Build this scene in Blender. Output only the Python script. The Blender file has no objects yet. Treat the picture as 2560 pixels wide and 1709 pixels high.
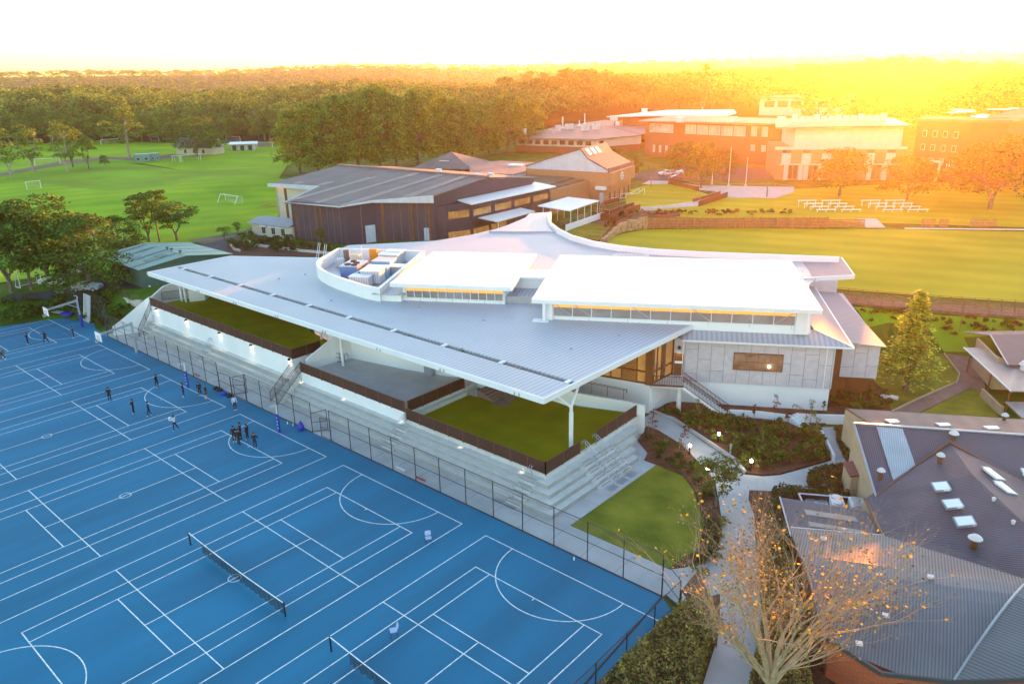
import bpy, bmesh, math, random
import numpy as np
from mathutils import Vector, Matrix, noise as mnoise
random.seed(7); RNG = np.random.default_rng(7)
sc = bpy.context.scene; COL = sc.collection
rad = math.radians
# ---------------- camera ----------------
YAW, PITCH, ROLL, CX, CY, CZ, FPX = -0.724492, 0.334140, -0.020980, 52.896, -36.129, 33.158, 1898.12
def _basis():
    cy_, sy_, cp_, sp_ = math.cos(YAW), math.sin(YAW), math.cos(PITCH), math.sin(PITCH)
    f = np.array([sy_*cp_, cy_*cp_, -sp_]); r = np.array([cy_, -sy_, 0.0]); u = np.cross(r, f)
    c, s = math.cos(ROLL), math.sin(ROLL)
    return c*r+s*u, -s*r+c*u, f
R_, U_, W_ = _basis(); CAMP = np.array([CX, CY, CZ])
cam = bpy.data.cameras.new('camera'); camo = bpy.data.objects.new('camera', cam); COL.objects.link(camo)
cam.sensor_width = 36.0; cam.lens = 36.0*FPX/2560; cam.clip_start = 0.5; cam.clip_end = 12000
M = Matrix.Identity(4)
for i in range(3):
    M[i][0] = R_[i]; M[i][1] = U_[i]; M[i][2] = -W_[i]; M[i][3] = CAMP[i]
camo.matrix_world = M; sc.camera = camo
# ---------------- sky, sun, exposure ----------------
SUN_AZ, SUN_EL = -14.5, 3.9      # degrees: azimuth clockwise from +Y, elevation
w = bpy.data.worlds.new('World'); sc.world = w; w.use_nodes = True
nt = w.node_tree; bg = nt.nodes['Background']; sky = nt.nodes.new('ShaderNodeTexSky')
sky.sky_type = 'NISHITA'; sky.sun_disc = False; sky.sun_elevation = rad(SUN_EL); sky.sun_rotation = rad(SUN_AZ)
sky.air_density = 1.0; sky.dust_density = 0.5; sky.ozone_density = 1.5; sky.altitude = 50
nt.links.new(sky.outputs[0], bg.inputs[0]); bg.inputs[1].default_value = 0.15
sl = bpy.data.lights.new('sun', 'SUN'); sl.energy = 5.0; sl.angle = rad(0.6); sl.color = (1.0, 0.275, 0.03)
so = bpy.data.objects.new('sun', sl); COL.objects.link(so)
sd = Vector((math.sin(rad(SUN_AZ))*math.cos(rad(SUN_EL)), math.cos(rad(SUN_AZ))*math.cos(rad(SUN_EL)), math.sin(rad(SUN_EL))))
so.rotation_euler = sd.to_track_quat('Z', 'Y').to_euler(); so.location = (0, 0, 200)
sc.view_settings.view_transform = 'Standard'; sc.view_settings.look = 'None'
sc.view_settings.exposure = 2.97; sc.view_settings.gamma = 1.0; sc.view_settings.use_curve_mapping = False
sc.cycles.use_denoising = True; sc.cycles.max_bounces = 6; sc.cycles.volume_bounces = 0
sc.cycles.transparent_max_bounces = 8
# ---------------- placing: pixel of the survey photo + known height -> world point ----------------
S = 2560/2349.0
REG = {'a':(300,700,800,1030,2349),'b':(700,820,1200,1150,2349),'c':(1150,950,1650,1280,2349),'d':(0,700,500,1030,2349),
 'e':(700,820,1640,1420,2349),'f':(760,560,1500,1060,2321),'g':(1240,560,2200,1160,2349),'h':(1500,900,2200,1370,2335),
 'i':(1900,700,2560,1140,2349),'j':(1500,1150,2560,1709,2349),'k':(0,1140,860,1709,2349),'l':(800,1140,1660,1709,2349),
 'm':(0,150,860,720,2349),'n':(640,150,1500,720,2349),'o':(1260,150,2000,640,2349),'p':(1800,150,2560,660,2337),'q':(0,700,860,1270,2349),
 'r':(1450,720,1850,1060,1845),'s':(1800,620,2240,1060,1568),'t':(780,600,1100,780,2349),'y':(340,580,820,900,2349),'w':(1880,1000,2560,1450,2349),
 'z':(1300,380,1700,640,2349),'N':(540,1000,860,1220,2281),'B':(0,560,340,800,2221)}
def c_(k, x, y):
    x0, y0, x1, y1, W = REG[k]; s = (x1-x0)/W
    return (x0+x*s)/S, (y0+y*s)/S
def ray(x, y): return W_+((x*S-1280)/FPX)*R_-((y*S-854.5)/FPX)*U_
def G(x, y, z=0.0):
    d = ray(x, y); return CAMP+d*((z-CZ)/d[2])
def g(k, x, y, z=0.0): return G(*c_(k, x, y), z)
def Hv(b, x, y):   # height of the point above base b (world xy) seen at pixel x,y
    d = ray(x, y); t = ((b[0]-CX)*d[0]+(b[1]-CY)*d[1])/(d[0]**2+d[1]**2); return CZ+d[2]*t
def sm(t): t = np.clip(t, 0, 1); return t*t*(3-2*t)
LOWP = np.array([(-78,-90),(-77,1.5),(-66,5),(-57,9),(-50,30),(14,30),(27,44),(26,58),(34,64),(70,70),(160,74),(160,-90)], float)
def lowdist(x, y):
    x = np.asarray(x, float); y = np.asarray(y, float)
    ins = np.zeros(x.shape, bool); dm = np.full(x.shape, 1e9)
    n = len(LOWP)
    for i in range(n):
        ax, ay = LOWP[i]; bx, by = LOWP[(i+1) % n]
        cnd = ((ay > y) != (by > y)) & (x < (bx-ax)*(y-ay)/((by-ay) or 1e-9)+ax); ins ^= cnd
        t = np.clip(((x-ax)*(bx-ax)+(y-ay)*(by-ay))/((bx-ax)**2+(by-ay)**2), 0, 1)
        dm = np.minimum(dm, np.hypot(x-ax-t*(bx-ax), y-ay-t*(by-ay)))
    return np.where(ins, 0, dm)
def hgt(x, y):
    x = np.asarray(x, float); y = np.asarray(y, float)
    hi = 3.0+1.0*sm((y-20)/25)+1.6*sm((-x-125)/35)*sm((170-y)/60+.2)
    z = hi*sm(lowdist(x, y)/7.0)
    rr = np.hypot(x-CX, y-CY); az = np.degrees(np.arctan2(x-CX, y-CY))
    lft = sm((-22-az)/18)
    z = z+sm((rr-340)/360)*(8+5*(1-lft))+(1-sm((-24-az)/12))*sm((rr-400)/260)*4+sm((rr-1000)/2200)*62
    und = np.sin(x*.0021+1.3)*np.cos(y*.0027+.4)
    z = z+und*sm((rr-900)/900)*9+sm((rr-420)/300)*(np.sin(az*.35+1)*3.0)
    return z
def T(x, y, dz=0.0):
    z = 3.0
    for _ in range(14):
        p = G(x, y, z); z = .5*z+.5*(float(hgt(p[0], p[1]))+dz)
    p = G(x, y, z); return np.array([p[0], p[1], float(hgt(p[0], p[1]))+dz])
def t_(k, x, y, dz=0.0): return T(*c_(k, x, y), dz)
# ---------------- materials ----------------
def mat(name, col, rough=.8, metal=0.0, var=.12, nscale=.6, col2=None, bump=0.0, bscale=8.0, ribs=None, emit=None, alpha=None, spec=.5, transl=0.0, det=3.0, ncoord='Object'):
    m = bpy.data.materials.new(name); m.use_nodes = True; n = m.node_tree; N = n.nodes; Lk = n.links
    b = N['Principled BSDF']; b.inputs['Roughness'].default_value = rough; b.inputs['Metallic'].default_value = metal
    b.inputs['Specular IOR Level'].default_value = spec
    tc = N.new('ShaderNodeTexCoord'); geo = N.new('ShaderNodeNewGeometry')
    src = geo.outputs['Position'] if ncoord == 'World' else tc.outputs['Object']
    c1 = tuple(col); c2 = tuple(col2) if col2 else tuple(max(0, v*(1-var)) for v in col)
    c1b = c1 if col2 else tuple(min(1, v*(1+var*.6)) for v in col)
    nz = N.new('ShaderNodeTexNoise'); nz.inputs['Scale'].default_value = nscale; nz.inputs['Detail'].default_value = det
    Lk.new(src, nz.inputs['Vector'])
    rmp = N.new('ShaderNodeMapRange'); rmp.inputs[1].default_value = .33; rmp.inputs[2].default_value = .67
    Lk.new(nz.outputs[0], rmp.inputs[0])
    mx = N.new('ShaderNodeMixRGB'); mx.inputs[1].default_value = (*c2, 1); mx.inputs[2].default_value = (*c1b, 1)
    Lk.new(rmp.outputs[0], mx.inputs[0]); out = mx.outputs[0]
    hgtn = None
    if ribs:                                   # (angle of rib direction deg, pitch m, colour depth, bump)
        ang, pitch, cd, bd = ribs
        mp = N.new('ShaderNodeMapping'); mp.inputs['Rotation'].default_value = (0, 0, -rad(ang)+rad(90)); Lk.new(src, mp.inputs[0])
        wv = N.new('ShaderNodeTexWave'); wv.bands_direction = 'X'; wv.inputs['Scale'].default_value = 2*math.pi/20/pitch
        wv.inputs['Distortion'].default_value = 0; Lk.new(mp.outputs[0], wv.inputs[0])
        m2 = N.new('ShaderNodeMixRGB'); m2.blend_type = 'MULTIPLY'; m2.inputs[0].default_value = 1; Lk.new(out, m2.inputs[1])
        r2 = N.new('ShaderNodeMapRange'); r2.inputs[3].default_value = 1-cd; r2.inputs[4].default_value = 1
        Lk.new(wv.outputs[0], r2.inputs[0]); Lk.new(r2.outputs[0], m2.inputs[2]); out = m2.outputs[0]
        if bd:
            bp = N.new('ShaderNodeBump'); bp.inputs['Strength'].default_value = 1; bp.inputs['Distance'].default_value = bd
            Lk.new(wv.outputs[0], bp.inputs['Height']); Lk.new(bp.outputs[0], b.inputs['Normal'])
    if bump:
        n2 = N.new('ShaderNodeTexNoise'); n2.inputs['Scale'].default_value = bscale; n2.inputs['Detail'].default_value = 4; Lk.new(src, n2.inputs['Vector'])
        bp = N.new('ShaderNodeBump'); bp.inputs['Distance'].default_value = bump; Lk.new(n2.outputs[0], bp.inputs['Height']); Lk.new(bp.outputs[0], b.inputs['Normal'])
    Lk.new(out, b.inputs['Base Color'])
    if transl:
        tr = N.new('ShaderNodeBsdfTranslucent'); Lk.new(out, tr.inputs[0]); ms = N.new('ShaderNodeMixShader'); ms.inputs[0].default_value = transl
        Lk.new(b.outputs[0], ms.inputs[1]); Lk.new(tr.outputs[0], ms.inputs[2]); Lk.new(ms.outputs[0], N['Material Output'].inputs[0])
    if emit: b.inputs['Emission Color'].default_value = (*emit[0], 1); b.inputs['Emission Strength'].default_value = emit[1]
    if alpha is not None: b.inputs['Alpha'].default_value = alpha
    return m
def mesh_screen(name, col, cell, fill):        # wire mesh: square cells of see-through and wire
    m = mat(name, col, .6); n = m.node_tree; N = n.nodes; b = N['Principled BSDF']; b.inputs['Alpha'].default_value = fill
    return m
def leafmat(name, c1, c2, sc_=.09, transl=.25):
    m = mat(name, c1, .75, col2=c2, nscale=sc_, det=5, transl=transl, ncoord='World', spec=.25); n = m.node_tree; N = n.nodes   # leaf to leaf variation
    mx = [q for q in N if q.type == 'MIX_RGB'][0]; geo = [q for q in N if q.type == 'NEW_GEOMETRY'][0]; mr = N.new('ShaderNodeMapRange'); mr.inputs[3].default_value = .45; mr.inputs[4].default_value = 1.45
    mu = N.new('ShaderNodeMixRGB'); mu.blend_type = 'MULTIPLY'; mu.inputs[0].default_value = 1; n.links.new(geo.outputs['Random Per Island'], mr.inputs[0]); n.links.new(mr.outputs[0], mu.inputs[2])
    for l in list(mx.outputs[0].links): to = l.to_socket; n.links.new(mu.outputs[0], to)
    n.links.new(mx.outputs[0], mu.inputs[1]); return m
MT = {}
def stretch(m, sx, sy, rz=0):      # draw a material's noise out along one direction
    n = m.node_tree; nz = [q for q in n.nodes if q.type == 'TEX_NOISE'][0]; l = nz.inputs['Vector'].links[0]; src = l.from_socket
    mp = n.nodes.new('ShaderNodeMapping'); mp.inputs['Rotation'].default_value = (0, 0, rad(rz)); mp.inputs['Scale'].default_value = (sx, sy, 1); n.links.new(src, mp.inputs[0]); n.links.new(mp.outputs[0], nz.inputs['Vector']); return m
def brick(name, c1, c2, mortar, s=1.0):
    m = mat(name, c1, .9); n = m.node_tree; N = n.nodes; b = N['Principled BSDF']
    tc = N.new('ShaderNodeTexCoord'); sep = N.new('ShaderNodeSeparateXYZ'); n.links.new(tc.outputs['Object'], sep.inputs[0])
    ad = N.new('ShaderNodeMath'); ad.operation = 'ADD'; n.links.new(sep.outputs[0], ad.inputs[0]); n.links.new(sep.outputs[1], ad.inputs[1])
    cb = N.new('ShaderNodeCombineXYZ'); n.links.new(ad.outputs[0], cb.inputs[0]); n.links.new(sep.outputs[2], cb.inputs[1])
    br = N.new('ShaderNodeTexBrick'); br.inputs['Scale'].default_value = 1; br.inputs['Brick Width'].default_value = .4*s; br.inputs['Row Height'].default_value = .16*s
    br.inputs['Mortar Size'].default_value = .012; br.inputs['Color1'].default_value = (*c1, 1); br.inputs['Color2'].default_value = (*c2, 1); br.inputs['Mortar'].default_value = (*mortar, 1)
    n.links.new(cb.outputs[0], br.inputs[0]); n.links.new(br.outputs[0], b.inputs['Base Color']); return m
# ---------------- mesh builder ----------------
class MB:
    def __init__(s): s.v = []; s.f = []; s.m = []
    def add(s, vs, fs, mi=0):
        o = len(s.v); s.v += [tuple(map(float, p)) for p in vs]; s.f += [tuple(i+o for i in f) for f in fs]; s.m += [mi]*len(fs); return s
    def box(s, c, d, rz=0, mi=0, z0=False):          # centre, full dims; z0: c[2] is the bottom
        cx, cy, cz = c; dx, dy, dz = d[0]/2, d[1]/2, d[2]/2
        if z0: cz += dz
        ca, sa = math.cos(rz), math.sin(rz)
        vs = [(cx+x*ca-y*sa, cy+x*sa+y*ca, cz+z) for z in (-dz, dz) for x, y in ((-dx,-dy),(dx,-dy),(dx,dy),(-dx,dy))]
        return s.add(vs, [(3,2,1,0),(4,5,6,7),(0,1,5,4),(1,2,6,5),(2,3,7,6),(3,0,4,7)], mi)
    def prism(s, poly, z0, z1, mi=0, mtop=None):      # vertical extrusion; z0/z1 number or list
        n = len(poly); a0 = z0 if hasattr(z0, '__len__') else [z0]*n; a1 = z1 if hasattr(z1, '__len__') else [z1]*n
        ar = sum(poly[i][0]*poly[(i+1) % n][1]-poly[(i+1) % n][0]*poly[i][1] for i in range(n))
        idx = list(range(n)) if ar > 0 else list(range(n))[::-1]
        P = [poly[i] for i in idx]; a0 = [a0[i] for i in idx]; a1 = [a1[i] for i in idx]
        vs = [(p[0], p[1], z) for p, z in zip(P, a0)]+[(p[0], p[1], z) for p, z in zip(P, a1)]
        s.add(vs, [tuple(range(n))[::-1]]+[(i, (i+1) % n, n+(i+1) % n, n+i) for i in range(n)], mi)
        o = len(s.v)-2*n; s.f.append(tuple(o+n+i for i in range(n))); s.m.append(mi if mtop is None else mtop); return s
    def sheet(s, poly, z, mi=0):
        n = len(poly); zs = z if hasattr(z, '__len__') else [z]*n
        ar = sum(poly[i][0]*poly[(i+1) % n][1]-poly[(i+1) % n][0]*poly[i][1] for i in range(n))
        q = [(p[0], p[1], a) for p, a in zip(poly, zs)]; f = tuple(range(n))
        return s.add(q, [f if ar > 0 else f[::-1]], mi)
    def wall(s, p, q, z0, z1, t=.2, mi=0, side=0):    # straight wall; z0,z1 may be pairs; side shifts
        p = np.array(p[:2], float); q = np.array(q[:2], float); d = q-p; L = np.hypot(*d) or 1; n = np.array([-d[1], d[0]])/L*t
        a = p-n*(.5-side*.5); b = q-n*(.5-side*.5)
        z0 = z0 if hasattr(z0, '__len__') else (z0, z0); z1 = z1 if hasattr(z1, '__len__') else (z1, z1)
        pts = [a, b, b+n, a+n]; za = [z0[0], z0[1], z0[1], z0[0]]; zb = [z1[0], z1[1], z1[1], z1[0]]
        return s.prism(pts, za, zb, mi)
    def pwall(s, pts, z0, z1, t=.2, mi=0, closed=False):   # mitred wall along a polyline
        P = [np.array(p[:2], float) for p in pts]; n = len(P); L = []; Rr = []
        for i in range(n):
            a = P[i-1] if (i or closed) else None; b = P[(i+1) % n] if (i < n-1 or closed) else None
            ds = [v/np.hypot(*v) for v in ([P[i]-a] if a is not None else [])+([b-P[i]] if b is not None else [])]
            ns = [np.array([-d[1], d[0]]) for d in ds]; m = sum(ns); m = m/np.hypot(*m); k = 1/max(.3, float(m@ns[0]))
            L.append(P[i]+m*t/2*k); Rr.append(P[i]-m*t/2*k)
        a0 = z0 if hasattr(z0, '__len__') else [z0]*n; a1 = z1 if hasattr(z1, '__len__') else [z1]*n
        vs = []
        for i in range(n): vs += [(*Rr[i], a0[i]), (*L[i], a0[i]), (*L[i], a1[i]), (*Rr[i], a1[i])]
        fs = []
        for i in range(n if closed else n-1):
            o = 4*i; q = 4*((i+1) % n); fs += [(o, q, q+3, o+3), (o+1, o+2, q+2, q+1), (o+3, q+3, q+2, o+2), (o, o+1, q+1, q)]
        if not closed: fs += [(0, 3, 2, 1), (4*n-4, 4*n-3, 4*n-2, 4*n-1)]
        return s.add(vs, fs, mi)
    def tube(s, p, q, r, n=8, mi=0, r2=None, caps=True):
        p = Vector(p); q = Vector(q); d = (q-p)
        if d.length < 1e-6: return s
        z = d.normalized(); x = z.orthogonal().normalized(); y = z.cross(x); r2 = r if r2 is None else r2
        vs = [p+(x*math.cos(a)+y*math.sin(a))*r for a in [2*math.pi*i/n for i in range(n)]]+[q+(x*math.cos(a)+y*math.sin(a))*r2 for a in [2*math.pi*i/n for i in range(n)]]
        fs = [(i, (i+1) % n, n+(i+1) % n, n+i) for i in range(n)]
        if caps: fs += [tuple(range(n))[::-1], tuple(range(n, 2*n))]
        return s.add(vs, fs, mi)
    def path(s, pts, r, n=6, mi=0):
        for a, b in zip(pts[:-1], pts[1:]): s.tube(a, b, r, n, mi)
        return s
    def bar(s, p, q, wd, h, mi=0):                    # rectangular bar between two points
        p = Vector(p); q = Vector(q); d = (q-p).normalized(); up = Vector((0, 0, 1)) if abs(d.z) < .95 else Vector((1, 0, 0))
        x = d.cross(up).normalized()*wd/2; y = x.cross(d).normalized()*h/2
        vs = [p-x-y, p+x-y, p+x+y, p-x+y, q-x-y, q+x-y, q+x+y, q-x+y]
        return s.add(vs, [(0,1,2,3),(7,6,5,4),(0,4,5,1),(1,5,6,2),(2,6,7,3),(3,7,4,0)], mi)
    def lathe(s, prof, c=(0, 0, 0), n=12, mi=0):       # prof: (r,z)
        m = len(prof); vs = [(c[0]+r*math.cos(2*math.pi*i/n), c[1]+r*math.sin(2*math.pi*i/n), c[2]+z) for r, z in prof for i in range(n)]
        fs = [(j*n+i, j*n+(i+1) % n, (j+1)*n+(i+1) % n, (j+1)*n+i) for j in range(m-1) for i in range(n)]
        fs += [tuple(range(n))[::-1], tuple((m-1)*n+i for i in range(n))]
        return s.add(vs, fs, mi)
    def ring(s, c, R, r, n=20, mi=0, ax='z'):
        P = []
        for i in range(n+1):
            a = 2*math.pi*i/n
            P.append((c[0]+R*math.cos(a), c[1]+R*math.sin(a), c[2]) if ax == 'z' else (c[0]+R*math.cos(a), c[1], c[2]+R*math.sin(a)))
        return s.path(P, r, 5, mi)
    def build(s, name, mats, parent=None, smooth=False, loc=None):
        me = bpy.data.meshes.new(name); vs = s.v
        if loc is not None: vs = [(a-loc[0], b-loc[1], c-loc[2]) for a, b, c in vs]
        me.from_pydata(vs, [], s.f); mats = mats if isinstance(mats, (list, tuple)) else [mats]
        for m in mats: me.materials.append(MT[m] if isinstance(m, str) else m)
        if len(mats) > 1: me.polygons.foreach_set('material_index', s.m)
        if smooth: me.polygons.foreach_set('use_smooth', [True]*len(s.f))
        me.update(); o = bpy.data.objects.new(name, me); COL.objects.link(o)
        if loc is not None: o.location = loc
        if parent is not None: o.parent = parent; o.location = (Vector(o.location)-parent_loc(parent)) if loc is not None else -parent_loc(parent) if True else o.location
        return o
def each(mb, name, mats, parent=None, smooth=False):   # every loose piece becomes a part of its own
    par = list(range(len(mb.v)))
    def fd(a):
        while par[a] != a: par[a] = par[par[a]]; a = par[a]
        return a
    for f in mb.f:
        r = fd(f[0])
        for i in f[1:]: par[fd(i)] = r
    gr = {}
    for f, m in zip(mb.f, mb.m): gr.setdefault(fd(f[0]), []).append((f, m))
    out = []
    for fs in gr.values():
        ids = sorted({i for f, _ in fs for i in f}); mp = {i: k for k, i in enumerate(ids)}
        q = MB(); q.v = [mb.v[i] for i in ids]; q.f = [tuple(mp[i] for i in f) for f, _ in fs]; q.m = [m for _, m in fs]
        out.append(q.build(name, mats, parent, smooth))
    return out
def parent_loc(p):
    v = Vector(p.location)
    q = p.parent
    while q is not None: v += Vector(q.location); q = q.parent
    return v
def tag(o, label=None, cat=None, group=None, kind=None):
    if label: o['label'] = label
    if cat: o['category'] = cat
    if group: o['group'] = group
    if kind: o['kind'] = kind
    return o
def thing(name, label, cat, loc=(0, 0, 0), group=None):
    o = bpy.data.objects.new(name, None); COL.objects.link(o); o.location = tuple(map(float, loc)); o.empty_display_size = .3
    return tag(o, label, cat, group)
def struct(mb, name, m, kind='structure', label=None):
    o = mb.build(name, m); tag(o, kind=kind, label=label, cat=None); return o
def copy_tree(o, loc=None, rz=None, label=None, group=None, scale=None, parent=None):
    c = o.copy(); COL.objects.link(c)
    if parent is not None: c.parent = parent
    if loc is not None: c.location = tuple(map(float, loc))
    if rz is not None: c.rotation_euler = (0, 0, rz)
    if scale is not None: c.scale = (scale,)*3 if not hasattr(scale, '__len__') else scale
    if label: c['label'] = label
    if group: c['group'] = group
    for ch in o.children: copy_tree(ch, parent=c)
    return c
# ---------------- palette ----------------
MT['ground'] = mat('ground_grass', (.10,.19,.018), .95, col2=(.045,.085,.012), nscale=.22, det=6, ncoord='World', spec=.1)
MT['forest_floor'] = mat('forest_floor', (.045,.055,.02), .95, col2=(.03,.035,.015), nscale=.05, ncoord='World', spec=.1)
MT['field'] = mat('mown_grass', (.30,.46,.02), .95, col2=(.17,.33,.014), nscale=.05, det=7, ribs=(62, 9.0, .12, 0), ncoord='World', spec=.1)
MT['oval'] = mat('flare_tinted_oval_grass', (.50,.42,.03), .95, col2=(.34,.33,.018), nscale=.06, det=7, ribs=(15, 7.0, .10, 0), ncoord='World', spec=.1)  # grass colour with the warm sun flare painted into its yellow
MT['lawn'] = mat('lawn_grass', (.25,.24,.03), .95, col2=(.12,.14,.016), nscale=.35, det=8, ncoord='World', bump=.05, bscale=5, spec=.1)
MT['turf'] = mat('artificial_turf', (.27,.24,.008), .95, col2=(.20,.19,.006), nscale=.4, det=8, ncoord='World', bump=.02, bscale=30, spec=.1)
MT['court'] = stretch(mat('blue_court_acrylic', (.012,.180,.33), .65, col2=(.009,.128,.235), nscale=.30, det=12, ncoord='World', spec=.25), 1.0, .16, 8)
MT['line'] = mat('white_line_paint', (.75,.80,.78), .7, var=.25, nscale=3, ncoord='World')
MT['purple'] = mat('purple_line_paint', (.16,.12,.32), .7, var=.2, ncoord='World')
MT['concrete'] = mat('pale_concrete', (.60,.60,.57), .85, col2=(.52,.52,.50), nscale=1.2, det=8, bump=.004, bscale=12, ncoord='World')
MT['riser_shade'] = mat('shade_toned_concrete', (.40,.40,.385), .9, col2=(.33,.33,.32), nscale=.8, det=8, ncoord='World')  # step concrete darkened: shade of the upright faces painted in
MT['bank'] = mat('dry_bank_grass', (.21,.40,.02), .95, col2=(.17,.25,.025), nscale=.05, det=8, ncoord='World', spec=.1)
MT['path'] = mat('path_concrete', (.50,.50,.50), .85, col2=(.40,.40,.40), nscale=.5, det=7, ncoord='World')
MT['asphalt'] = mat('asphalt', (.075,.072,.08), .9, col2=(.045,.045,.05), nscale=.5, det=7, ncoord='World')
MT['soil'] = mat('bark_mulch', (.15,.060,.026), .95, col2=(.07,.030,.014), nscale=2.5, det=8, bump=.06, bscale=6, ncoord='World')
MT['dirt'] = mat('dry_dirt', (.20,.16,.09), .95, col2=(.10,.09,.045), nscale=.25, det=8, ncoord='World')
MT['paving'] = mat('brick_paving', (.24,.16,.13), .9, col2=(.17,.12,.10), nscale=1, det=6, ncoord='World')
MT['white'] = mat('white_render', (.78,.79,.80), .7, var=.05, nscale=.3, det=6)
MT['white_metal'] = mat('white_painted_metal', (.76,.78,.80), .45, var=.04)
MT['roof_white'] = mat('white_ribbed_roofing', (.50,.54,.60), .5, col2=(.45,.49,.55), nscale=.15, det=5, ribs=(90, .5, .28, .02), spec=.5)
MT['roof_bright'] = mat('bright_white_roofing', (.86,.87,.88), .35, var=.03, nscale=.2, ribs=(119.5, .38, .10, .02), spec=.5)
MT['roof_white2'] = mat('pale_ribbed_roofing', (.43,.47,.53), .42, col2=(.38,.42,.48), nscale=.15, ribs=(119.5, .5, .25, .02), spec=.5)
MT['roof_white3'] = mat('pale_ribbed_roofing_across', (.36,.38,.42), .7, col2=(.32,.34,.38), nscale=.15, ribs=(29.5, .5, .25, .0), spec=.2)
MT['dark_gap'] = mat('dark_metal', (.06,.065,.075), .5)
MT['galv'] = mat('galvanised_steel', (.42,.45,.50), .4, metal=.6, var=.1)
MT['black'] = mat('black_powder_coat', (.018,.018,.024), .5)
MT['brown_screen'] = mat('brown_perforated_screen', (.060,.022,.012), .6, col2=(.045,.017,.010), nscale=.5, ncoord='World')
MT['brown'] = mat('brown_aluminium', (.16,.065,.02), .5, var=.1)
MT['clad'] = mat('fibre_cement_cladding', (.54,.52,.56), .85, col2=(.46,.445,.48), nscale=1.6, det=9)
MT['joint'] = mat('cladding_joint', (.17,.17,.19), .9)
MT['glass_warm'] = mat('lit_window_glass', (.25,.15,.06), .12, col2=(.07,.055,.04), nscale=.55, det=2, emit=((1.0,.50,.14), .035), spec=.8)
MT['glass_int'] = mat('interior_seen_glass', (.20,.15,.11), .12, col2=(.045,.042,.045), nscale=1.1, det=3, emit=((1.0,.55,.2), .012), spec=.8)
MT['glass_int2'] = mat('hall_interior_glass', (.42,.22,.07), .12, col2=(.10,.075,.055), nscale=.45, det=3, emit=((1.0,.5,.14), .03), spec=.8)
MT['glass_dark'] = mat('dark_window_glass', (.05,.055,.06), .08, var=.4, nscale=.8, spec=.9)
MT['glass_grey'] = mat('reflecting_window_glass', (.16,.17,.18), .10, col2=(.08,.08,.085), nscale=.7, spec=.9)
MT['lamp'] = mat('lamp_glow', (1,.9,.7), .5, emit=((1.0,.80,.52), 14.0))
MT['skylight'] = mat('white_skylight_dome', (.85,.87,.88), .25, var=.05, spec=.8)
# ---------------- where the bushland starts, by direction from the viewpoint ----------------
FE = [(-900,338),(-300,335),(0,331),(300,326),(600,322),(700,326),(1000,338),(1180,318),(1330,285),(1500,268),(1900,272),(2349,296),(2900,330)]
_fe = []
for x, y in FE:
    p = T(x, y); _fe.append((math.atan2(p[0]-CX, p[1]-CY), math.hypot(p[0]-CX, p[1]-CY)))
_fa = np.array([a for a, b in _fe]); _fr = np.array([b for a, b in _fe])
def bush_r(az): return np.interp(az, _fa, _fr)
# ---------------- terrain ----------------
def axis(lo, hi, c0, c1, step, grow):
    a = list(np.arange(c0, c1+.01, step)); s = step; v = c1
    while v < hi: s *= grow; v += s; a.append(v)
    s = step; v = c0; b = []
    while v > lo: s *= grow; v -= s; b.append(v)
    return np.array(b[::-1]+a)
xs = axis(-4200, 3200, -100, 75, 1.0, 1.045); ys = axis(-260, 4600, -20, 80, 1.0, 1.045)
XX, YY = np.meshgrid(xs, ys); ZZ = hgt(XX, YY)-.10
nx, ny = len(xs), len(ys); V = np.stack([XX.ravel(), YY.ravel(), ZZ.ravel()], 1)
ii, jj = np.meshgrid(np.arange(nx-1), np.arange(ny-1)); o_ = (jj*nx+ii).ravel()
F = np.stack([o_, o_+1, o_+nx+1, o_+nx], 1)
def np_mesh(name, V, F, mats, mi=None, smooth=False):
    me = bpy.data.meshes.new(name); k = F.shape[1]
    me.vertices.add(len(V)); me.vertices.foreach_set('co', V.astype(np.float32).ravel())
    me.loops.add(F.size); me.loops.foreach_set('vertex_index', F.astype(np.int32).ravel())
    me.polygons.add(len(F)); me.polygons.foreach_set('loop_start', np.arange(0, F.size, k, dtype=np.int32))
    for m in mats: me.materials.append(MT[m] if isinstance(m, str) else m)
    if mi is not None: me.polygons.foreach_set('material_index', mi.astype(np.int32))
    if smooth: me.polygons.foreach_set('use_smooth', np.ones(len(F), bool))
    me.update(calc_edges=True); me.validate(); return me
fc = V[F].mean(1); fr = np.hypot(fc[:, 0]-CX, fc[:, 1]-CY); fa = np.arctan2(fc[:, 0]-CX, fc[:, 1]-CY)
me = np_mesh('ground', V, F, ['ground', 'forest_floor'], (fr > bush_r(fa)-6).astype(int), True)
go = bpy.data.objects.new('ground', me); COL.objects.link(go); tag(go, kind='structure')
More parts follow.
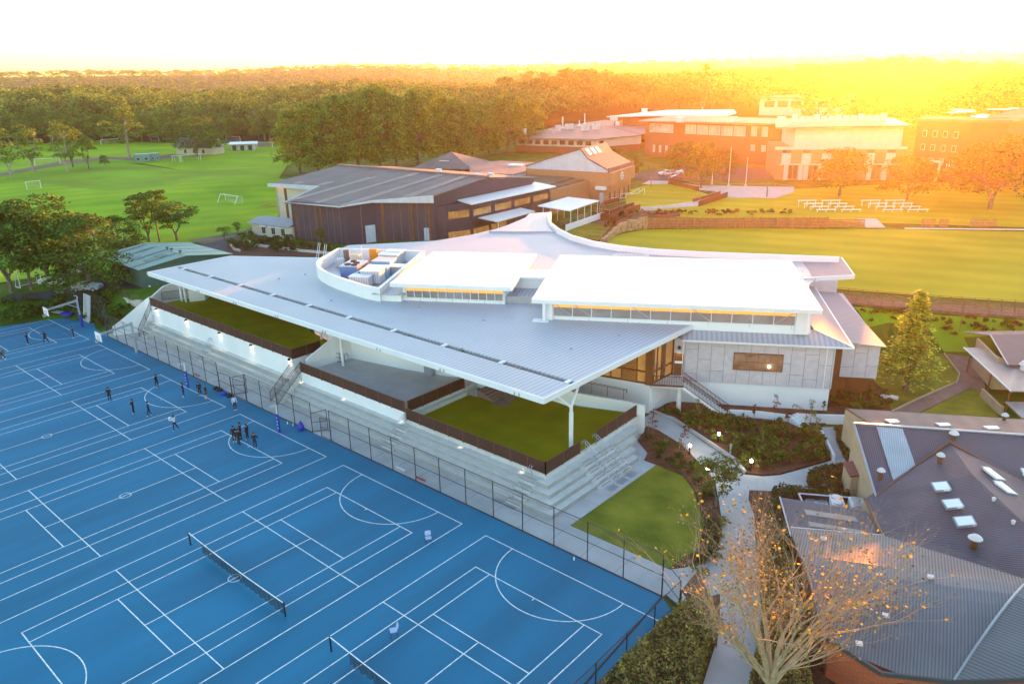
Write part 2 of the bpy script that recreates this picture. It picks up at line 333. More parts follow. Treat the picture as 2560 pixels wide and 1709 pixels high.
def drape(name, poly, m, dz=.04, cell=2.0, kind='structure'):
    bm = bmesh.new(); vs = [bm.verts.new((p[0], p[1], 0)) for p in poly]; bm.faces.new(vs)
    X = [p[0] for p in poly]; Y = [p[1] for p in poly]
    for ax, lo, hi in ((0, min(X), max(X)), (1, min(Y), max(Y))):
        v = math.ceil(lo/cell)*cell
        while v < hi:
            co = (v, 0, 0) if ax == 0 else (0, v, 0); no = (1, 0, 0) if ax == 0 else (0, 1, 0)
            bmesh.ops.bisect_plane(bm, geom=bm.verts[:]+bm.edges[:]+bm.faces[:], dist=1e-5, plane_co=co, plane_no=no); v += cell
    for v in bm.verts: v.co.z = float(hgt(v.co.x, v.co.y))+dz
    bmesh.ops.recalc_face_normals(bm, faces=bm.faces[:])
    if bm.faces and sum(f.normal.z for f in bm.faces) < 0: bmesh.ops.reverse_faces(bm, faces=bm.faces[:])
    me = bpy.data.meshes.new(name); bm.to_mesh(me); bm.free(); me.materials.append(MT[m] if isinstance(m, str) else m)
    o = bpy.data.objects.new(name, me); COL.objects.link(o); return tag(o, kind=kind)
def TP(*pts): return [tuple(T(x, y)[:2]) for x, y in pts]
def TPk(k, *pts): return [tuple(t_(k, x, y)[:2]) for x, y in pts]
# left playing fields (two levels), strips, roads
drape('playing_field', TP((-260,420),(0,408),(250,440),(420,420),(640,410),(700,420),(700,470),(560,540),(430,560),(300,600),(60,640),(-260,690)), 'field', .06, 5)
drape('playing_field', TP((420,392),(655,385),(720,350),(640,326),(420,330),(235,322),(0,336),(-260,345),(-260,400),(0,398),(150,374),(240,370),(330,376)), 'field', .08, 8)
drape('grass_bank', TP((-260,400),(0,398),(150,374),(250,368),(420,392),(655,385),(640,410),(420,420),(250,440),(0,408),(-260,420)), 'bank', .07, 5)
drape('dirt_strip', TP((-200,424),(0,405),(160,376),(250,366),(340,372),(405,362),(400,354),(330,362),(245,360),(150,368),(0,398),(-200,412)), 'dirt', .14, 4)
drape('dirt_strip', TP((545,340),(640,334),(640,330),(600,326),(550,330)), 'dirt', .16, 6)
drape('road', TP((20,676),(100,668),(150,655),(260,640),(300,615),(470,556),(580,528),(640,530),(600,545),(500,590),(430,600),(330,660),(200,672),(150,672),(60,690),(-40,700)), 'asphalt', .05, 2)
drape('dirt_strip', TP((430,552),(470,545),(560,530),(575,522),(630,516),(640,523),(590,530),(500,552),(470,562)), 'dirt', .07, 3)
# oval, campus lawns
OVAL = TP((1392,556),(1404,544),(1425,537),(1480,527),(1700,524),(2100,527),(2349,532),(2600,540),(2800,620),(2700,740),(2349,694),(2150,682),(1925,664),(1700,640),(1500,600))
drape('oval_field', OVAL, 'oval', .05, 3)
drape('pitch_line', TP((2075,524),(2349,527),(2600,533),(2600,535),(2349,529),(2075,526)), 'line', .12, 6)
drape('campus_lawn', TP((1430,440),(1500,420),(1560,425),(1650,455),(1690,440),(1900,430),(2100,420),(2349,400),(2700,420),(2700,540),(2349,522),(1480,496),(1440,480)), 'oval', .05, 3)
drape('campus_lawn', TPk('z', (640,1190),(950,1050),(1130,1060),(1320,1110),(1150,1300),(900,1260)), 'lawn', .06, 2)
drape('planting_bed', TPk('z', (950,1050),(1100,985),(1310,1005),(1760,870),(2349,855),(2349,950),(1840,960),(1640,1010),(1480,1120),(1250,1330),(1150,1300),(1320,1110),(1130,1060)), 'soil', .08, 2)
drape('forecourt_road', TPk('z', (1640,330),(2349,230),(3000,200),(3900,240),(5200,300),(5200,370),(3900,400),(2600,420),(2180,415),(1900,430),(1640,400)), 'asphalt', .07, 3)
drape('forecourt_path', TPk('o', (1090,990),(1150,960),(1305,962),(1545,1000),(1700,1000),(2300,1010),(2300,1050),(2150,1100),(1760,1090),(1540,1160),(1100,1200),(1070,1185),(1500,1125),(1700,1050),(1545,1035),(1310,985)), 'path', .10, 2)
# ---------------- sports courts ----------------
CW = [(-75.0,-6.5),(-71.8,1.4),(-65.4,3.7),(-62.0,2.6),(-56.9,2.25),(31.9,2.25),(33.9,0.9),(33.9,-75),(-78,-75),(-78,-6.5)]
m = MB().prism(CW, -.09, 0.0); struct(m, 'sports_court', 'court')
L = MB(); P_ = MB(); LW = .075
def ln(mb, p, q, wd=LW, z=.006):
    p = np.array(p, float); q = np.array(q, float); d = q-p; d /= np.hypot(*d); n = np.array([-d[1], d[0]])*wd/2; e = d*wd/2
    mb.sheet([p-n-e, q-n+e, q+n+e, p+n-e], z)
def arc(mb, c, R, a0, a1, n=36, wd=LW, z=.007):
    for i in range(n):
        b0, b1 = a0+(a1-a0)*i/n, a0+(a1-a0)*(i+1)/n; r0, r1 = R-wd/2, R+wd/2
        mb.sheet([(c[0]+r0*math.cos(b0), c[1]+r0*math.sin(b0)), (c[0]+r1*math.cos(b0), c[1]+r1*math.sin(b0)), (c[0]+r1*math.cos(b1), c[1]+r1*math.sin(b1)), (c[0]+r0*math.cos(b1), c[1]+r0*math.sin(b1))], z)
DC = [17.82, 0, -17.89, -36.14, -54.25, -72.9]
for k, D in enumerate(DC):
    xa = D if k < 5 else D+.0; X = lambda u: D+u
    for a, b in (((0,0),(15.25,0)),((0,-30.5),(15.25,-30.5)),((0,0),(0,-30.5)),((15.25,0),(15.25,-30.5)),((0,-10.17),(15.25,-10.17)),((0,-20.33),(15.25,-20.33)),
                 ((2.14,-3.365),(13.11,-3.365)),((2.14,-27.135),(13.11,-27.135)),((2.14,-3.365),(2.14,-27.135)),((13.11,-3.365),(13.11,-27.135)),
                 ((3.51,-3.365),(3.51,-27.135)),((11.74,-3.365),(11.74,-27.135)),((3.51,-8.85),(11.74,-8.85)),((3.51,-21.65),(11.74,-21.65)),((7.625,-8.85),(7.625,-21.65)),((7.625,-3.365),(7.625,-3.6))):
        pa, pb = (X(a[0]), a[1]), (X(b[0]), b[1])
        if k == 5: pa = (max(pa[0], -74.9), pa[1]); pb = (max(pb[0], -74.9), pb[1])
        if abs(pa[0]-pb[0])+abs(pa[1]-pb[1]) > .05: ln(L, pa, pb, z=.006+.0015*(a[0] == b[0]))
    arc(L, (X(7.625), 0), 4.9, math.pi, 2*math.pi, z=.009); arc(L, (X(7.625), -30.5), 4.9, 0, math.pi, z=.009); arc(L, (X(7.625), -15.25), .45, 0, 2*math.pi, 20, .06, .010)
    if k in (4, 5):     # basketball markings
        y0, y1 = -1.1, -29.4; xa, xb = X(.7), X(14.55)
        for a, b in (((xa,y0),(xb,y0)),((xa,y1),(xb,y1)),((xa,y0),(xa,y1)),((xb,y0),(xb,y1)),((X(5.2),y0),(X(5.2),y0-5.8)),((X(10.05),y0),(X(10.05),y0-5.8)),((X(5.2),y0-5.8),(X(10.05),y0-5.8)),((xa,-15.25),(xb,-15.25))):
            if min(a[0], b[0]) > -77: ln(P_, a, b, .06, .0115)
        arc(P_, (X(7.625), y0-5.8), 1.8, math.pi, 2*math.pi, 24, .06, .013); arc(P_, (X(7.625), y0-1.5), 6.5, math.pi+.1, 2*math.pi-.1, 36, .06, .0145); arc(P_, (X(7.625), -15.25), 1.8, 0, 2*math.pi, 30, .06, .013)
struct(L, 'court_lines', 'line'); struct(P_, 'basketball_lines', 'purple')
# ---------------- concourse, paths, lawn and planting by the steps ----------------
m = MB().prism([(-58,2.3),(31.95,2.3),(32.4,4.6),(30.9,5.2),(22.0,5.2),(22.1,21.5),(16.5,24.6),(-20,9),(-58,9)], -.08, .012)
struct(m, 'concourse', 'path')
J = MB()
for x in np.arange(-56, 31, 3.0): J.sheet([(x,2.35),(x+.03,2.35),(x+.03,4.85),(x,4.85)], .016)
for y in np.arange(6, 20, 3.0): J.sheet([(20.5,y),(22.05,y),(22.05,y+.03),(20.5,y+.03)], .016)
struct(J, 'paving_joints', 'joint')
LAWNP = [(22.05,5.25),(30.7,5.25),(31.2,8.8),(29.9,12.0),(28.7,13.6),(26.8,16.1),(25.0,17.6),(22.15,17.9)]
struct(MB().prism(LAWNP, -.05, .05), 'lawn', 'lawn')
PATHL = [(15.9,24.4),(18.7,24.2),(22.0,22.9),(24.8,20.8),(27.4,18.8),(29.4,15.6),(31.2,12.6),(32.4,9.6),(32.3,7.4),(31.5,6.0),(30.9,5.25),(32.0,2.6),(33.2,2.2),(34.8,5),(36.5,1.5),(38.6,-6),(41,-15),(43.3,-14.5),(40.6,-4),(38.2,4),(36.0,8.5),(34.4,11.5),(33.8,12.7),(32.4,15.6),(31.0,17.6),(30.4,19.1),(31.7,19.9),(36.3,23.6),(38.6,25.4),(33.8,31),(31.9,35.9),(30.7,34.8),(31.6,33.4),(33.6,30.0),(34.0,28.8),(33.0,26.6),(31.4,23.1),(30.3,21.9),(28.8,21.2),(26.8,23.0),(22.4,25.1),(18.4,27.1),(15.9,27.4)]
struct(MB().prism(PATHL, -.05, .026), 'garden_path', 'path')
struct(MB().prism([(22.15,17.95),(25.0,17.65),(26.8,16.15),(28.75,13.65),(29.95,12.05),(31.25,8.85),(30.8,5.6),(31.4,6.05),(32.2,7.45),(32.3,9.6),(31.1,12.5),(29.3,15.5),(27.3,18.7),(24.7,20.7),(21.9,22.8),(18.6,24.1),(17.2,24.2),(18.2,21),(20.3,19.4),(20.8,18)], -.05, .10), 'planting_bed', 'soil')
struct(MB().prism([(15.95,27.5),(18.5,27.25),(22.5,25.3),(27.0,23.15),(28.9,21.45),(30.2,22.1),(31.3,23.2),(32.85,26.7),(33.8,28.8),(33.4,30.0),(31.4,33.4),(30.5,34.8),(31.2,38.0),(29.7,39.6),(16.6,31.8),(15.3,29)], -.05, .12), 'planting_bed', 'soil')
struct(MB().prism([(30.5,19.0),(31.0,17.6),(32.4,15.6),(33.8,12.7),(34.4,11.5),(36,8.5),(38.2,4),(40.6,-4),(43.3,-14.5),(50,-14),(48,0),(42,12),(39,24),(36.2,23.5),(31.7,19.85)], -.05, .018), 'planting_bed', 'soil')
struct(MB().prism([(31.5,6.0),(33.1,2.5),(34.6,5.2),(37,1),(38.5,-6),(34.8,-3),(33.2,2.0),(32,2.5)], -.05, .02), 'planting_bed', 'soil')
# ================= grandstand =================
SH = math.radians(29.5); E1 = np.array([math.cos(SH), math.sin(SH)]); E2 = np.array([-math.sin(SH), math.cos(SH)])
def lw(u, v): p = u*E1+v*E2; return (float(p[0]), float(p[1]))
gs = thing('grandstand', 'long pale concrete grandstand of stepped seating with artificial turf decks, facing the blue courts', 'grandstand', (-16, 7, 0))
st = MB()
for i in range(4):
    s = .6*i; ye = [17.6,18.1,19.2,20.3][i]
    st.prism([(-16.8,4.9+s),(20.4-s,4.9+s),(20.4-s,ye),(17.7,ye+.5),(17.7,7.35),(-16.8,7.35)], .42*i, .42*(i+1) if i < 3 else 1.68)
for i in range(3):
    s = .53*i; st.prism([(-54,5.6+s),(-18.2,5.6+s),(-18.2,7.35),(-54,7.35)], .58*i, .58*(i+1))
st.build('steps', 'concrete', gs)
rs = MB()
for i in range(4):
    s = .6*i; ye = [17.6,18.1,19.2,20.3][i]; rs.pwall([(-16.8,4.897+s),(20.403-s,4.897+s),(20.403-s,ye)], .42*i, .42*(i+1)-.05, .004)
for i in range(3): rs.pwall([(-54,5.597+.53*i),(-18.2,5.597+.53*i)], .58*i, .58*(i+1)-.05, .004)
each(rs, 'riser_shade', 'riser_shade', gs)  # thin added sheets carrying the painted shade of the step fronts
def halfsteps(xc, wd, y0=4.9, n=4, dy=.6, dz=.42):
    b = MB(); nz = MB()
    for i in range(n):
        b.box((xc, y0+dy*i-.15, dz*i), (wd, .3, dz/2), z0=True)
        for yy, zz in ((y0+dy*i-.27, dz*i+dz/2), (y0+dy*i+.03, dz*(i+1))): nz.box((xc, yy, zz+.002), (wd*.96, .05, .01), z0=True)
    b.build('aisle_steps', 'concrete', gs); each(nz, 'step_nosing', 'black', gs)
for xc in (.6, 16.6): halfsteps(xc, 1.6)
halfsteps(-36.6, 1.4, 5.6, 3, .53, .58); halfsteps(-52.2, 1.6, 5.6, 3, .53, .58)
b = MB(); nz = MB()
for i in range(5):
    x = 20.4-.6*i
    if i < 4: b.box((x+.15, 13.6, .42*i), (.3, 5.0, .21), z0=True)
    for xx, zz in ((x+.27, .42*i+.21), (x-.03, .42*(i+1))):
        if i < 4:
            for yc in (12.1, 13.7, 15.2): nz.box((xx, yc, zz+.002), (.05, 1.3, .01), z0=True)
b.build('aisle_steps', 'concrete', gs); each(nz, 'step_nosing', 'black', gs)
tg = MB()
for x, y in ((21.3,12.1),(21.3,13.6),(21.3,15.1)): tg.box((x, y, .013), (.7, 1.1, .006), z0=True)
for x in (-.4, .9, 15.2, 16.6): tg.box((x, 4.35, .013), (1.0, .55, .006), z0=True)
each(tg, 'tactile_pad', 'galv', gs)
# decks
DLOW = [(.6,7.35),(17.9,7.35),(17.6,22.0),(16.3,22.2),(11.3,20.2),(6.6,19.2),(2.2,18.0),(.6,17)]
MB().prism(DLOW, 0, 2.1).build('lower_deck', 'concrete', gs)
o = MB().prism([(1.15,7.55),(17.72,7.55),(17.45,21.8),(16.3,21.9),(11.3,20.0),(6.6,19.0),(2.6,18.0),(2.6,15.6),(1.15,15.4)], 2.1, 2.13).build('turf', 'turf', gs); o['label'] = 'olive artificial turf on the lowest deck'
MB().box((.85,11.3,2.1), (.5,7.8,.42), z0=True).build('kerb', 'concrete', gs)
DMID = [(-16.75,7.35),(.6,7.35),(.65,15.4),(.4,17.5),(-16,17.5),(-16.75,12)]
MB().prism(DMID, 0, 2.75).build('middle_deck', 'concrete', gs)
o = MB().prism(DMID, 2.75, 2.9).build('paving', 'path', gs)
b = MB().wall((-16.8,7.28), (.62,7.28), 1.6, 2.92, .16); b.wall((.62,7.2),(.62,8.2), 1.7, 2.92, .16)
b.build('front_wall', 'white', gs)
DUP = [(-53,7.4),(-18.2,7.4),(-18.4,12.5),(-22.9,13.8),(-25.9,14.5),(-28.8,15.6),(-34,20),(-52,20)]
MB().prism(DUP, 0, 4.0).build('upper_deck', 'white', gs)
o = MB().prism([(p[0]+(.2 if p[0] < -50 else -.05), p[1]+.1) for p in DUP], 4.0, 4.04).build('turf', 'turf', gs); o['label'] = 'green artificial turf on the highest deck'
MB().wall((-53,7.32), (-18.15,7.32), 1.2, 4.1, .16).build('front_wall', 'white', gs)
# stair between the upper and middle decks, from the concourse
b = MB()
for i in range(9): b.prism([(-18.15,4.2+.42*i),(-16.85,4.2+.42*i),(-16.85,8.6),(-18.15,8.6)], .32*i, .32*(i+1))
b.build('stair', 'concrete', gs)
b = MB()
for i in range(5): b.prism([(2.2+.45*i,15.6),(2.2+.45*(i+1),15.6),(2.2+.45*(i+1),18),(2.2+.45*i,18)], 2.13, 2.9-.15*i)
b.sheet([(4.5,15.0),(6.2,15.4),(5.6,17.8),(4.5,17.9)], 2.14); b.build('stair', 'paving', gs)
# balustrades: brown perforated panels with posts
def balustrade(pts, z, h, label, panel=2.0):
    t = thing('balustrade', label, 'balustrade', (*pts[0][:2], z), 'brown mesh balustrades along the decks')
    MB().pwall(pts, z, z+h, .06).build('screen', 'brown_screen', t)
    po = MB()
    for a, b in zip(pts[:-1], pts[1:]):
        a = np.array(a, float); b = np.array(b, float); n = max(1, round(np.hypot(*(b-a))/panel))
        for i in range(n+1): p = a+(b-a)*i/n; po.box((p[0], p[1], z-.1), (.07,.09,h+.12), z0=True)
    each(po, 'post', 'brown', t)
    cap = MB(); cap.path([(p[0], p[1], z+h+.02) for p in pts], .03); cap.build('top_rail', 'brown', t); return t
balustrade([(-52.9,7.22),(-18.15,7.22),(-18.1,10.9)], 4.1, 1.12, 'long brown balustrade above the white wall with five lamps')
balustrade([(-16.8,7.2),(.55,7.2)], 2.9, 1.1, 'brown balustrade in front of the grey paved middle deck')
balustrade([(.68,7.5),(.72,15.2)], 2.9, 1.1, 'brown balustrade running back between the paved deck and the low turf deck')
balustrade([(.75,7.2),(17.95,7.2),(17.9,12.0)], 2.25, 1.1, 'brown balustrade round the front corner of the low turf deck')
balustrade([(17.8,14.6),(17.55,21.6)], 2.25, 1.1, 'brown balustrade on the garden side of the low turf deck')
# ================= sports centre =================
sc_ = thing('sports_centre', 'large white sports centre with wide flat ribbed roofs, raised clerestories and a curved plant screen', 'school building', (*lw(20, 30), 0))
ZR = 8.5
def GR(z, *pts): return [tuple(G(x, y, z)[:2]) for x, y in pts]
right_edge = [(16.95,8.25),(17.0,32.6)]
ROOFP = [(-53.9,8.25),(16.95,8.25),(17.0,32.9),(20.5,34.6),(24.5,45.0),(20.5,56),(18.5,71.6),(12.1,68.7),(1.5,63.1),(-4.5,60.2),(-9.7,59.4),(-14.0,59.2),(-17.3,59.9),(-22.0,61.6),(-26.0,64.8),(-29.5,68.2),(-34.6,74.3),(-38.9,73.0),(-37.2,67.0),(-35.7,61.8),(-35.6,54),(-36.9,47.2),(-41,42),(-45.8,36.5),(-41.6,28.1),(-54.0,20.5)]
FRONT = [(-53.9,8.25),(16.95,8.25),(16.97,11.9),(-53.9,11.9)]
MAIN = [(-53.95,12.6),(16.98,12.6)]+ROOFP[2:]
b = MB().prism(MAIN, ZR-.35, ZR); b.build('main_roof', 'roof_white', sc_)
b = MB().prism(FRONT, ZR-.3, ZR-.01).build('front_canopy', 'roof_white', sc_)
b = MB()
for x in np.arange(-52, 16.5, 7.6): b.box((x,12.25,ZR-.02), (.35,.72,.14))
each(b, 'canopy_link', 'white_metal', sc_)
b = MB().wall((-53.5,12.25), (16.4,12.25), ZR-.34, ZR-.12, .25)
for x in np.arange(-50, 16, 7.6): b.box((x,12.25,ZR-.12), (.9,.3,.06), z0=True)
b.build('box_gutter', 'dark_gap', sc_)
b = MB().wall((-53.95,8.12), (17.0,8.12), ZR-.5, ZR+.02, .22); b.build('gutter', 'white_metal', sc_)
b = MB().wall((17.1,8.0), (17.15,33.2), ZR-.45, ZR+.05, .18); b.wall((-54.1,8.0), (-54.1,20.5), ZR-.4, ZR+.05, .18); b.wall((-54.1,20.5), (-41.6,28.2), ZR-.4, ZR+.05, .18)
each(b, 'fascia', 'white_metal', sc_)
b = MB()
for x in list(np.arange(-49, 16, 9.0)):
    for dx in (0, .5): b.tube((x+dx,7.98,ZR-.5), (x+dx,7.98,ZR-.2), .05)
each(b, 'gutter_spout', 'galv', sc_)
# curved parapet on the garden side
par = GR(9.3, (1262,486),(1258,494),(1262,510),(1280,524),(1310,539),(1360,553),(1420,563),(1500,571),(1600,577),(1760,583),(1925,589))
MB().pwall(par, ZR-1.4, ZR+.8, .5).build('curved_parapet', 'white', sc_)
# walkway roof towards the brown hall
wk = GR(8.7, (1263,487),(1259,500),(1265,514),(1278,531),(1200,532),(1122,531),(1160,519),(1205,500),(1215,490))
MB().prism(wk, 8.45, 8.78).build('link_roof', 'roof_white2', sc_)
# roof columns
def column(x, y, z0, z1, r=.16): return MB().tube((x,y,z0), (x,y,z1), r, 16).build('column', 'white_metal', sc_, smooth=False)
column(-14.6, 11.3, 2.9, ZR-.3); column(-21.3, 13.3, 4.1, ZR-.3); column(-20.4,13.6,4.1,ZR-.3); column(-51.4, 11.0, 4.1, ZR-.3); column(-50.6, 11.2, 4.1, ZR-.3)
b = MB().tube((16.5,12.6,2.1), (16.5,12.6,5.5), .2, 18); b.tube((16.5,12.6,5.5),(16.5,12.6,6.1),.15,14)
b.tube((16.5,12.6,6.0),(15.0,11.2,7.7),.13,12); b.tube((15.0,11.2,7.7),(15.2,11.4,8.2),.13,12); b.tube((16.5,12.6,6.0),(16.8,13.4,8.2),.13,12); b.tube((15.0,11.2,7.75),(16.7,13.1,7.75),.12,12); b.tube((16.5,12.6,6.1),(11.5,9.4,8.15),.1,10)
b.build('branched_column', 'white_metal', sc_)
# walls behind the decks
def wallz(pts, z0, z1, m, name, t=.25): return MB().pwall(pts, z0, z1, t).build(name, m, sc_)
wallz([(-16.6,7.9),(-16.4,11.0),(-15.9,13.4)], [2.9]*3, [4.2,5.6,7.4], 'white', 'stair_wall')
wallz([(-15.9,13.5),(-12.5,14.15),(-8.4,14.95),(-5.7,15.7),(-2.9,16.5),(-1.9,16.9)], 2.9, [5.5,5.5,5.4,5.3,5.3,5.3], 'white', 'deck_wall')
wallz([(-.9,17.2),(2.3,18.2),(6.6,19.4),(11.3,20.4),(16.2,22.2)], 2.1, [5.2,4.6,3.9,3.4,3.15], 'white', 'ramp_wall')
wallz([(16.2,22.2),(17.9,22.6)], 0, [3.15,3.05], 'white', 'ramp_wall')
wallz([(-54.5,16.0),(-51.4,15.5),(-49.5,13.4),(-50.4,11.6)], 4.0, 8.1, 'white', 'deck_wall')
wallz([(-51.4,15.8),(-29,19.5),(-27.5,16.3),(-24,14.4),(-20,13.6),(-16.4,13.9)], 4.0, 8.1, 'white', 'deck_wall')
wallz([(-16.4,13.9),(-15.0,19.0),(0,24.0),(8.2,25.55)], 0.0, 8.1, 'white', 'hall_wall'); wallz([(8.2,25.55),(15.7,27.2)], 0.0, 3.2, 'white', 'hall_wall')
b = MB().wall((-15.0,16.0), (-1.5,18.5), 5.6, 8.1, .2); b.build('window', 'glass_warm', sc_)
b = MB()
for i in range(9): b.box((-14+1.2*i, 15.5+.22*i, 5.9), (.25,.25,.35), z0=True)
each(b, 'louvre_hood', 'black', sc_)
# glazed corner of the hall
C0 = np.array((15.7,27.2)); CL = np.array((8.4,25.6)); CR = np.array(lw(29.1,19.3))
wallz([tuple(C0), tuple(CR)], 0, 3.2, 'white', 'hall_wall')
gz = MB().pwall([CL, C0, CR], 3.3, 8.05, .12).build('corner_glazing', 'glass_int2', sc_)
fr = MB(); out = np.array((.35,-.94))*.09
def vbar(p, z0, z1, wd=.12, d=.12): fr.box((p[0], p[1], z0), (wd, d, z1-z0), math.atan2(C0[1]-CL[1], C0[0]-CL[0]), z0=True)
for f in (0,.14,.28,.42,.58,.80,.93): vbar(CL+(C0-CL)*f+out, 3.25, 8.1)
for f in (.25,.62,1.0): p = C0+(CR-C0)*f+np.array((.09,-.05)); fr.box((p[0],p[1],3.25), (.12,.12,4.85), 0, z0=True)
for z in (3.3,4.55,8.0):
    fr.wall(CL+out, C0+out, z-.09, z+.09, .16); fr.wall(C0+np.array((.09,-.05)), CR+np.array((.09,-.05)), z-.09, z+.09, .16)
fr.box((C0[0]-.1, C0[1]-.05, 3.2), (.75,.6,4.9), .2, z0=True)
p = C0+(CR-C0)*.45; q = C0+(CR-C0)*.62; fr.wall(p+np.array((.1,-.05)), q+np.array((.1,-.05)), 3.3, 8.0, .18)
fr.wall(C0+(0,0), CR, 7.2, 8.1, .22)
fr.build('glazing_frame', 'brown', gz)
lv = MB()
for k in range(20): 
    a = CL+(C0-CL)*.585+out*1.2; q = CL+(C0-CL)*.795+out*1.2; lv.wall(a, q, 3.5+.22*k, 3.62+.22*k, .06)
lv.build('louvre', 'brown', gz)
# clad wing
def LB(mb, u0, u1, v0, v1, z0, z1, mi=0): return mb.prism([lw(u0,v0), lw(u1,v0), lw(u1,v1), lw(u0,v1)], z0, z1, mi)
wing = MB(); LB(wing, 29.0, 45.0, 19.15, 40, 0, 2.6); wing.build('plinth_wall', 'white', sc_)
wc = MB(); LB(wc, 29.3, 45.1, 19.0, 40, 2.6, 7.35); wc.build('clad_wall', 'clad', sc_)
jt = MB()
us = [29.9,31.9,33.2,34.9,36.2,37.5,38.7,40.0,41.3,42.6,43.9]
for i, u in enumerate(np.arange(30.4, 45, 1.32)): LB(jt, u, u+.035, 18.985, 19.0, 2.65, 7.3)
for i, u in enumerate(np.arange(30.4, 44.5, 1.32)):
    for z in ((3.5,6.2) if i % 3 == 0 else (5.1,) if i % 3 == 1 else (3.9,6.6)):
        if not (33.3 < u < 39.3): LB(jt, u, u+1.32, 18.985, 19.0, z, z+.035)
jt.build('cladding_joint', 'joint', sc_)
# window in the clad wall
WU0 = c_('s',115,1075); pA = G(*c_('s',112,1072), 4.3)
def on_wall(k, x, y, v=19.0):
    d = ray(*c_(k, x, y)); n = np.array([E2[0], E2[1], 0]); t = (v-(CAMP[:2]@E2))/(d@n); P = CAMP+d*t; return float(P[:2]@E1), float(P[2])
u0, z0 = on_wall('s',112,1075); u1, z1 = on_wall('s',568,950); _, zt = on_wall('s',120,930)
wf = MB(); LB(wf, u0, u1, 18.9, 19.05, z0-.05, zt+.05); wobj = wf.build('window', 'brown', sc_)
wg = MB(); nu = 4
for i in range(nu):
    for (za, zb) in ((z0+.08, (z0+zt)/2-.03), ((z0+zt)/2+.03, zt-.08)): LB(wg, u0+.08+(u1-u0-.1)*i/nu, u0+(u1-u0-.06)*(i+1)/nu, 18.87, 18.9, za, zb)
each(wg, 'pane', 'glass_int', wobj)
p = lw(u0+(u1-u0)*.73, 18.8); MB().lathe([(.02,-.1),(.1,-.06),(.12,0),(.1,.06),(.02,.1)], (p[0], p[1], z0+.5), 10).build('window_light', 'lamp', wobj)
# roofs of the clad wing (hipped skirt)
rf = MB()
ea = [lw(30.4,18.4), lw(46.4,18.4), lw(42.6,20.9), lw(29.4,20.9)]
rf.add([(*lw(30.0,18.4),7.35),(*lw(46.5,18.4),7.35),(*lw(43.2,20.9),8.25),(*lw(29.4,20.9),8.25)], [(0,1,2,3)])
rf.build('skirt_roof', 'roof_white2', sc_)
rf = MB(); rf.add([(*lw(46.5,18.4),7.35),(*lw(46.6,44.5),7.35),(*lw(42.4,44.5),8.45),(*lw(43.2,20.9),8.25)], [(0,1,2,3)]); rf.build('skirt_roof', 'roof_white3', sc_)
rf = MB(); rf.path([(*lw(46.5,18.4),7.42),(*lw(43.2,20.9),8.32)], .07)
rf.bar((*lw(30.0,18.38),7.28), (*lw(46.55,18.38),7.28), .14, .16); rf.bar((*lw(46.6,18.4),7.28), (*lw(46.65,44),7.28), .14, .16); rf.build('gutter', 'white_metal', sc_)
for u in (30.2, 44.3): MB().tube((*lw(u,18.9),2.4), (*lw(u,18.9),7.3), .06, 8).build('downpipe', 'white_metal', sc_)
b = MB(); LB(b, 45.15, 46.4, 22.0, 36, 0, 7.3); b.build('recess_wall', 'brown', sc_)
b = MB(); LB(b, 46.4, 50.0, 21.9, 41.5, 2.9, 6.7); b.build('clad_wall', 'clad', sc_)
jt = MB()
for u in (47.6, 48.85): LB(jt, u, u+.035, 21.885, 21.9, 2.95, 6.65)
for u, z in ((46.4,4.0),(47.6,5.6),(48.85,4.2)): LB(jt, u, u+1.2, 21.885, 21.9, z, z+.035)
jt.build('cladding_joint', 'joint', sc_)
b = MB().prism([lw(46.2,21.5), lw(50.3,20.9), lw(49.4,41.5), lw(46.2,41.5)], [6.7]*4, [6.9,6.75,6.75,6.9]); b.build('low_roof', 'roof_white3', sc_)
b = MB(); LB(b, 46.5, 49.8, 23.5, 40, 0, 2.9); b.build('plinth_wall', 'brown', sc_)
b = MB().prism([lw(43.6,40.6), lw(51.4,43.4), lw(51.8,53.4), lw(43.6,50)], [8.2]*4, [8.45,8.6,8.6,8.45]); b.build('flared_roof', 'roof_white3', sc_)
b = MB(); LB(b, 44.8, 49.3, 41.6, 52, 3.5, 8.2); b.build('clad_wall', 'clad', sc_)
b = MB().bar((*lw(44.6,40.3),8.5), (*lw(42.6,49),8.5), .3, .1).build('roof_flashing', 'brown', sc_)
b = MB().pwall([lw(43.6,40.5), lw(51.5,43.3), lw(51.9,53.5)], 8.15, 8.68, .15).build('fascia', 'white_metal', sc_)
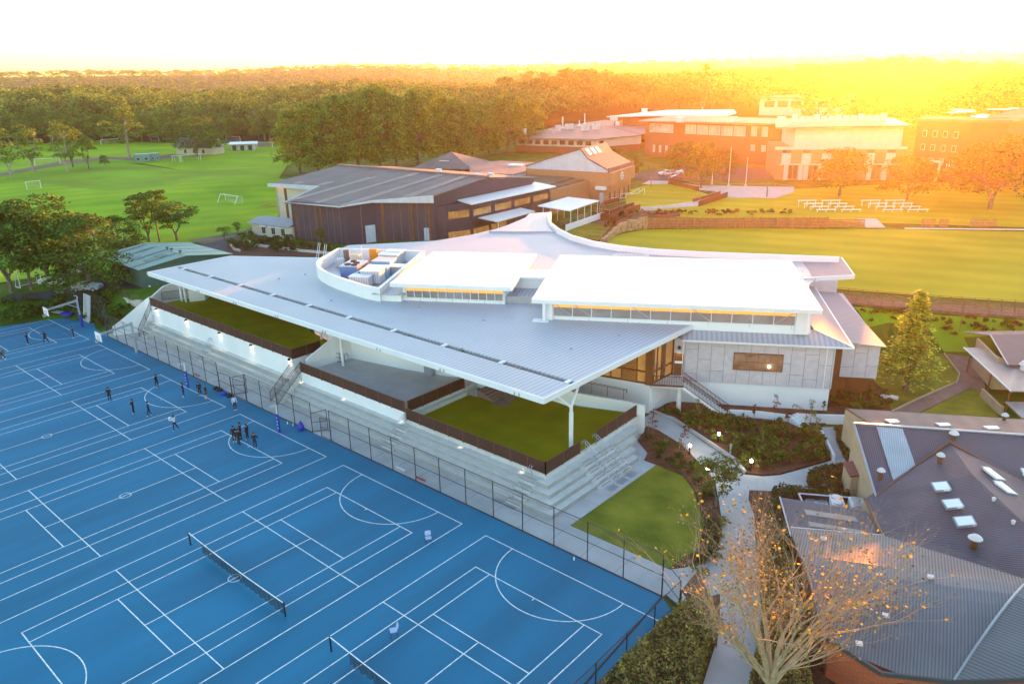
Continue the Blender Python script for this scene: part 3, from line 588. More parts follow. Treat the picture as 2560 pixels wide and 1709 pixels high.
# clerestories
def clerestory(u0, u1, v0, v1, zr, oh, wn, wu, name, trans):
    b = MB(); LB(b, u0, u1, v0+.15, v1, ZR-.6, zr-.35); w = b.build(name, 'white', sc_)
    b = MB(); b.prism([lw(u0-1.1, v0-oh), lw(u1+.9, v0-oh), lw(u1+.7, v1+1), lw(u0-1.0, v1+1)], zr-.33, zr); b.build('roof', 'roof_bright', w)
    b = MB().pwall([lw(u0-1.15, v1+1.05), lw(u0-1.15, v0-oh-.05), lw(u1+.95, v0-oh-.05), lw(u1+.78, v1+1)], zr-.42, zr+.03, .12); b.build('fascia', 'white_metal', w)
    za, zb = ZR+.42, zr-.5
    g_ = MB(); f_ = MB(); L0, L1 = wu
    for i in range(wn):
        a = L0+(L1-L0)*i/wn; c = L0+(L1-L0)*(i+1)/wn; LB(g_, a+.04, c-.04, v0+.05, v0+.14, za, zb)
        LB(f_, a-.04, a+.04, v0, v0+.16, za, zb)
    LB(f_, L1-.04, L1+.04, v0, v0+.16, za, zb); LB(f_, L0-.05, L1+.05, v0-.01, v0+.16, za-.09, za); LB(f_, L0-.05, L1+.05, v0-.01, v0+.16, zb, zb+.09)
    gg = g_.build('window_band', trans, w); f_.build('frame', 'white_metal', gg)
    ib = MB(); LB(ib, L0, L1, v0+.146, v0+.149, zb-.55, zb); ib.build('interior_ceiling', 'int_warm', w); ib = MB(); LB(ib, L0, L1, v0+.146, v0+.149, za, zb-.55); ib.build('interior_wall', 'int_grey', w)
    LBb = MB(); LB(LBb, u0, u1, v0+.08, v0+.16, ZR-.5, za-.09); LBb.build('sill_panel', 'white', w)
    j = MB(); 
    for i in range(1, wn//2+1): u = L0+(L1-L0)*i*2/wn-.3; LB(j, u, u+.03, v0+.07, v0+.08, ZR, za-.1)
    j.build('cladding_joint', 'joint', w); return w, gg
MT['glass_cler'] = mat('clerestory_glass', (.20,.17,.14), .1, col2=(.10,.09,.085), nscale=.5, det=2, spec=.6, alpha=.14)
MT['int_warm'] = mat('lit_timber_interior', (.42,.20,.05), .8, col2=(.28,.14,.05), nscale=.7, emit=((1.0,.42,.08), .22))
MT['int_grey'] = mat('grey_interior_wall', (.50,.52,.56), .8, col2=(.34,.33,.34), nscale=.35)
wA, gA = clerestory(15.4, 42.4, 19.9, 39.5, 10.9, .8, 12, (16.4, 41.1), 'clerestory', 'glass_cler')
b = MB()
for i, (s0, s1) in enumerate(((0,1),(2,1),(4,5),(5,4),(7,8),(8,9),(9,10),(11,12),(6,7))):
    L0, L1 = 16.4, 41.1; ua = L0+(L1-L0)*s0/12; ub = L0+(L1-L0)*s1/12; zA, zB = (10.35, 8.95) if i % 2 == 0 else (8.95, 10.35)
    if i in (0,1,2,4,7): b.bar((*lw(ua,19.93), zA), (*lw(ub,19.93), zB), .05, .10)
each(b, 'truss', 'galv', gA)
for u in (15.3, 42.0):
    MB().bar((*lw(u+.3,19.0),8.45), (*lw(u+.3,19.25),10.5), .28, .28).build('strut', 'white_metal', wA)
LBq = MB(); LB(LBq, 14.3, 16.0, 18.7, 19.6, 8.5, 8.62); LBq.build('strut_base', 'white_metal', wA)
LBq = MB(); LB(LBq, 15.25, 16.35, 19.6, 19.95, ZR, 10.5); LB(LBq, 41.15, 42.45, 19.6, 19.95, ZR-.4, 10.5); each(LBq, 'pier', 'white', wA)
wB, gB = clerestory(-2.4, 10.0, 24.8, 40.5, 10.75, .7, 12, (-1.9, 9.8), 'clerestory', 'glass_cler')
# low roofs filling between
b = MB(); LB(b, -5.7, -2.4, 24.3, 42, ZR, 9.35); b.build('low_roof_block', 'white', sc_)
b = MB(); LB(b, -5.9, -1.9, 23.9, 42.5, 9.35, 9.45); b.build('low_roof', 'roof_white2', sc_)
b = MB(); LB(b, 10.0, 15.4, 25.6, 41.5, ZR, 9.2); b.build('low_roof_block', 'roof_white2', sc_)
b = MB(); LB(b, 9.9, 15.6, 29.6, 32.6, ZR, 10.4); b.build('bridge_block', 'white', sc_)
b = MB(); LB(b, 9.6, 15.9, 29.2, 32.9, 10.45, 10.72); b.build('bridge_roof', 'roof_bright', sc_)
b = MB(); LB(b, 10.02, 15.4, 25.45, 25.6, ZR, 9.3); b.build('gutter', 'galv', sc_)
# plant screen, curved
ps = [(-5.0,24.1),(-7.2,25.1),(-9.9,27.0),(-12.2,28.6),(-14.2,30.3),(-16.1,32.2),(-17.5,34.1),(-18.5,36.2),(-18.95,38.5),(-19.1,41.5),(-19.2,44.7),(-12,44.6),(-6.1,44.3)]
scr = MB().pwall([lw(*p) for p in ps], ZR-.1, 10.05, .3, closed=True).build('plant_screen', 'white', sc_)
MB().pwall([lw(*p) for p in ps], 10.05, 10.12, .42, closed=True).build('coping', 'white_metal', scr)
MB().prism([lw(*p) for p in ps], ZR+.01, ZR+.04).build('plant_deck', 'galv', sc_)
b = MB()
for (ua, va, ub, vb) in ((20.5,41.8,25.5,41.6),(20.5,41.0,25.5,40.7)):
    b.tube((*lw(ua,va+8),9.2), (*lw(ub,vb+8),9.2), .05)
b.tube((*lw(20.5,49.8),8.5), (*lw(20.5,49.8),9.3), .06); b.tube((*lw(25.5,49.6),8.5), (*lw(25.5,49.6),9.3), .06); b.build('roof_rail', 'white_metal', sc_)
b = MB()
for i in range(46):
    p = (RNG.uniform(-50, 15), RNG.uniform(14, 30)); 
b = MB(); 
for (x, y) in ((640,640),(760,690),(905,660),(960,705),(1110,735),(700,630),(1310,800),(1420,770),(1060,800)):
    q = G(x, y, ZR); b.lathe([(.1,0),(.1,.12),(.16,.14),(.02,.2)], (q[0], q[1], ZR), 8)
each(b, 'roof_vent', 'galv', sc_)
# ================= vegetation =================
MT['leaf_gum'] = leafmat('gum_leaves', (.22,.33,.045), (.085,.15,.022), .25)
MT['leaf_dark'] = leafmat('dark_leaves', (.12,.23,.03), (.045,.10,.016), .3)
MT['leaf_light'] = leafmat('young_leaves', (.18,.21,.035), (.08,.11,.02), .5)
MT['leaf_bush'] = leafmat('bushland_leaves', (.22,.32,.05), (.06,.12,.025), .05)
MT['leaf_green'] = leafmat('garden_leaves', (.13,.20,.025), (.05,.095,.014), 1.2)
MT['leaf_red'] = leafmat('red_leaves', (.16,.06,.035), (.08,.03,.02), 1.0)
MT['leaf_hedge'] = leafmat('hedge_leaves', (.10,.12,.02), (.04,.06,.012), 1.5)
MT['bark'] = mat('grey_bark', (.20,.17,.13), .9, col2=(.09,.075,.06), nscale=3, det=6)
MT['bark_pale'] = mat('pale_bark', (.42,.38,.32), .85, col2=(.22,.19,.15), nscale=3, det=6)
def quads(P, Nn, s, asp=.62):
    """leaf quads at P facing roughly Nn"""
    n = len(P); R = RNG.normal(size=(n, 3)); Nn = Nn+R*.75; Nn /= np.linalg.norm(Nn, axis=1, keepdims=True)
    A = np.cross(Nn, RNG.normal(size=(n, 3))); A /= np.linalg.norm(A, axis=1, keepdims=True)+1e-9; B = np.cross(Nn, A)
    s = (s*RNG.uniform(.6, 1.35, n))[:, None]; A = A*s; B = B*s*asp
    return np.stack([P-A*.9, P+B, P+A, P-B*.9], 1).reshape(-1, 3)
def clumps(cs, rs, per, s, flat=.75, fill=.74):
    """leaf quads on the shells of clumps: centres, radii, leaves per clump"""
    out = []
    for c, r in zip(cs, rs):
        d = RNG.normal(size=(per, 3)); d /= np.linalg.norm(d, axis=1, keepdims=True); d[:, 2] = np.where(d[:, 2] < -.35, -d[:, 2], d[:, 2])
        k = RNG.uniform(fill, 1.06, (per, 1)); P = c+d*r*k*np.array([1, 1, flat]); out.append(quads(P, d, s))
    return np.concatenate(out)
def leafmesh(name, V, m):
    F = np.arange(len(V)).reshape(-1, 4); return np_mesh(name, V, F, [m])
def tree_proto(kind, seed):
    """returns (crown mesh, trunk MB) for a tree 10 m tall"""
    global RNG
    RNG = np.random.default_rng(seed); rn = RNG; tr = MB(); cs = []; rs = []
    if kind == 'gum':
        n = 64; s = .16; per = 80
        for i in range(n):
            a = rn.uniform(0, 2*math.pi); h = rn.beta(1.25, 1.15); z = 1.9+h*7.1; R = 2.8*math.sin(math.pi*min(1, (h*.75+.17)))**.6
            k = R*rn.uniform(.55, 1.0)
            cs.append((k*math.cos(a)*1.1, k*math.sin(a)*1.1, z)); rs.append(rn.uniform(.65, 1.15))
        m = 'leaf_gum'; tw = .17
    elif kind == 'slim':
        n = 36; s = .15; per = 55
        for i in range(n):
            a = rn.uniform(0, 2*math.pi); h = rn.uniform(0, 1); z = 2.9+h*6.5; R = 2.1*math.sin(math.pi*(h*.72+.2))
            k = R*rn.uniform(.2, 1.0); cs.append((k*math.cos(a), k*math.sin(a), z)); rs.append(rn.uniform(.5, .85))
        m = 'leaf_gum'; tw = .15
    elif kind == 'round':
        n = 52; s = .17; per = 110
        for i in range(n):
            a = rn.uniform(0, 2*math.pi); h = rn.uniform(0, 1); z = 2.2+h*6.6; R = 4.2*math.sqrt(max(.05, 1-(h*1.15-.35)**2*1.3))
            k = R*rn.uniform(.6, 1.0); cs.append((k*math.cos(a), k*math.sin(a), z)); rs.append(rn.uniform(.9, 1.5))
        m = 'leaf_dark'; tw = .22
    elif kind == 'open':
        n = 40; s = .16; per = 85
        for i in range(n):
            a = rn.uniform(0, 2*math.pi); h = rn.beta(2.2, 1.2); z = 1.9+h*7.3; R = 3.1*(h**.33)*math.sqrt(max(.05, 1-(h-.45)**2*2))
            k = R*rn.uniform(.35, 1.0); cs.append((k*math.cos(a), k*math.sin(a), z)); rs.append(rn.uniform(.55, 1.05))
        m = 'leaf_dark'; tw = .17
    elif kind == 'conifer':
        V = []
        for i in range(34):
            z = 1.6+8.2*i/34; R = 2.0*(1-(z-1.2)/8.9)**.8
            for j in range(9):
                a = rn.uniform(0, 2*math.pi); L_ = R*rn.uniform(.75, 1.15)
                t = rn.uniform(.15, 1, (16, 1)); P = np.hstack([t*L_*math.cos(a), t*L_*math.sin(a), z-.25*t*L_+.1])+rn.normal(size=(16, 3))*.12
                V.append(quads(P, np.tile([0, 0, 1.], (16, 1)), .13)); tr.tube((0, 0, z), (L_*.8*math.cos(a), L_*.8*math.sin(a), z-.2*L_), .02, 3, caps=False)
        tr.tube((0, 0, 0), (0, 0, 9.6), .17, 8, r2=.03)
        return leafmesh('crown', np.concatenate(V), 'leaf_light'), tr
    if kind == 'bushy':
        n = 74; s = .15; per = 120; tw = .22; m = 'leaf_dark'
        for i in range(n):
            a = rn.uniform(0, 2*math.pi); h = rn.uniform(0, 1); z = .9+h*8.3; R = 3.4*math.sin(math.pi*(h*.72+.26))**.6; k = R*rn.uniform(.6, 1.0); cs.append((k*math.cos(a), k*math.sin(a), z)); rs.append(rn.uniform(.7, 1.45))
    V = clumps(cs, rs, per, s)
    nf = rn.integers(2, 4); forks = []
    for i in range(nf):
        a = 2*math.pi*i/nf+rn.uniform(0, 1); q = (math.cos(a)*.75, math.sin(a)*.75, rn.uniform(3.4, 4.6)); fz = rn.uniform(1.2, 2.2)
        p0 = (0, 0, fz); tr.tube(p0, q, tw*.75, 7, r2=tw*.5, caps=False); forks.append(q)
        q2 = (q[0]*1.5, q[1]*1.5, q[2]+2.6); tr.tube(q, q2, tw*.5, 6, r2=tw*.22, caps=False); forks.append(q2)
    tr.tube((0, 0, -.3), (0, 0, 2.2), tw*1.15, 8, r2=tw*.8)
    for c, r in zip(cs, rs):
        f = min(forks, key=lambda f: (Vector(f)-Vector(c)).length+max(0, f[2]-c[2])*2); tr.tube(f, c, tw*.2, 4, r2=tw*.06, caps=False)
    return leafmesh('crown', V, m), tr
PROTO = {}
def get_proto(kind, k):
    key = (kind, k)
    if key not in PROTO:
        cm, tr = tree_proto(kind, 100+k*17+len(kind)*3); tmp = tr.build('trunk', 'bark_pale' if kind in ('slim',) else 'bark'); tm = tmp.data; bpy.data.objects.remove(tmp); PROTO[key] = (cm, tm)
    return PROTO[key]
def put_tree(base, h, wscale, kind, k, label, group=None, cat='tree', name='gum_tree', leaf=None):
    cm, tm = get_proto(kind, k); s = h/10
    t = thing(name, label, cat, base, group); t.rotation_euler = (0, 0, RNG.uniform(0, 6.28)); t.scale = (s*wscale, s*wscale, s)
    if leaf:
        key = (kind, k, leaf)
        if key not in PROTO: c2 = cm.copy(); c2.materials.clear(); c2.materials.append(MT[leaf]); PROTO[key] = c2
        cm = PROTO[key]
    for nm, me in (('crown', cm), ('trunk', tm)):
        o = bpy.data.objects.new(nm, me); COL.objects.link(o); o.parent = t
    return t
NW = {'gum': 3.0, 'slim': 1.9, 'round': 4.2, 'open': 2.9, 'conifer': 1.7, 'bushy': 3.6}
def tree_px(k, bx, by, ty, hw, kind, var, label, group=None, name='gum_tree', leaf=None, bz=None):
    """tree standing at the ground point seen at (bx,by) of crop k, top at ty, crown half-width hw"""
    p = T(*c_(k, bx, by)) if bz is None else np.array(g(k, bx, by, bz))
    x0, y0 = c_(k, bx, ty); top = Hv(p, x0, y0); h = max(1.0, top-p[2])
    x1, y1, Wd = REG[k][0], REG[k][2], REG[k][4]; dist = np.linalg.norm(p-CAMP); wpx = hw*(y1-x1)/Wd; wm = wpx*dist/FPX
    return put_tree(p, h, wm/(NW[kind]*h/10), kind, var, label, group, name=name, leaf=leaf)
REG['v'] = (0, 0, 2560, 1709, 2349)
TL = [
 ('m',80,805,455,75,'slim',1,'pale-trunked gum tree leftmost in the row along the dirt strip by the fields','gum_tree',None),
 ('m',230,765,400,85,'slim',2,'drooping gum tree second from left on the dirt strip, before the long goal','gum_tree',None),
 ('m',460,765,402,85,'slim',3,'pale forked gum tree third from the left along the dirt strip','gum_tree',None),
 ('m',500,735,455,75,'open',4,'dark-trunked tree close behind the forked gum tree on the dirt strip','tree','leaf_gum'),
 ('m',608,745,520,60,'open',5,'small leaning tree right of the dark-trunked tree on the dirt strip','tree','leaf_gum'),
 ('m',718,722,642,26,'round',6,'tiny round bush alone on the dirt strip left of the green containers','shrub','leaf_dark'),
 ('m',885,672,305,105,'slim',7,'tallest gum tree with a dense top standing left of the green containers','gum_tree',None),
 ('m',1345,660,380,185,'round',8,'broad round dark green tree over the white cottage','tree','leaf_dark'),
 ('m',340,1540,885,225,'gum',11,'large dark leaning tree between the left court end and the field','tree','leaf_dark'),
 ('m',80,1580,1000,190,'gum',12,'dark tree at the left edge of the picture beside the court bank','tree','leaf_dark'),
 ('m',215,1560,960,150,'open',13,'thin tree between the two dark trees by the court bank','tree','leaf_dark'),
 ('m',620,1560,1040,250,'bushy',14,'dense bushy green tree touching the green shed','tree','leaf_dark'),
 ('m',470,1540,1000,150,'gum',15,'tree with brown trunk just left of the dense bushy tree','tree','leaf_dark'),
 ('m',840,1330,1050,130,'bushy',16,'tree behind the dense bushy tree at the left end of the green shed roof','tree','leaf_dark'),
 ('m',1020,1245,895,125,'open',17,'forked dark tree behind the ridge of the green shed','tree','leaf_dark'),
 ('m',1090,1245,868,95,'open',18,'tall thin tree in the middle behind the green shed','tree','leaf_dark'),
 ('m',1210,1235,965,140,'open',19,'spreading dark tree right of the others behind the green shed','tree','leaf_dark'),
 ('m',1535,1235,1130,45,'open',20,'small young tree at the end of the garden by the road','tree','leaf_gum'),
 ('m',2185,1290,1150,45,'open',21,'slender young tree in the garden before the brown hall','tree','leaf_light'),
 ('m',1625,1180,1100,30,'open',22,'very small sapling beside the road near the white classroom hut','tree','leaf_gum'),
 ('n',300,770,322,157,'bushy',1,'lowest gum at the left end of the big clump behind the brown hall','gum_tree','leaf_gum'),
 ('n',430,775,262,178,'bushy',2,'broad gum second from the left in the big clump','gum_tree','leaf_gum'),
 ('n',560,765,227,183,'bushy',3,'tall rounded gum third from the left in the big clump','gum_tree','leaf_gum'),
 ('n',700,750,177,173,'bushy',4,'tall gum in the left half of the big clump with a high green top','gum_tree','leaf_gum'),
 ('n',850,745,157,173,'bushy',5,'highest gum in the middle of the big clump','gum_tree','leaf_gum'),
 ('n',960,735,237,136,'bushy',6,'lower gum in the dip between the two highest tops of the clump','gum_tree','leaf_gum'),
 ('n',1110,720,187,162,'bushy',1,'gum with a high top right of the dip in the clump','gum_tree','leaf_gum'),
 ('n',1240,700,192,157,'bushy',2,'gum above the small hipped roof, right half of the clump','gum_tree','leaf_gum'),
 ('n',1370,690,257,147,'bushy',3,'gum with bare orange trunk, right half of the clump','gum_tree','leaf_gum'),
 ('n',1480,670,292,136,'bushy',4,'lower gum on the right slope of the big clump','gum_tree','leaf_gum'),
 ('n',1590,650,277,126,'bushy',5,'gum at the right end of the clump by the field gap','gum_tree','leaf_gum'),
 ('n',1720,630,227,147,'bushy',6,'first gum beyond the field gap, left of the science block','gum_tree','leaf_gum'),
 ('n',1850,610,272,136,'bushy',1,'gum directly left of the science block roof','gum_tree','leaf_gum'),
 ('o',60,610,300,120,'gum',2,'gum half hidden by the left end of the science block','gum_tree',None),
 ('o',190,560,270,130,'gum',3,'green-topped gum above the left eave of the science block','gum_tree',None),
]
MT['leaf_green2'] = leafmat('fig_leaves', (.10,.16,.02), (.035,.07,.010), .4)
for a in TL: tree_px(a[0], a[1], a[2], a[3], a[4], a[5], a[6], a[7], name=a[8], leaf=a[9])
TB = [  # tall trees behind the science block (crop o): x, base y, top y, half width
 (20,430,110,100),(250,420,75,130),(400,400,85,110),(500,420,45,120),(650,390,50,120),(790,400,65,120),(930,390,100,110),(1060,400,115,120),(1200,390,130,110),(1390,390,105,120),(1480,400,165,100),(1640,390,120,120),(1800,380,110,130),(1950,370,105,130),(2100,360,110,140),(2260,360,95,140)]
for i, (x, by, ty, hw) in enumerate(TB):
    tree_px('o', x, by, ty, hw, 'gum', 1+i % 6, 'tall golden gum in the row rising to the skyline behind the school blocks', 'skyline gums behind the school blocks')
tree_px('o', 1570, 470, 8, 62, 'slim', 9, 'tall thin pine with a tufted top rising above the skyline', None, 'pine_tree', 'leaf_dark')
TC = [ # trees among the right hand campus (view coordinates)
 (1570,412,322,44,'round','leaf_green2','rounded tree in front of the long brick block, left of the taller one'),
 (1608,432,318,36,'round','leaf_light','yellow-green rounded tree by the parked cars'),
 (1655,415,338,30,'round','leaf_green2','dark tree between the rounded trees and the flagpoles'),
 (1400,400,332,34,'round','leaf_green2','bushy tree behind the auditorium roof'),
 (1445,408,355,26,'round','leaf_dark','low bushy tree at the corner of the auditorium'),
 (1640,290,255,24,'gum',None,'small gum between the far roofs left of the pine'),
 (1925,450,335,56,'round','leaf_light','round tree in front of the left part of the white-fronted block'),
 (2080,462,352,54,'round','leaf_light','round tree in front of the right corner of the white-fronted block'),
 (2270,480,318,80,'round','leaf_light','big spreading tree at the right edge beside the brick tower'),
 (2330,440,300,60,'round','leaf_light','tree behind the big spreading tree at the right edge'),
 (2180,350,175,60,'gum',None,'tall gum on the ridge right of the sun'),
 (2250,340,160,60,'gum',None,'taller gum on the ridge near the right edge'),
 (2330,340,150,62,'gum',None,'highest gum on the ridge at the right edge'),
 (2120,320,200,50,'gum',None,'gum on the ridge just right of the sun glare'),
 (1880,300,190,50,'gum',None,'gum on the ridge just left of the sun glare'),
 (2390,370,170,60,'gum',None,'gum at the far right edge above the roofs'),
 (1980,290,215,40,'gum',None,'low gum directly below the sun'),(2060,290,220,40,'gum',None,'low gum below the right side of the sun'),
]
for i, (x, by, ty, hw, kd, lf, lb) in enumerate(TC): tree_px('v', x, by, ty, hw, kd, 3+i % 3 if kd == 'gum' else 8+6*(i % 2), lb, name='gum_tree' if kd == 'gum' else 'tree', leaf=lf)
# bare small trees on the lawn
def bare_tree(p, h, label, seed, m='bark', name='bare_tree', spread=1.0, leaves=0, leafm=None):
    rr = random.Random(seed); t = thing(name, label, 'tree', p); tr = MB(); tips = []
    def grow(q, d, L_, r, dep):
        e = q+d*L_; tr.tube(q, e, r, 5 if r > .04 else 3, r2=r*.68, caps=False)
        if dep == 0: tips.append(e); return
        for _ in range(rr.choice((2, 3))):
            nd = (d+Vector((rr.uniform(-1, 1), rr.uniform(-1, 1), rr.uniform(-.25, .6)))*.62*spread).normalized(); grow(e, nd, L_*rr.uniform(.62, .86), r*.64, dep-1)
    grow(Vector(p), Vector((0, 0, 1)), h*.3, h*.022, 5)
    tr.build('trunk', m, t); return t
for (k, x, y, h, lb) in (('o',1165,1010,6,'bare young tree in a bark circle on the lawn beside the auditorium'),('o',2085,1090,7,'bare tree at the right end of the ramp lawn'),('o',1010,930,6,'bare tree at the corner of the auditorium'),):
    bare_tree(t_(k, x, y), h, lb, int(x))
for (k, x, y, h, lb) in (('m',1810,550,17,'grey leafless tree with white limbs at the bushland edge behind the far goal'),('m',740,290,16,'bare white-limbed tree in the middle of the bushland'),('m',890,290,16,'bare grey tree right of the white-limbed one in the bushland'),('m',1420,225,18,'wide pale dead tree crown high in the bushland')):
    bare_tree(T(*c_(k, x, y))+np.array([0,0,3.0 if y < 500 else 0]), h, lb, int(x), 'bark_pale', spread=1.2)
# ---------------- bushland ----------------
def bush_template(seed, n, per, s):
    global RNG
    RNG = np.random.default_rng(seed); cs = []; rs = []
    for i in range(n):
        a = RNG.uniform(0, 6.28); h = RNG.uniform(0, 1); k = .34*math.sqrt(1-h*h*.8)*RNG.uniform(.3, 1); cs.append((k*math.cos(a), k*math.sin(a), .48+h*.42)); rs.append(RNG.uniform(.09, .16))
    return clumps(cs, rs, per, s, .85, .9)
tnear = [bush_template(500+i, 17, 24, .033) for i in range(6)]
tfar = [bush_template(600+i, 8, 9, .062) for i in range(5)]
RNG = np.random.default_rng(11)
def scatter(r0off, r1, sp, grow_, hh, tpl, name, az0=-1.42, az1=.02):
    out = []; r = None; A = az0
    rr = 240.0
    while rr < r1:
        s_ = sp*(1+grow_*max(0, rr-400)/1000); n = int((az1-az0)*rr/s_)
        az = az0+(np.arange(n)+RNG.uniform(-.45, .45, n))*(az1-az0)/n; q = rr+RNG.uniform(-.45, .45, n)*s_
        ok = (q > bush_r(az)+r0off[0]) & (q < r0off[1]); az = az[ok]; q = q[ok]
        x = CX+q*np.sin(az); y = CY+q*np.cos(az); z = hgt(x, y); h = hh*RNG.uniform(.62, 1.32, len(q)); wd = h*RNG.uniform(.85, 1.25, len(q)); an = RNG.uniform(0, 6.28, len(q)); ti = RNG.integers(0, len(tpl), len(q))
        for k in range(len(q)):
            t = tpl[ti[k]]; c, s = math.cos(an[k]), math.sin(an[k]); W_k = wd[k]*(s_/sp)**.6
            out.append(np.stack([x[k]+(t[:, 0]*c-t[:, 1]*s)*W_k, y[k]+(t[:, 0]*s+t[:, 1]*c)*W_k, z[k]+t[:, 2]*h[k]], 1).astype(np.float32))
        rr += s_*.9
    V = np.concatenate(out); me = leafmesh(name, V, 'leaf_bush'); o = bpy.data.objects.new(name, me); COL.objects.link(o); return o
o = scatter((6, 620), 620, 8.5, .6, 17, tnear, 'bushland'); tag(o, kind='stuff', label='dense gum bushland beyond the playing fields')
o = scatter((0, 3000), 3000, 15, .9, 16, tfar, 'distant_bushland') if False else scatter((0, 3000), 3000, 15, 1.0, 16, tfar, 'distant_bushland'); tag(o, kind='stuff', label='distant bushland rolling to the skyline')
# individual gums along the bushland edge
RNG = np.random.default_rng(5)
for i in range(26):
    x = -20+660*i/25+RNG.uniform(-9, 9); yb = np.interp(x, [a for a, b in FE], [b for a, b in FE])+RNG.uniform(-1, 3)
    p = T(x, yb); put_tree(p, RNG.uniform(12, 19), RNG.uniform(.8, 1.2), 'gum', 1+i % 6, 'dark green gum tree at the near edge of the bushland behind the playing fields', 'gums at the bushland edge')
# ================= fences, court gear, people =================
MT['wire'] = mesh_screen('chain_wire', (.05,.05,.07), .05, .16)
MT['net'] = mesh_screen('net_mesh', (.02,.03,.035), .05, .55)
MT['pad_blue'] = mat('blue_pad_vinyl', (.01,.035,.38), .5, var=.1)
MT['red'] = mat('red_paint', (.45,.05,.04), .5)
MT['chair_blue'] = mat('pale_blue_plastic', (.42,.48,.70), .45, var=.05)
MT['skin'] = mat('skin', (.50,.28,.19), .6, var=.05)
MT['c_black'] = mat('black_tracksuit', (.013,.013,.018), .85, var=.2, nscale=6)
MT['c_navy'] = mat('navy_cloth', (.010,.018,.055), .85, var=.2, nscale=6)
MT['c_white'] = mat('white_cloth', (.62,.66,.74), .85, var=.1)
MT['c_brown'] = mat('brown_cloth', (.10,.055,.025), .85, var=.2)
MT['shoe'] = mat('white_shoe', (.62,.60,.62), .6)
MT['hair'] = mat('dark_hair', (.02,.012,.008), .6)
MT['hair2'] = mat('brown_hair', (.09,.04,.018), .6)
MT['grey'] = mat('grey_cloth', (.35,.36,.38), .85)
def fence(pts, h, label, z=0.0, sp=3.06, mid=True, skip=(), group=None):
    t = thing('chainlink_fence', label, 'fence', (*pts[0], z), group); po = MB()
    for a, b in zip(pts[:-1], pts[1:]):
        a = np.array(a, float); b = np.array(b, float); n = max(1, round(np.hypot(*(b-a))/sp))
        for i in range(n+1):
            p = a+(b-a)*i/n
            if i == 0 and not np.allclose(a, pts[0]): continue
            po.tube((p[0], p[1], z), (p[0], p[1], z+h), .04, 6)
    each(po, 'post', 'black', t)
    r = MB(); r.path([(*p, z+h) for p in pts], .03, 5); r.build('top_rail', 'black', t)
    if mid: r = MB(); r.path([(*p, z+h*.5) for p in pts], .028, 5); r.build('middle_rail', 'black', t)
    m = MB()
    for a, b in zip(pts[:-1], pts[1:]): m.add([(*a, z+.03), (*b, z+.03), (*b, z+h), (*a, z+h)], [(0,1,2,3)])
    m.build('wire_mesh', 'wire', t)
    if mid == 1: MB().wall(pts[0], pts[-1], z, z+.06, .08).build('bottom_kerb', 'brown_screen', t)
    return t
fence([(-56.8,2.25),(-26.2,2.25)], 3.3, 'black wire fence beside the blue courts, far stretch below the wall lamps')
fence([(-20.3,2.25),(-8.0,2.25)], 3.3, 'black wire fence stretch between the two tall gate frames')
fence([(-4.9,2.25),(31.9,2.25)], 3.3, 'black wire fence beside the blue courts, long near stretch beside the wide steps', mid=1)
fence([(31.95,2.2),(33.95,.9),(33.95,-30)], 3.0, 'wire fence along the near end of the courts beside the leafy hedge')
fence([(-57.2,2.3),(-61.4,4.2)], 3.4, 'short angled wire fence behind the second basketball hoop', z=0)
fence([(-61.5,4.3),(-66.5,4.6),(-73.0,3.2)], 4.2, 'tall wire fence at the far corner of the courts behind the stored poles')
def gate(x, w_, lab, ang):
    t = thing('fence_gate', lab, 'gate', (x, 2.25, 0)); b = MB(); d = np.array((math.cos(ang), math.sin(ang)))*w_
    P = [(0,0,.1),(0,0,2.1),(d[0],d[1],2.3),(d[0],d[1],.1),(0,0,.1)]
    b.path([(x+p[0], 2.25+p[1], p[2]) for p in P], .035, 6); b.tube((x,2.25,1.1),(x+d[0],2.25+d[1],1.1),.03,6); b.build('frame', 'black', t)
    MB().add([(x,2.25,.1),(x+d[0],2.25+d[1],.1),(x+d[0],2.25+d[1],2.2),(x,2.25,2.1)], [(0,1,2,3)]).build('wire_mesh', 'wire', t)
gate(-23.4, 1.6, 'open black gate frame in the fence near the standing group by the bags', .95)
gate(-26.1, 2.6, 'closed wire gate left of the open gate frame', 0.0); gate(-22.9, 2.5, 'closed wire gate right of the open gate frame', 0)
gate(-8.0, 1.5, 'open black gate frame in the middle of the fence', 1.0); gate(-6.5, 1.55, 'closed wire gate beside the middle gate frame', 0)
# tennis nets
def tennis_net(x0, lab):
    y = -15.25; t = thing('tennis_net', lab, 'tennis net', (x0, y, 0)); 
    for x in (x0, x0+12.8): MB().tube((x,y,0),(x,y,1.12),.06,10).build('post', 'black', t)
    m = MB(); n = 64; P = []
    for i in range(n+1):
        x = x0+1.9+(10.8)*i/n; zt = 1.07-.16*math.sin(math.pi*min(1,(x-x0)/12.8)); yy = y+.10*math.sin(i*1.7); zb = .05+.12*abs(math.sin(i*.85)); P.append((x, yy, zt, zb))
    for a, b in zip(P[:-1], P[1:]): m.add([(a[0],a[1]*.5+y*.5,a[2]),(b[0],b[1]*.5+y*.5,b[2]),(b[0],b[1],b[3]),(a[0],a[1],a[3])], [(0,1,2,3)])
    m.build('net', 'net', t)
    c = MB(); c.path([(x0,y,1.08)]+[(a[0],y,a[2]) for a in P[::4]]+[(x0+12.8,y,1.06)], .035, 5); c.build('headband', 'line', t)
    c = MB(); 
    for a in P[::3]: c.tube((a[0],a[1],a[3]),(a[0],y,a[2]),.012,3)
    c.build('net_folds', 'black', t)
tennis_net(1.2, 'sagging tennis net between two dark posts on the middle blue court')
tennis_net(19.0, 'tennis net at the bottom edge of the picture with one post in view')
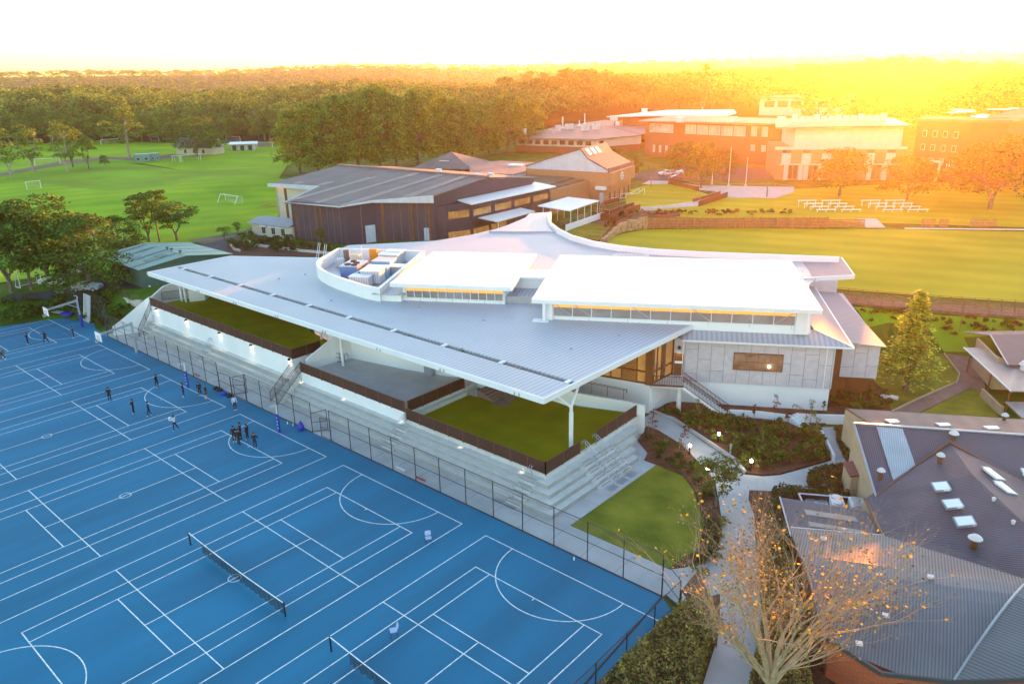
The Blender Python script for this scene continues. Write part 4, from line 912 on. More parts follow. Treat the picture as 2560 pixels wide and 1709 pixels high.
# netball posts
def text_mesh(s, size, m, parent, name='lettering', ext=.004):
    cu = bpy.data.curves.new(name, 'FONT'); cu.body = s; cu.size = size; cu.align_x = 'CENTER'; cu.align_y = 'CENTER'; cu.extrude = ext
    tmp = bpy.data.objects.new('tmp', cu); COL.objects.link(tmp); dg = bpy.context.evaluated_depsgraph_get(); me = bpy.data.meshes.new_from_object(tmp.evaluated_get(dg)); bpy.data.objects.remove(tmp)
    me.materials.clear(); me.materials.append(MT[m]); o = bpy.data.objects.new(name, me); COL.objects.link(o); o.parent = parent; return o
def netball_post(x, lab):
    t = thing('netball_post', lab, 'netball hoop', (x, .12, 0)); MB().tube((x,.12,0),(x,.12,3.05),.05,10).build('pole', 'white_metal', t)
    MB().tube((x,.12,.02),(x,.12,2.05),.14,14).build('padding', 'pad_blue', t)
    r = MB(); r.ring((x,-.33,3.05), .21, .018, 18); r.tube((x,.12,3.05),(x,-.12,3.05),.02,6); r.build('ring', 'white_metal', t)
    for i, ch in enumerate('TARA'):
        o = text_mesh(ch, .26, 'line', t); o.matrix_local = Matrix.Translation((.08, -.13, 1.65-.36*i)) @ Matrix.Rotation(.55, 4, 'Z') @ Matrix.Rotation(math.pi/2, 4, 'X')
    return t
netball_post(float(G(437,887)[0]), 'netball post with blue padding beside the players near the bags')
netball_post(float(G(641,992)[0]), 'netball post with blue padding beside the group of five')
def bball(x, lab):
    t = thing('basketball_hoop', lab, 'basketball hoop', (x, 1.8, 0)); MB().tube((x,1.8,0),(x,1.8,4.2),.13,12).build('post', 'galv', t)
    MB().tube((x,1.8,0),(x,1.8,1.9),.2,12).build('padding', 'pad_blue' if x < -60 else 'galv', t)
    b = MB().bar((x,1.85,4.0), (x,-2.3,3.55), .16, .28); b.bar((x,1.8,2.9),(x,.4,3.75),.1,.1); b.build('arm', 'galv', t)
    bo = MB().box((x,-2.45,3.35), (1.8,.06,1.1)).build('backboard', 'white', t)
    q = MB().pwall([(0,0),(0,0)],0,0) if False else MB()
    for c, d in (((x,-2.49,3.42),(.62,.02,.05)),((x,-2.49,2.98),(.62,.02,.05)),((x-.3,-2.49,3.2),(.05,.02,.45)),((x+.3,-2.49,3.2),(.05,.02,.45))): q.box(c, d)
    q.build('target_square', 'black', bo)
    r = MB().ring((x,-2.75,3.0), .225, .02, 16); r.build('ring', 'red', t)
    nn = MB()
    for i in range(10): a = i*.628; nn.tube((x+.22*math.cos(a),-2.75+.22*math.sin(a),3.0),(x+.13*math.cos(a+.4),-2.75+.13*math.sin(a+.4),2.6),.01,3)
    nn.build('net', 'line', t)
bball(-46.7, 'basketball hoop on a long grey arm over the second court from the far end')
bball(-64.7, 'basketball hoop with blue padded post over the farthest court')
for i in range(6):
    x = -66.3-.45*i; t = thing('stored_pole', 'white goal pole leaning upright against the tall corner fence', 'pole', (x, 3.6, 0), 'white poles stored at the corner fence')
    MB().tube((x+.9,3.1,.05),(x,4.2,3.9),.05,6).build('pole', 'white_metal', t)
p = g('d',840,250,1.8); 
t = thing('netball_post', 'spare netball post with blue pad stored against the tall corner fence', 'netball hoop', (-70,3.5,0)); MB().tube((-70,3.5,0),(-70.2,3.7,3.3),.06,8).build('pole','white_metal',t); MB().tube((-70,3.45,.1),(-70.15,3.6,2.7),.2,12).build('padding','pad_blue',t); r=MB().ring((-70.6,3.6,3.3),.2,.02,12); r.build('ring','white_metal',t)
q = g('d',690,375,0); t = thing('whiteboard', 'white board lying flat at the far court edge', 'board', q); MB().box((q[0],q[1],.06),(2.2,1.2,.05),.3).build('board','white',t)
q = g('d',820,410,0); t = thing('padding_pile', 'crumpled heap of blue padding at the far court edge', 'padding', q); b = MB()
for i in range(7): b.lathe([(.5,0),(.62,.12),(.45,.3),(.1,.38)], (q[0]+random.uniform(-1.3,1.3), q[1]+random.uniform(-.5,.5), 0), 9)
b.build('pads','pad_blue',t)
# bags, bottles, squeegees, chairs
for (k,x,y,m,lab) in (('q',1478,745,'c_black','black sports bag first in the row by the fence'),('q',1500,755,'c_navy','dark bag second in the row by the fence'),('q',1530,782,'pad_blue','blue and black bag third in the row by the fence'),('q',1568,795,'c_black','black bag last in the row beside the open gate'),('N',1520,535,'pad_blue','bright blue sack slumped against the fence near the padded post')):
    p = g(k,x,y); t = thing('sports_bag', lab, 'bag', p); b = MB(); h = .95 if k == 'N' else .38
    b.lathe([(.22,0),(.34,.1*h),(.36,.45*h),(.22,.8*h),(.06,h)], (p[0],p[1],0), 10); b.build('body', m, t); MB().path([(p[0]-.15,p[1],h*.8),(p[0],p[1],h*1.15),(p[0]+.15,p[1],h*.8)],.02,4).build('strap','c_black',t)
for (k,x,y,lab) in (('N',1275,425,'small white bottle at the fence foot beside the post'),('N',1375,460,'small pale bottle at the fence foot near the blue sack'),('l',1735,708,'white scrap at the court edge by the near goal circle')):
    p = g(k,x,y); t = thing('bottle', lab, 'bottle', p); MB().lathe([(.05,0),(.06,.18),(.03,.24),(.03,.3)], p, 8).build('body','line',t)
for (k,x,y,m,lab) in (('e',755,882,'white_metal','pale court squeegee lying on the concourse, left of the red one'),('e',878,945,'red','red court squeegee lying on the concourse'),('a',905,1120,'red','red-edged squeegee propped near the padded netball post')):
    p = g(k,x,y); t = thing('court_squeegee', lab, 'squeegee', p); MB().box((p[0],p[1],.1),(1.2,.1,.12)).build('blade', m, t); MB().path([(p[0]-.35,p[1],.12),(p[0]-.3,p[1]+1.0,.75),(p[0]+.05,p[1]+1.0,.75),(p[0]+.15,p[1],.12)],.02,5).build('handle','galv',t)
def chair(p, rz, lab, m='chair_blue', z=0):
    t = thing('plastic_chair', lab, 'chair', (p[0],p[1],z)); t.rotation_euler = (0,0,rz)
    def ch(mb, nm, mt):
        o = mb.build(nm, mt); o.parent = t; return o
    b = MB(); b.box((0,0,.45),(.46,.44,.035)); b.box((0,.2,.46),(.46,.05,.05)); ch(b,'seat',m)
    b = MB(); b.add([(-.22,-.22,.55),(.22,-.22,.55),(.24,-.28,.72),(.2,-.33,.88),(-.2,-.33,.88),(-.24,-.28,.72),(-.22,-.19,.55),(.22,-.19,.55),(.24,-.25,.72),(.2,-.30,.88),(-.2,-.30,.88),(-.24,-.25,.72)],[(0,5,4,3,2,1),(6,7,8,9,10,11)]+[(i,(i+1)%6,6+(i+1)%6,6+i) for i in range(6)]); ch(b,'backrest',m)
    for sx in (-1,1):
        for sy in (-1,1): ch(MB().tube((sx*.19,sy*.17,.44),(sx*.25,sy*.24,0),.016,6),'leg','c_navy')
        ch(MB().tube((sx*.2,-.18,.44),(sx*.22,-.25,.62),.016,6),'back_frame','c_navy')
chair(g('l',742,590), -2.2, 'pale blue plastic chair on the court line below the fence')
chair(g('l',505,1225), 2.6, 'pale blue plastic chair near the bottom of the court, right of the net post')
chair(g('b',795,360,2.9), .4, 'blue chair against the white wall at the back of the paved deck', z=2.9)
p = g('b',1755,548,2.9); t = thing('drinking_station', 'grey cabinet with a red panel and symbol under a lit lamp on the paved deck', 'water station', p)
MB().box((p[0],p[1],2.9),(1.0,.55,1.75),.2,z0=True).build('cabinet','galv',t); MB().box((p[0]+.02,p[1]-.30,4.15),(.8,.04,.35),.2,z0=True).build('panel','red',t); MB().lathe([(.08,0),(.08,.02),(.02,.03)],(p[0]-.25,p[1]-.36,3.7),8).build('symbol','red',t)
p = g('b',665,400,2.9); t = thing('steel_frame', 'dark barred frame leaning on the white stair wall beside the column', 'frame', p); b = MB()
for z in (0,.5,1.0): b.tube((p[0]-.9,p[1]-.2,2.95+z),(p[0]+.9,p[1]+.5,2.95+z),.03,5)
for i in range(4): f=i/3; b.tube((p[0]-.9+1.8*f,p[1]-.2+.7*f,2.95),(p[0]-.9+1.8*f,p[1]-.2+.7*f,3.95),.03,5)
b.build('frame','black',t)
# wall lamps (lit), step lights, bollards
def spot(parent, loc, energy, size=110, col=(1,.80,.55), aim=(0,0,-1)):
    l = bpy.data.lights.new('bulb','SPOT'); l.energy = energy; l.spot_size = rad(size); l.spot_blend = .8; l.color = col; l.shadow_soft_size = .05
    o = bpy.data.objects.new('bulb', l); COL.objects.link(o); o.parent = parent; o.location = Vector(loc)-parent_loc(parent); o.rotation_euler = Vector(aim).to_track_quat('-Z','Y').to_euler()
for i, (x, y) in enumerate(((248,945),(612,1080),(1020,1237),(1408,1385),(1878,1558))):
    p = V_ = None; d = ray(*c_('y',x,y)); tt = (7.16-CY)/d[1]; P = CAMP+d*tt
    t = thing('wall_lamp', '%s lit black wall lamp on the long white wall under the upper balustrade' % ('leftmost','second from left','middle','fourth from left','rightmost')[i], 'lamp', P, 'lamps on the white wall')
    MB().lathe([(.10,-.16),(.15,-.12),(.17,.06),(.12,.16),(.03,.19)], (P[0],P[1]-.05,P[2]), 12).build('housing','black',t); MB().lathe([(.09,-.02),(.09,0)], (P[0],P[1]-.05,P[2]-.17), 10).build('lens','lamp',t)
    spot(t, (P[0],P[1]-.12,P[2]-.2), 5.0, 100, aim=(0,.12,-1))
for (k,x,y,z,lab) in (('e',1165,722,1.7,'small step light under the turf deck balustrade, middle one'),('e',430,432,1.7,'small step light below the paved deck balustrade'),('e',1540,880,1.7,'small step light near the front corner of the turf deck'),('b',280,625,1.7,'small step light beside the tall mesh stair'),('e',770,580,1.7,'small step light where the two balustrades meet')):
    p = g(k,x,y,z); t = thing('step_light', lab, 'lamp', (p[0],7.2,z)); MB().box((p[0],7.22,z+.22),(.16,.06,.1)).build('housing','white_metal',t); spot(t,(p[0],7.0,z+.25),.8,120)
for (k,x,y,lit,lab) in (('h',985,690,1,'lit bollard light at the inner side of the curved path'),('h',745,790,1,'lit bollard light between the curved path and the strip of planting'),('h',1255,920,1,'lit bollard light at the front corner of the big planting bed'),('h',890,985,1,'lit bollard light beside the small green tree'),('h',1085,800,0,'pale unlit bollard in the big planting bed')):
    p = g(k,x,y); t = thing('bollard_light', lab, 'bollard', p); MB().tube((p[0],p[1],0),(p[0],p[1],.85 if lit else 1.15),.09,12).build('post','black' if lit else 'galv',t)
    if lit:
        MB().lathe([(.10,.85),(.12,.9),(.12,1.02),(.06,1.1)],(p[0],p[1],0),12).build('lamp_head','lamp',t); l = bpy.data.lights.new('bulb','POINT'); l.energy = 2.5; l.color=(1,.75,.48); l.shadow_soft_size=.1; o=bpy.data.objects.new('bulb',l); COL.objects.link(o); o.parent=t; o.location=(0,0,1.3)
    else: MB().lathe([(.12,1.15),(.12,1.25)],(p[0],p[1],0),12).build('cap','galv',t)
# handrails
def handrail(a, b, lab, n=3, off=0.0, m='galv', group=None, h=1.0):
    a = Vector(a); b = Vector(b); t = thing('handrail', lab, 'handrail', b, group); d = (b-a); u = Vector((d.x,d.y,0)).normalized(); s = Vector((-u.y,u.x,0))*.14
    for k in (-1,1):
        r = MB(); P = [a+s*k-u*.25+Vector((0,0,h-.3)), a+s*k-u*.35+Vector((0,0,h-.05)), a+s*k+Vector((0,0,h)), b+s*k+Vector((0,0,h)), b+s*k+u*.3+Vector((0,0,h)), b+s*k+u*.3+Vector((0,0,h-.3))]
        r.path(P,.028,6); r.build('rail',m,t)
    po = MB()
    for i in range(n): f = i/(n-1); q = a+d*f; po.tube(q+Vector((0,0,-.05)), q+Vector((0,0,h)), .028, 6)
    each(po,'post',m,t); return t
handrail((.6,4.6,0),(.6,7.0,1.68),'double steel handrail on the middle steps left of the turf deck')
handrail((16.6,4.6,0),(16.6,7.0,1.68),'double steel handrail on the steps near the front corner')
handrail((-36.6,5.3,0),(-36.6,6.9,1.68),'steel handrail on the seating below the wall lamps')
handrail((-52.4,5.0,0),(-52.4,7.0,1.7),'steel handrail at the far left end of the seating')
for y, lab in ((12.7,'first double handrail on the broad side steps, nearest the corner'),(14.3,'middle double handrail on the broad side steps')): handrail((21.1,y,0),(18.0,y,2.1),lab,4)
def meshrail(a, b, lab, h=1.15):
    a = Vector(a); b = Vector(b); t = thing('stair_balustrade', lab, 'balustrade', a); d = b-a; po = MB(); n = int(d.length/.13)
    for i in range(n+1): q = a+d*(i/n); po.tube(q+Vector((0,0,.08)), q+Vector((0,0,h)), .016, 4, caps=False)
    po.build('balusters','brown_screen',t); r = MB()
    for z in (.08,h): r.tube(a+Vector((0,0,z)), b+Vector((0,0,z)), .03, 6)
    for f in (0,.5,1): q = a+d*f; r.tube(q,q+Vector((0,0,h)),.035,6)
    r.build('frame','brown_screen',t); r = MB(); r.tube(a+Vector((.12,0,.9)), b+Vector((.12,0,.9)), .025, 6); r.build('handrail','galv',t); return t
meshrail((-18.2,3.9,0),(-18.2,7.3,2.9),'left purple-brown balustrade of the stair between the two decks')
meshrail((-16.85,3.9,0),(-16.85,7.3,2.9),'right purple-brown balustrade of the stair between the two decks')
meshrail((-53.2,5.0,0),(-53.0,7.5,3.9),'dark balustrade of the stair at the far left end of the seating')
meshrail((-54.2,9.5,4.1),(-51.8,14.5,4.1),'low dark balustrade behind the left end of the upper turf')
b = MB().pwall([(-56.7,3.0),(-56.0,4.2),(-54.6,7.2),(-53.4,7.4)], [0,0,0,0], [1.3,2.2,4.6,5.2], .22); o = b.build('stair_wall', 'white', gs); o['label'] = 'white stepped stair wall at the far left end'
b = MB().pwall([(-53.0,7.4),(-54.9,10.2),(-55.3,12.5),(-54.7,16)], 2.0, [5.2,5.9,6.1,6.1], .25).build('stair_wall', 'white', gs)
handrail((1.9,17.2,2.9),(3.4,17.6,2.3),'thin brown handrail above the timber stair at the back of the turf', 2, m='brown')
handrail((8.6,21.2,3.2),(14.8,23.6,2.6),'long brown handrail on the ramp behind the white ramp wall', 5, m='brown')
# ---------------- people ----------------
def person(p, rz, label, pose, top='c_black', legs='c_black', hair='hair', shoes='shoe', skinlegs=False, s=1.0, z=0):
    """one continuous body: skin-modifier figure; pose gives joint positions in metres"""
    J = dict(pelvis=(0,0,.95), waist=(0,0,1.08), chest=(0,.01,1.32), neck=(0,.01,1.46), head=(0,.03,1.58), crown=(0,.02,1.70),
        shl=(-.18,0,1.42), ell=(-.24,.0,1.14), wrl=(-.24,.08,.90), hal=(-.24,.11,.80), shr=(.18,0,1.42), elr=(.24,0,1.14), wrr=(.24,.08,.90), har=(.24,.11,.80),
        hil=(-.10,0,.92), knl=(-.11,.03,.50), anl=(-.11,-.01,.09), tol=(-.12,.17,.05), hir=(.10,0,.92), knr=(.11,.03,.50), anr=(.11,-.01,.09), tor=(.12,.17,.05))
    J.update(pose)
    Rr = dict(pelvis=.125, waist=.12, chest=.15, neck=.06, head=.098, crown=.075, shl=.072, ell=.052, wrl=.036, hal=.038, shr=.072, elr=.052, wrr=.036, har=.038, hil=.10, knl=.066, anl=.048, tol=.042, hir=.10, knr=.066, anr=.048, tor=.042)
    E = [('pelvis','waist'),('waist','chest'),('chest','neck'),('neck','head'),('head','crown'),('chest','shl'),('shl','ell'),('ell','wrl'),('wrl','hal'),('chest','shr'),('shr','elr'),('elr','wrr'),('wrr','har'),
         ('pelvis','hil'),('hil','knl'),('knl','anl'),('anl','tol'),('pelvis','hir'),('hir','knr'),('knr','anr'),('anr','tor')]
    names = list(J); bm = bmesh.new(); ly = bm.verts.layers.skin.verify(); vs = {n: bm.verts.new(J[n]) for n in names}
    for a, b in E: bm.edges.new((vs[a], vs[b]))

    for n in names: vs[n][ly].radius = (Rr[n], Rr[n]*(.8 if n in ('pelvis','waist','chest') else 1)); vs[n][ly].use_root = n == 'pelvis'
    me = bpy.data.meshes.new('body'); bm.to_mesh(me); bm.free(); o = bpy.data.objects.new('body', me); COL.objects.link(o)
    o.modifiers.new('s','SKIN'); md = o.modifiers.new('u','SUBSURF'); md.levels = 1
    dg = bpy.context.evaluated_depsgraph_get(); m2 = bpy.data.meshes.new_from_object(o.evaluated_get(dg)); o.modifiers.clear(); o.data = m2; bpy.data.meshes.remove(me)
    m2.name = 'body'; m2.materials.clear()
    for m in (top, legs, 'skin', shoes): m2.materials.append(MT[m])
    seg = [(a, b, {'shl':0}.get(a, 0)) for a, b in E]
    A = np.array([J[a] for a, b in E]); B = np.array([J[b] for a, b in E])
    kind_ = []
    for a, b in E:
        kind_.append(2 if b in ('head','crown','hal','har') else 3 if b in ('tol','tor') else (1 if b in ('hil','hir','knl','knr','anl','anr') else 0))
    kind_ = np.array(kind_)
    for f in m2.polygons:
        c = np.array(f.center); t = np.clip(((c-A)*(B-A)).sum(1)/((B-A)**2).sum(1), 0, 1); d = np.linalg.norm(c-A-t[:, None]*(B-A), axis=1); k = int(np.argmin(d)); mi = kind_[k]
        if skinlegs and E[k][1] in ('anl','anr'): mi = 2
        f.material_index = int(mi); f.use_smooth = True
    t = thing('person', label, 'person', (p[0], p[1], z)); t.rotation_euler = (0, 0, rz); t.scale = (s, s, s); o.parent = t
    hx, hy, hz_ = J['head']; h = MB(); prof = [(.02,.135),(.075,.12),(.108,.06),(.114,.0),(.098,-.06)]
    h.lathe(prof[::-1], (hx, hy-.022, hz_+.045), 12); ho = h.build('hair', hair); ho.parent = t
    f = MB()
    for sx in (-1, 1): f.box((hx+sx*.035, hy+.092, hz_+.02), (.02,.012,.012))
    f.box((hx, hy+.105, hz_-.005), (.022,.03,.035)); f.box((hx, hy+.094, hz_-.045), (.045,.01,.01)); fo = f.build('face', ['skin']); fo.parent = t
    return t
cross = dict(ell=(-.27,.06,1.16), wrl=(0,.22,1.2), hal=(.08,.2,1.22), elr=(.27,.06,1.16), wrr=(.0,.24,1.14), har=(-.08,.22,1.14))
chest = dict(ell=(-.27,.04,1.15), wrl=(-.08,.24,1.26), hal=(-.02,.28,1.32), elr=(.27,.04,1.15), wrr=(.08,.24,1.26), har=(.02,.28,1.32))
walk = dict(knl=(-.11,.16,.52), anl=(-.11,.10,.13), tol=(-.11,.28,.07), knr=(.11,-.05,.5), anr=(.11,-.24,.12), tor=(.11,-.1,.05))
reach = dict(ell=(-.38,.22,1.38), wrl=(-.45,.45,1.40), hal=(-.47,.55,1.40), elr=(.22,.25,1.36), wrr=(.18,.5,1.38), har=(.15,.6,1.38), knl=(-.2,.2,.5), anl=(-.26,.16,.09), tol=(-.28,.34,.05), knr=(.22,-.08,.5), anr=(.34,-.28,.10), tor=(.36,-.1,.05))
akimbo = dict(elr=(.42,-.08,1.22), wrr=(.24,.05,1.03), har=(.17,.08,1.02))
hold = dict(ell=(-.32,.16,1.22), wrl=(-.30,.38,1.38), hal=(-.26,.44,1.44), elr=(.20,.16,1.25), wrr=(-.02,.36,1.36), har=(-.06,.42,1.42), knr=(.2,-.02,.5), anr=(.38,-.12,.09), tor=(.42,.05,.05), knl=(-.14,.08,.5), anl=(-.18,.02,.09), tol=(-.2,.2,.05))
crouch = dict(pelvis=(0,-.12,.72), waist=(0,-.04,.86), chest=(0,.12,1.06), neck=(0,.2,1.17), head=(0,.27,1.27), crown=(0,.28,1.39), shl=(-.18,.12,1.14), shr=(.18,.12,1.14), ell=(-.28,.26,.92), wrl=(-.2,.44,.86), hal=(-.18,.5,.84), elr=(.3,.1,.9), wrr=(.34,.3,.8), har=(.33,.37,.78), hil=(-.1,-.1,.7), hir=(.1,-.1,.7), knl=(-.16,.2,.5), anl=(-.16,.0,.1), tol=(-.16,.18,.05), knr=(.18,.05,.4), anr=(.2,-.3,.12), tor=(.2,-.14,.06))
PE = [('d',335,755,2.6,'person in black tracksuit holding hands at the chest on the farthest court',chest,{}),
 ('d',545,745,1.4,'person in black stretching both arms out on the farthest court',reach,{}),
 ('d',872,682,2.9,'person in black holding a yellow bib at the end line of the farthest court',chest,{}),
 ('d',38,938,-1.2,'crouching person in brown at the left edge of the picture',crouch,dict(top='c_brown')),
 ('d',1295,1425,.9,'person in black with folded arms seen from behind, alone on the court',cross,dict(hair='hair')),
 ('q',917,912,2.4,'person in black tracksuit holding hands up, left of two standing by the court line',chest,{}),
 ('q',1022,930,2.7,'person in black walking, right of two standing by the court line',walk,{}),
 ('d',1852,1265,2.2,'person in dark jacket talking with raised hands near the goal circle',dict(chest,**{k:v for k,v in walk.items() if 'kn' in k}),{}),
 ('q',1258,798,2.9,'person in open navy jacket over a white shirt by the padded post',chest,dict(top='c_navy',legs='c_navy')),
 ('q',1368,790,-2.3,'person in dark hoodie with a pale hood right of the padded post',{},dict()),
 ('q',1412,808,3.0,'person in black shirt and shorts with bare legs beside the bags',{},dict(skinlegs=True,hair='hair2')),
 ('q',1608,888,-1.6,'person in white shirt and dark trousers beside the open gate',{},dict(top='c_white',legs='c_navy')),
 ('q',1200,1028,2.0,'person in white top holding up a white ball with legs apart',hold,dict(top='c_white',legs='c_navy')),
 ('N',335,742,-1.9,'long-haired person in black at the left of the group of five',{},{}),
 ('N',412,798,.2,'person in black seen from behind at the front of the group of five',{},dict(shoes='c_black')),
 ('N',452,690,3.0,'tallest person in black at the back of the group of five',{},dict(shoes='c_black',s=1.05)),
 ('N',572,705,2.0,'person in black facing left at the right of the group of five',{},{}),
 ('N',705,860,.6,'long-haired person in navy with a hand on the hip in the group of five',akimbo,dict(top='c_navy',legs='c_navy',hair='hair2'))]
for k, x, y, rz, lab, po_, kw in PE: person(g(k,x,y), rz, lab, po_, **kw)
p = g('q',1200,1028); b_ = g('q',1158,940,1.5); t = thing('netball', 'white ball held up by the person in the white top', 'ball', (b_[0],b_[1],1.5))
bm = bmesh.new(); bmesh.ops.create_uvsphere(bm,u_segments=14,v_segments=8,radius=.12); me = bpy.data.meshes.new('ball'); bm.to_mesh(me); bm.free(); me.materials.append(MT['line']); o = bpy.data.objects.new('ball',me); COL.objects.link(o); o.parent = t
# ================= middle and far buildings =================
MT['clad_dark'] = mat('dark_purple_cladding', (.060,.047,.070), .7, col2=(.048,.038,.056), nscale=.4)
MT['clad_rust'] = mat('rust_strip', (.15,.07,.03), .8, var=.3, nscale=2)
MT['fascia'] = mat('pale_blue_fascia', (.52,.55,.62), .6, var=.08, nscale=1)
MT['roof_grey'] = mat('weathered_grey_roofing', (.17,.165,.16), .8, col2=(.13,.125,.125), nscale=.25, det=6, ribs=(100, .8, .15, .01))
MT['roof_strip'] = mat('translucent_roof_strip', (.28,.26,.23), .6, var=.15, nscale=.8)
MT['roof_brown'] = mat('brown_grey_roofing', (.17,.12,.12), .7, col2=(.13,.095,.1), nscale=.5)
MT['cream'] = mat('cream_wall', (.55,.50,.40), .8, var=.08)
MT['green_clad'] = mat('green_steel_cladding', (.055,.125,.10), .6, var=.08, nscale=.4)
MT['green_roof'] = mat('pale_green_roofing', (.16,.32,.27), .5, col2=(.13,.27,.235), nscale=.3, ribs=(3, .6, .12, .01))
MT['green_patch'] = mat('green_roof_strip', (.11,.20,.18), .6)
MT['brick_tan'] = brick('tan_brick', (.46,.21,.10), (.40,.18,.085), (.42,.26,.17), 1.4)
MT['brick_red'] = brick('red_brick', (.32,.09,.045), (.26,.07,.035), (.3,.15,.1), 1.4)
MT['pale_wall'] = mat('pale_render', (.60,.52,.46), .8, var=.06)
MT['flat_brown'] = mat('brown_flat_roof', (.21,.14,.075), .9, col2=(.15,.10,.06), nscale=.5, det=6)
MT['stone'] = mat('sandstone_block', (.50,.36,.20), .9, col2=(.30,.19,.10), nscale=1.4, det=8, bump=.05, bscale=3)
MT['timber'] = mat('orange_timber', (.36,.18,.08), .85, var=.2, nscale=2)
MT['corten'] = mat('rusty_steel_wall', (.15,.04,.02), .85, var=.2, nscale=1)
MT['roof_brown2'] = mat('dusty_pink_roofing', (.27,.20,.19), .7, col2=(.21,.155,.15), nscale=.2)
MT['roof_bright2'] = mat('far_white_roofing', (.75,.72,.70), .5, var=.05)
MT['galv2'] = mat('pale_plant_metal', (.62,.60,.60), .5, var=.08)
MT['pale_glass'] = mat('pale_reflecting_glass', (.55,.48,.42), .25, var=.35, nscale=.3, spec=.8)
def bld(name, label, poly, z0, z1, m, cat='building', wname='wall'):
    cx = sum(p[0] for p in poly)/len(poly); cy = sum(p[1] for p in poly)/len(poly); t = thing(name, label, cat, (cx, cy, z0)); MB().prism(poly, z0, z1).build(wname, m, t); return t
def wins(parent, p, q, z0, z1, n, fill=.8, m='glass_dark', fr='white_metal', off=.04, pname='window', sub=None):
    p = np.array(p[:2], float); q = np.array(q[:2], float); d = q-p; L_ = np.hypot(*d); u = d/L_; nn = np.array([u[1], -u[0]])
    mid = (p+q)/2
    if (CAMP[:2]-mid)@nn < 0: nn = -nn
    for i in range(n):
        a = p+u*L_*(i+(1-fill)/2)/n; b = p+u*L_*(i+(1+fill)/2)/n
        w_ = MB().wall(a+nn*off*.5, b+nn*off*.5, z0, z1, off).build(pname, fr, parent); a2 = a+u*.07; b2 = b-u*.07
        if sub:
            mb = MB()
            for j in range(sub): c = a2+(b2-a2)*j/sub; e = a2+(b2-a2)*(j+1)/sub-u*.06; mb.wall(c+nn*(off+.015), e+nn*(off+.015), z0+.07, z1-.07, .03)
            mb.build('pane', m, w_)
        else: MB().wall(a2+nn*(off+.015), b2+nn*(off+.015), z0+.07, z1-.07, .03).build('pane', m, w_)
def roof_quad(parent, pts, m, th=.25, name='roof', skirt=True):
    mb = MB(); n = len(pts); vs = list(pts)+[(x, y, z-th) for x, y, z in pts]
    mb.add(vs, [tuple(range(n)), tuple(range(n, 2*n))[::-1]]+[(i, n+i, n+(i+1) % n, (i+1) % n) for i in range(n)]); o = mb.build(name, m, parent); return o
# ---- brown hall ----
A_, B_, C__, D_ = (-77.7,47.2), (-64.0,49.9), (-62.4,55.6), (-54.2,63.1)
hall = bld('sports_hall', 'large dark purple-brown hall with a grey low gabled roof and pale fascia', [(-100,58.5),(-86,60.5),A_,B_,C__,D_,(-57,96),(-102,93)], 2.5, 11.4, 'clad_dark', 'hall')
def hz(x, y): return 14-(79.5-.04*(x+80)-y)*.088 if y < 79 else 14-(y-79)*.11
ed = [(-101.6,57.2),(-86.0,59.8),(-79.0,46.6),(-64.0,48.6),(-62.0,54.6),(-53.2,62.3)]
fr_ = [(x, y, hz(x, y)) for x, y in ed]; R0 = (-102.5,77.5,14.0); R1 = (-55.6,79.8,14.0)
roof_quad(hall, fr_+[R1, R0], 'roof_grey', .2); roof_quad(hall, [R0, R1, (-57,97.5,12.1), (-103,95,12.1)], 'roof_grey', .2)
MB().pwall(ed, [11.3,11.3,11.2,11.2,11.5,11.2], [f[2]+.06 for f in fr_], .25).build('fascia', 'fascia', hall)
MB().add([(*D_, 11.0), (-55.2,79.8,11.0), (-55.2,79.8,13.75), (*D_, 12.3), (-56.9,96.5,11.0), (-56.9,96.5,12.0)], [(0,1,2,3),(1,4,5,2)]).build('gable_wall', 'clad_dark', hall)
MB().bar((-102.6,77.6,14.15), (-55.4,79.8,14.15), 1.0, .35).build('ridge_cap', 'roof_grey', hall)
for f in (.10,.26,.42,.58,.74,.88):
    for df in (0, .02):
        a = np.array(R0)+(np.array(R1)-np.array(R0))*(f+df); bx = -100+ (47)*(f+df)+ .5; yb = np.interp(bx, [e[0] for e in ed], [e[1] for e in ed])+1.0
        MB().add([(a[0]-.35,a[1]-.8,hz(a[0],a[1]-.8)+.04),(a[0]+.35,a[1]-.8,hz(a[0],a[1]-.8)+.04),(bx+.35,yb,hz(bx,yb)+.04),(bx-.35,yb,hz(bx,yb)+.04)], [(3,2,1,0)]).build('roof_strip', 'roof_strip', hall)
def strip(p, q, f, z0, z1, wd, m, nm, par):
    p = np.array(p, float); q = np.array(q, float); d = (q-p)/np.hypot(*(q-p)); n = np.array([d[1], -d[0]]); n = n if (CAMP[:2]-p)@n > 0 else -n
    a = p+(q-p)*f; return MB().wall(a-d*wd/2+n*.03, a+d*wd/2+n*.03, z0, z1, .08).build(nm, m, par)
for P, Q, fs in ((A_, B_, (.08,.47,.55)), (C__, D_, (.12,.62,.92)), (B_, C__, (.5,))):
    for f in fs: strip(P, Q, f, 3.5, 11.2, .55 if P != B_ else .12, 'clad_rust' if P != B_ else 'joint', 'rust_strip', hall)
for P, Q, k in ((A_, B_, 9), (C__, D_, 7)):
    for i in range(1, k): strip(P, Q, i/k, 3.5, 11.2, .08, 'joint', 'cladding_joint', hall)
d_ = strip(B_, C__, .78, 3.9, 7.2, 2.0, 'fascia', 'door', hall); strip(C__, D_, .86, 3.9, 6.3, 1.0, 'fascia', 'door', hall)
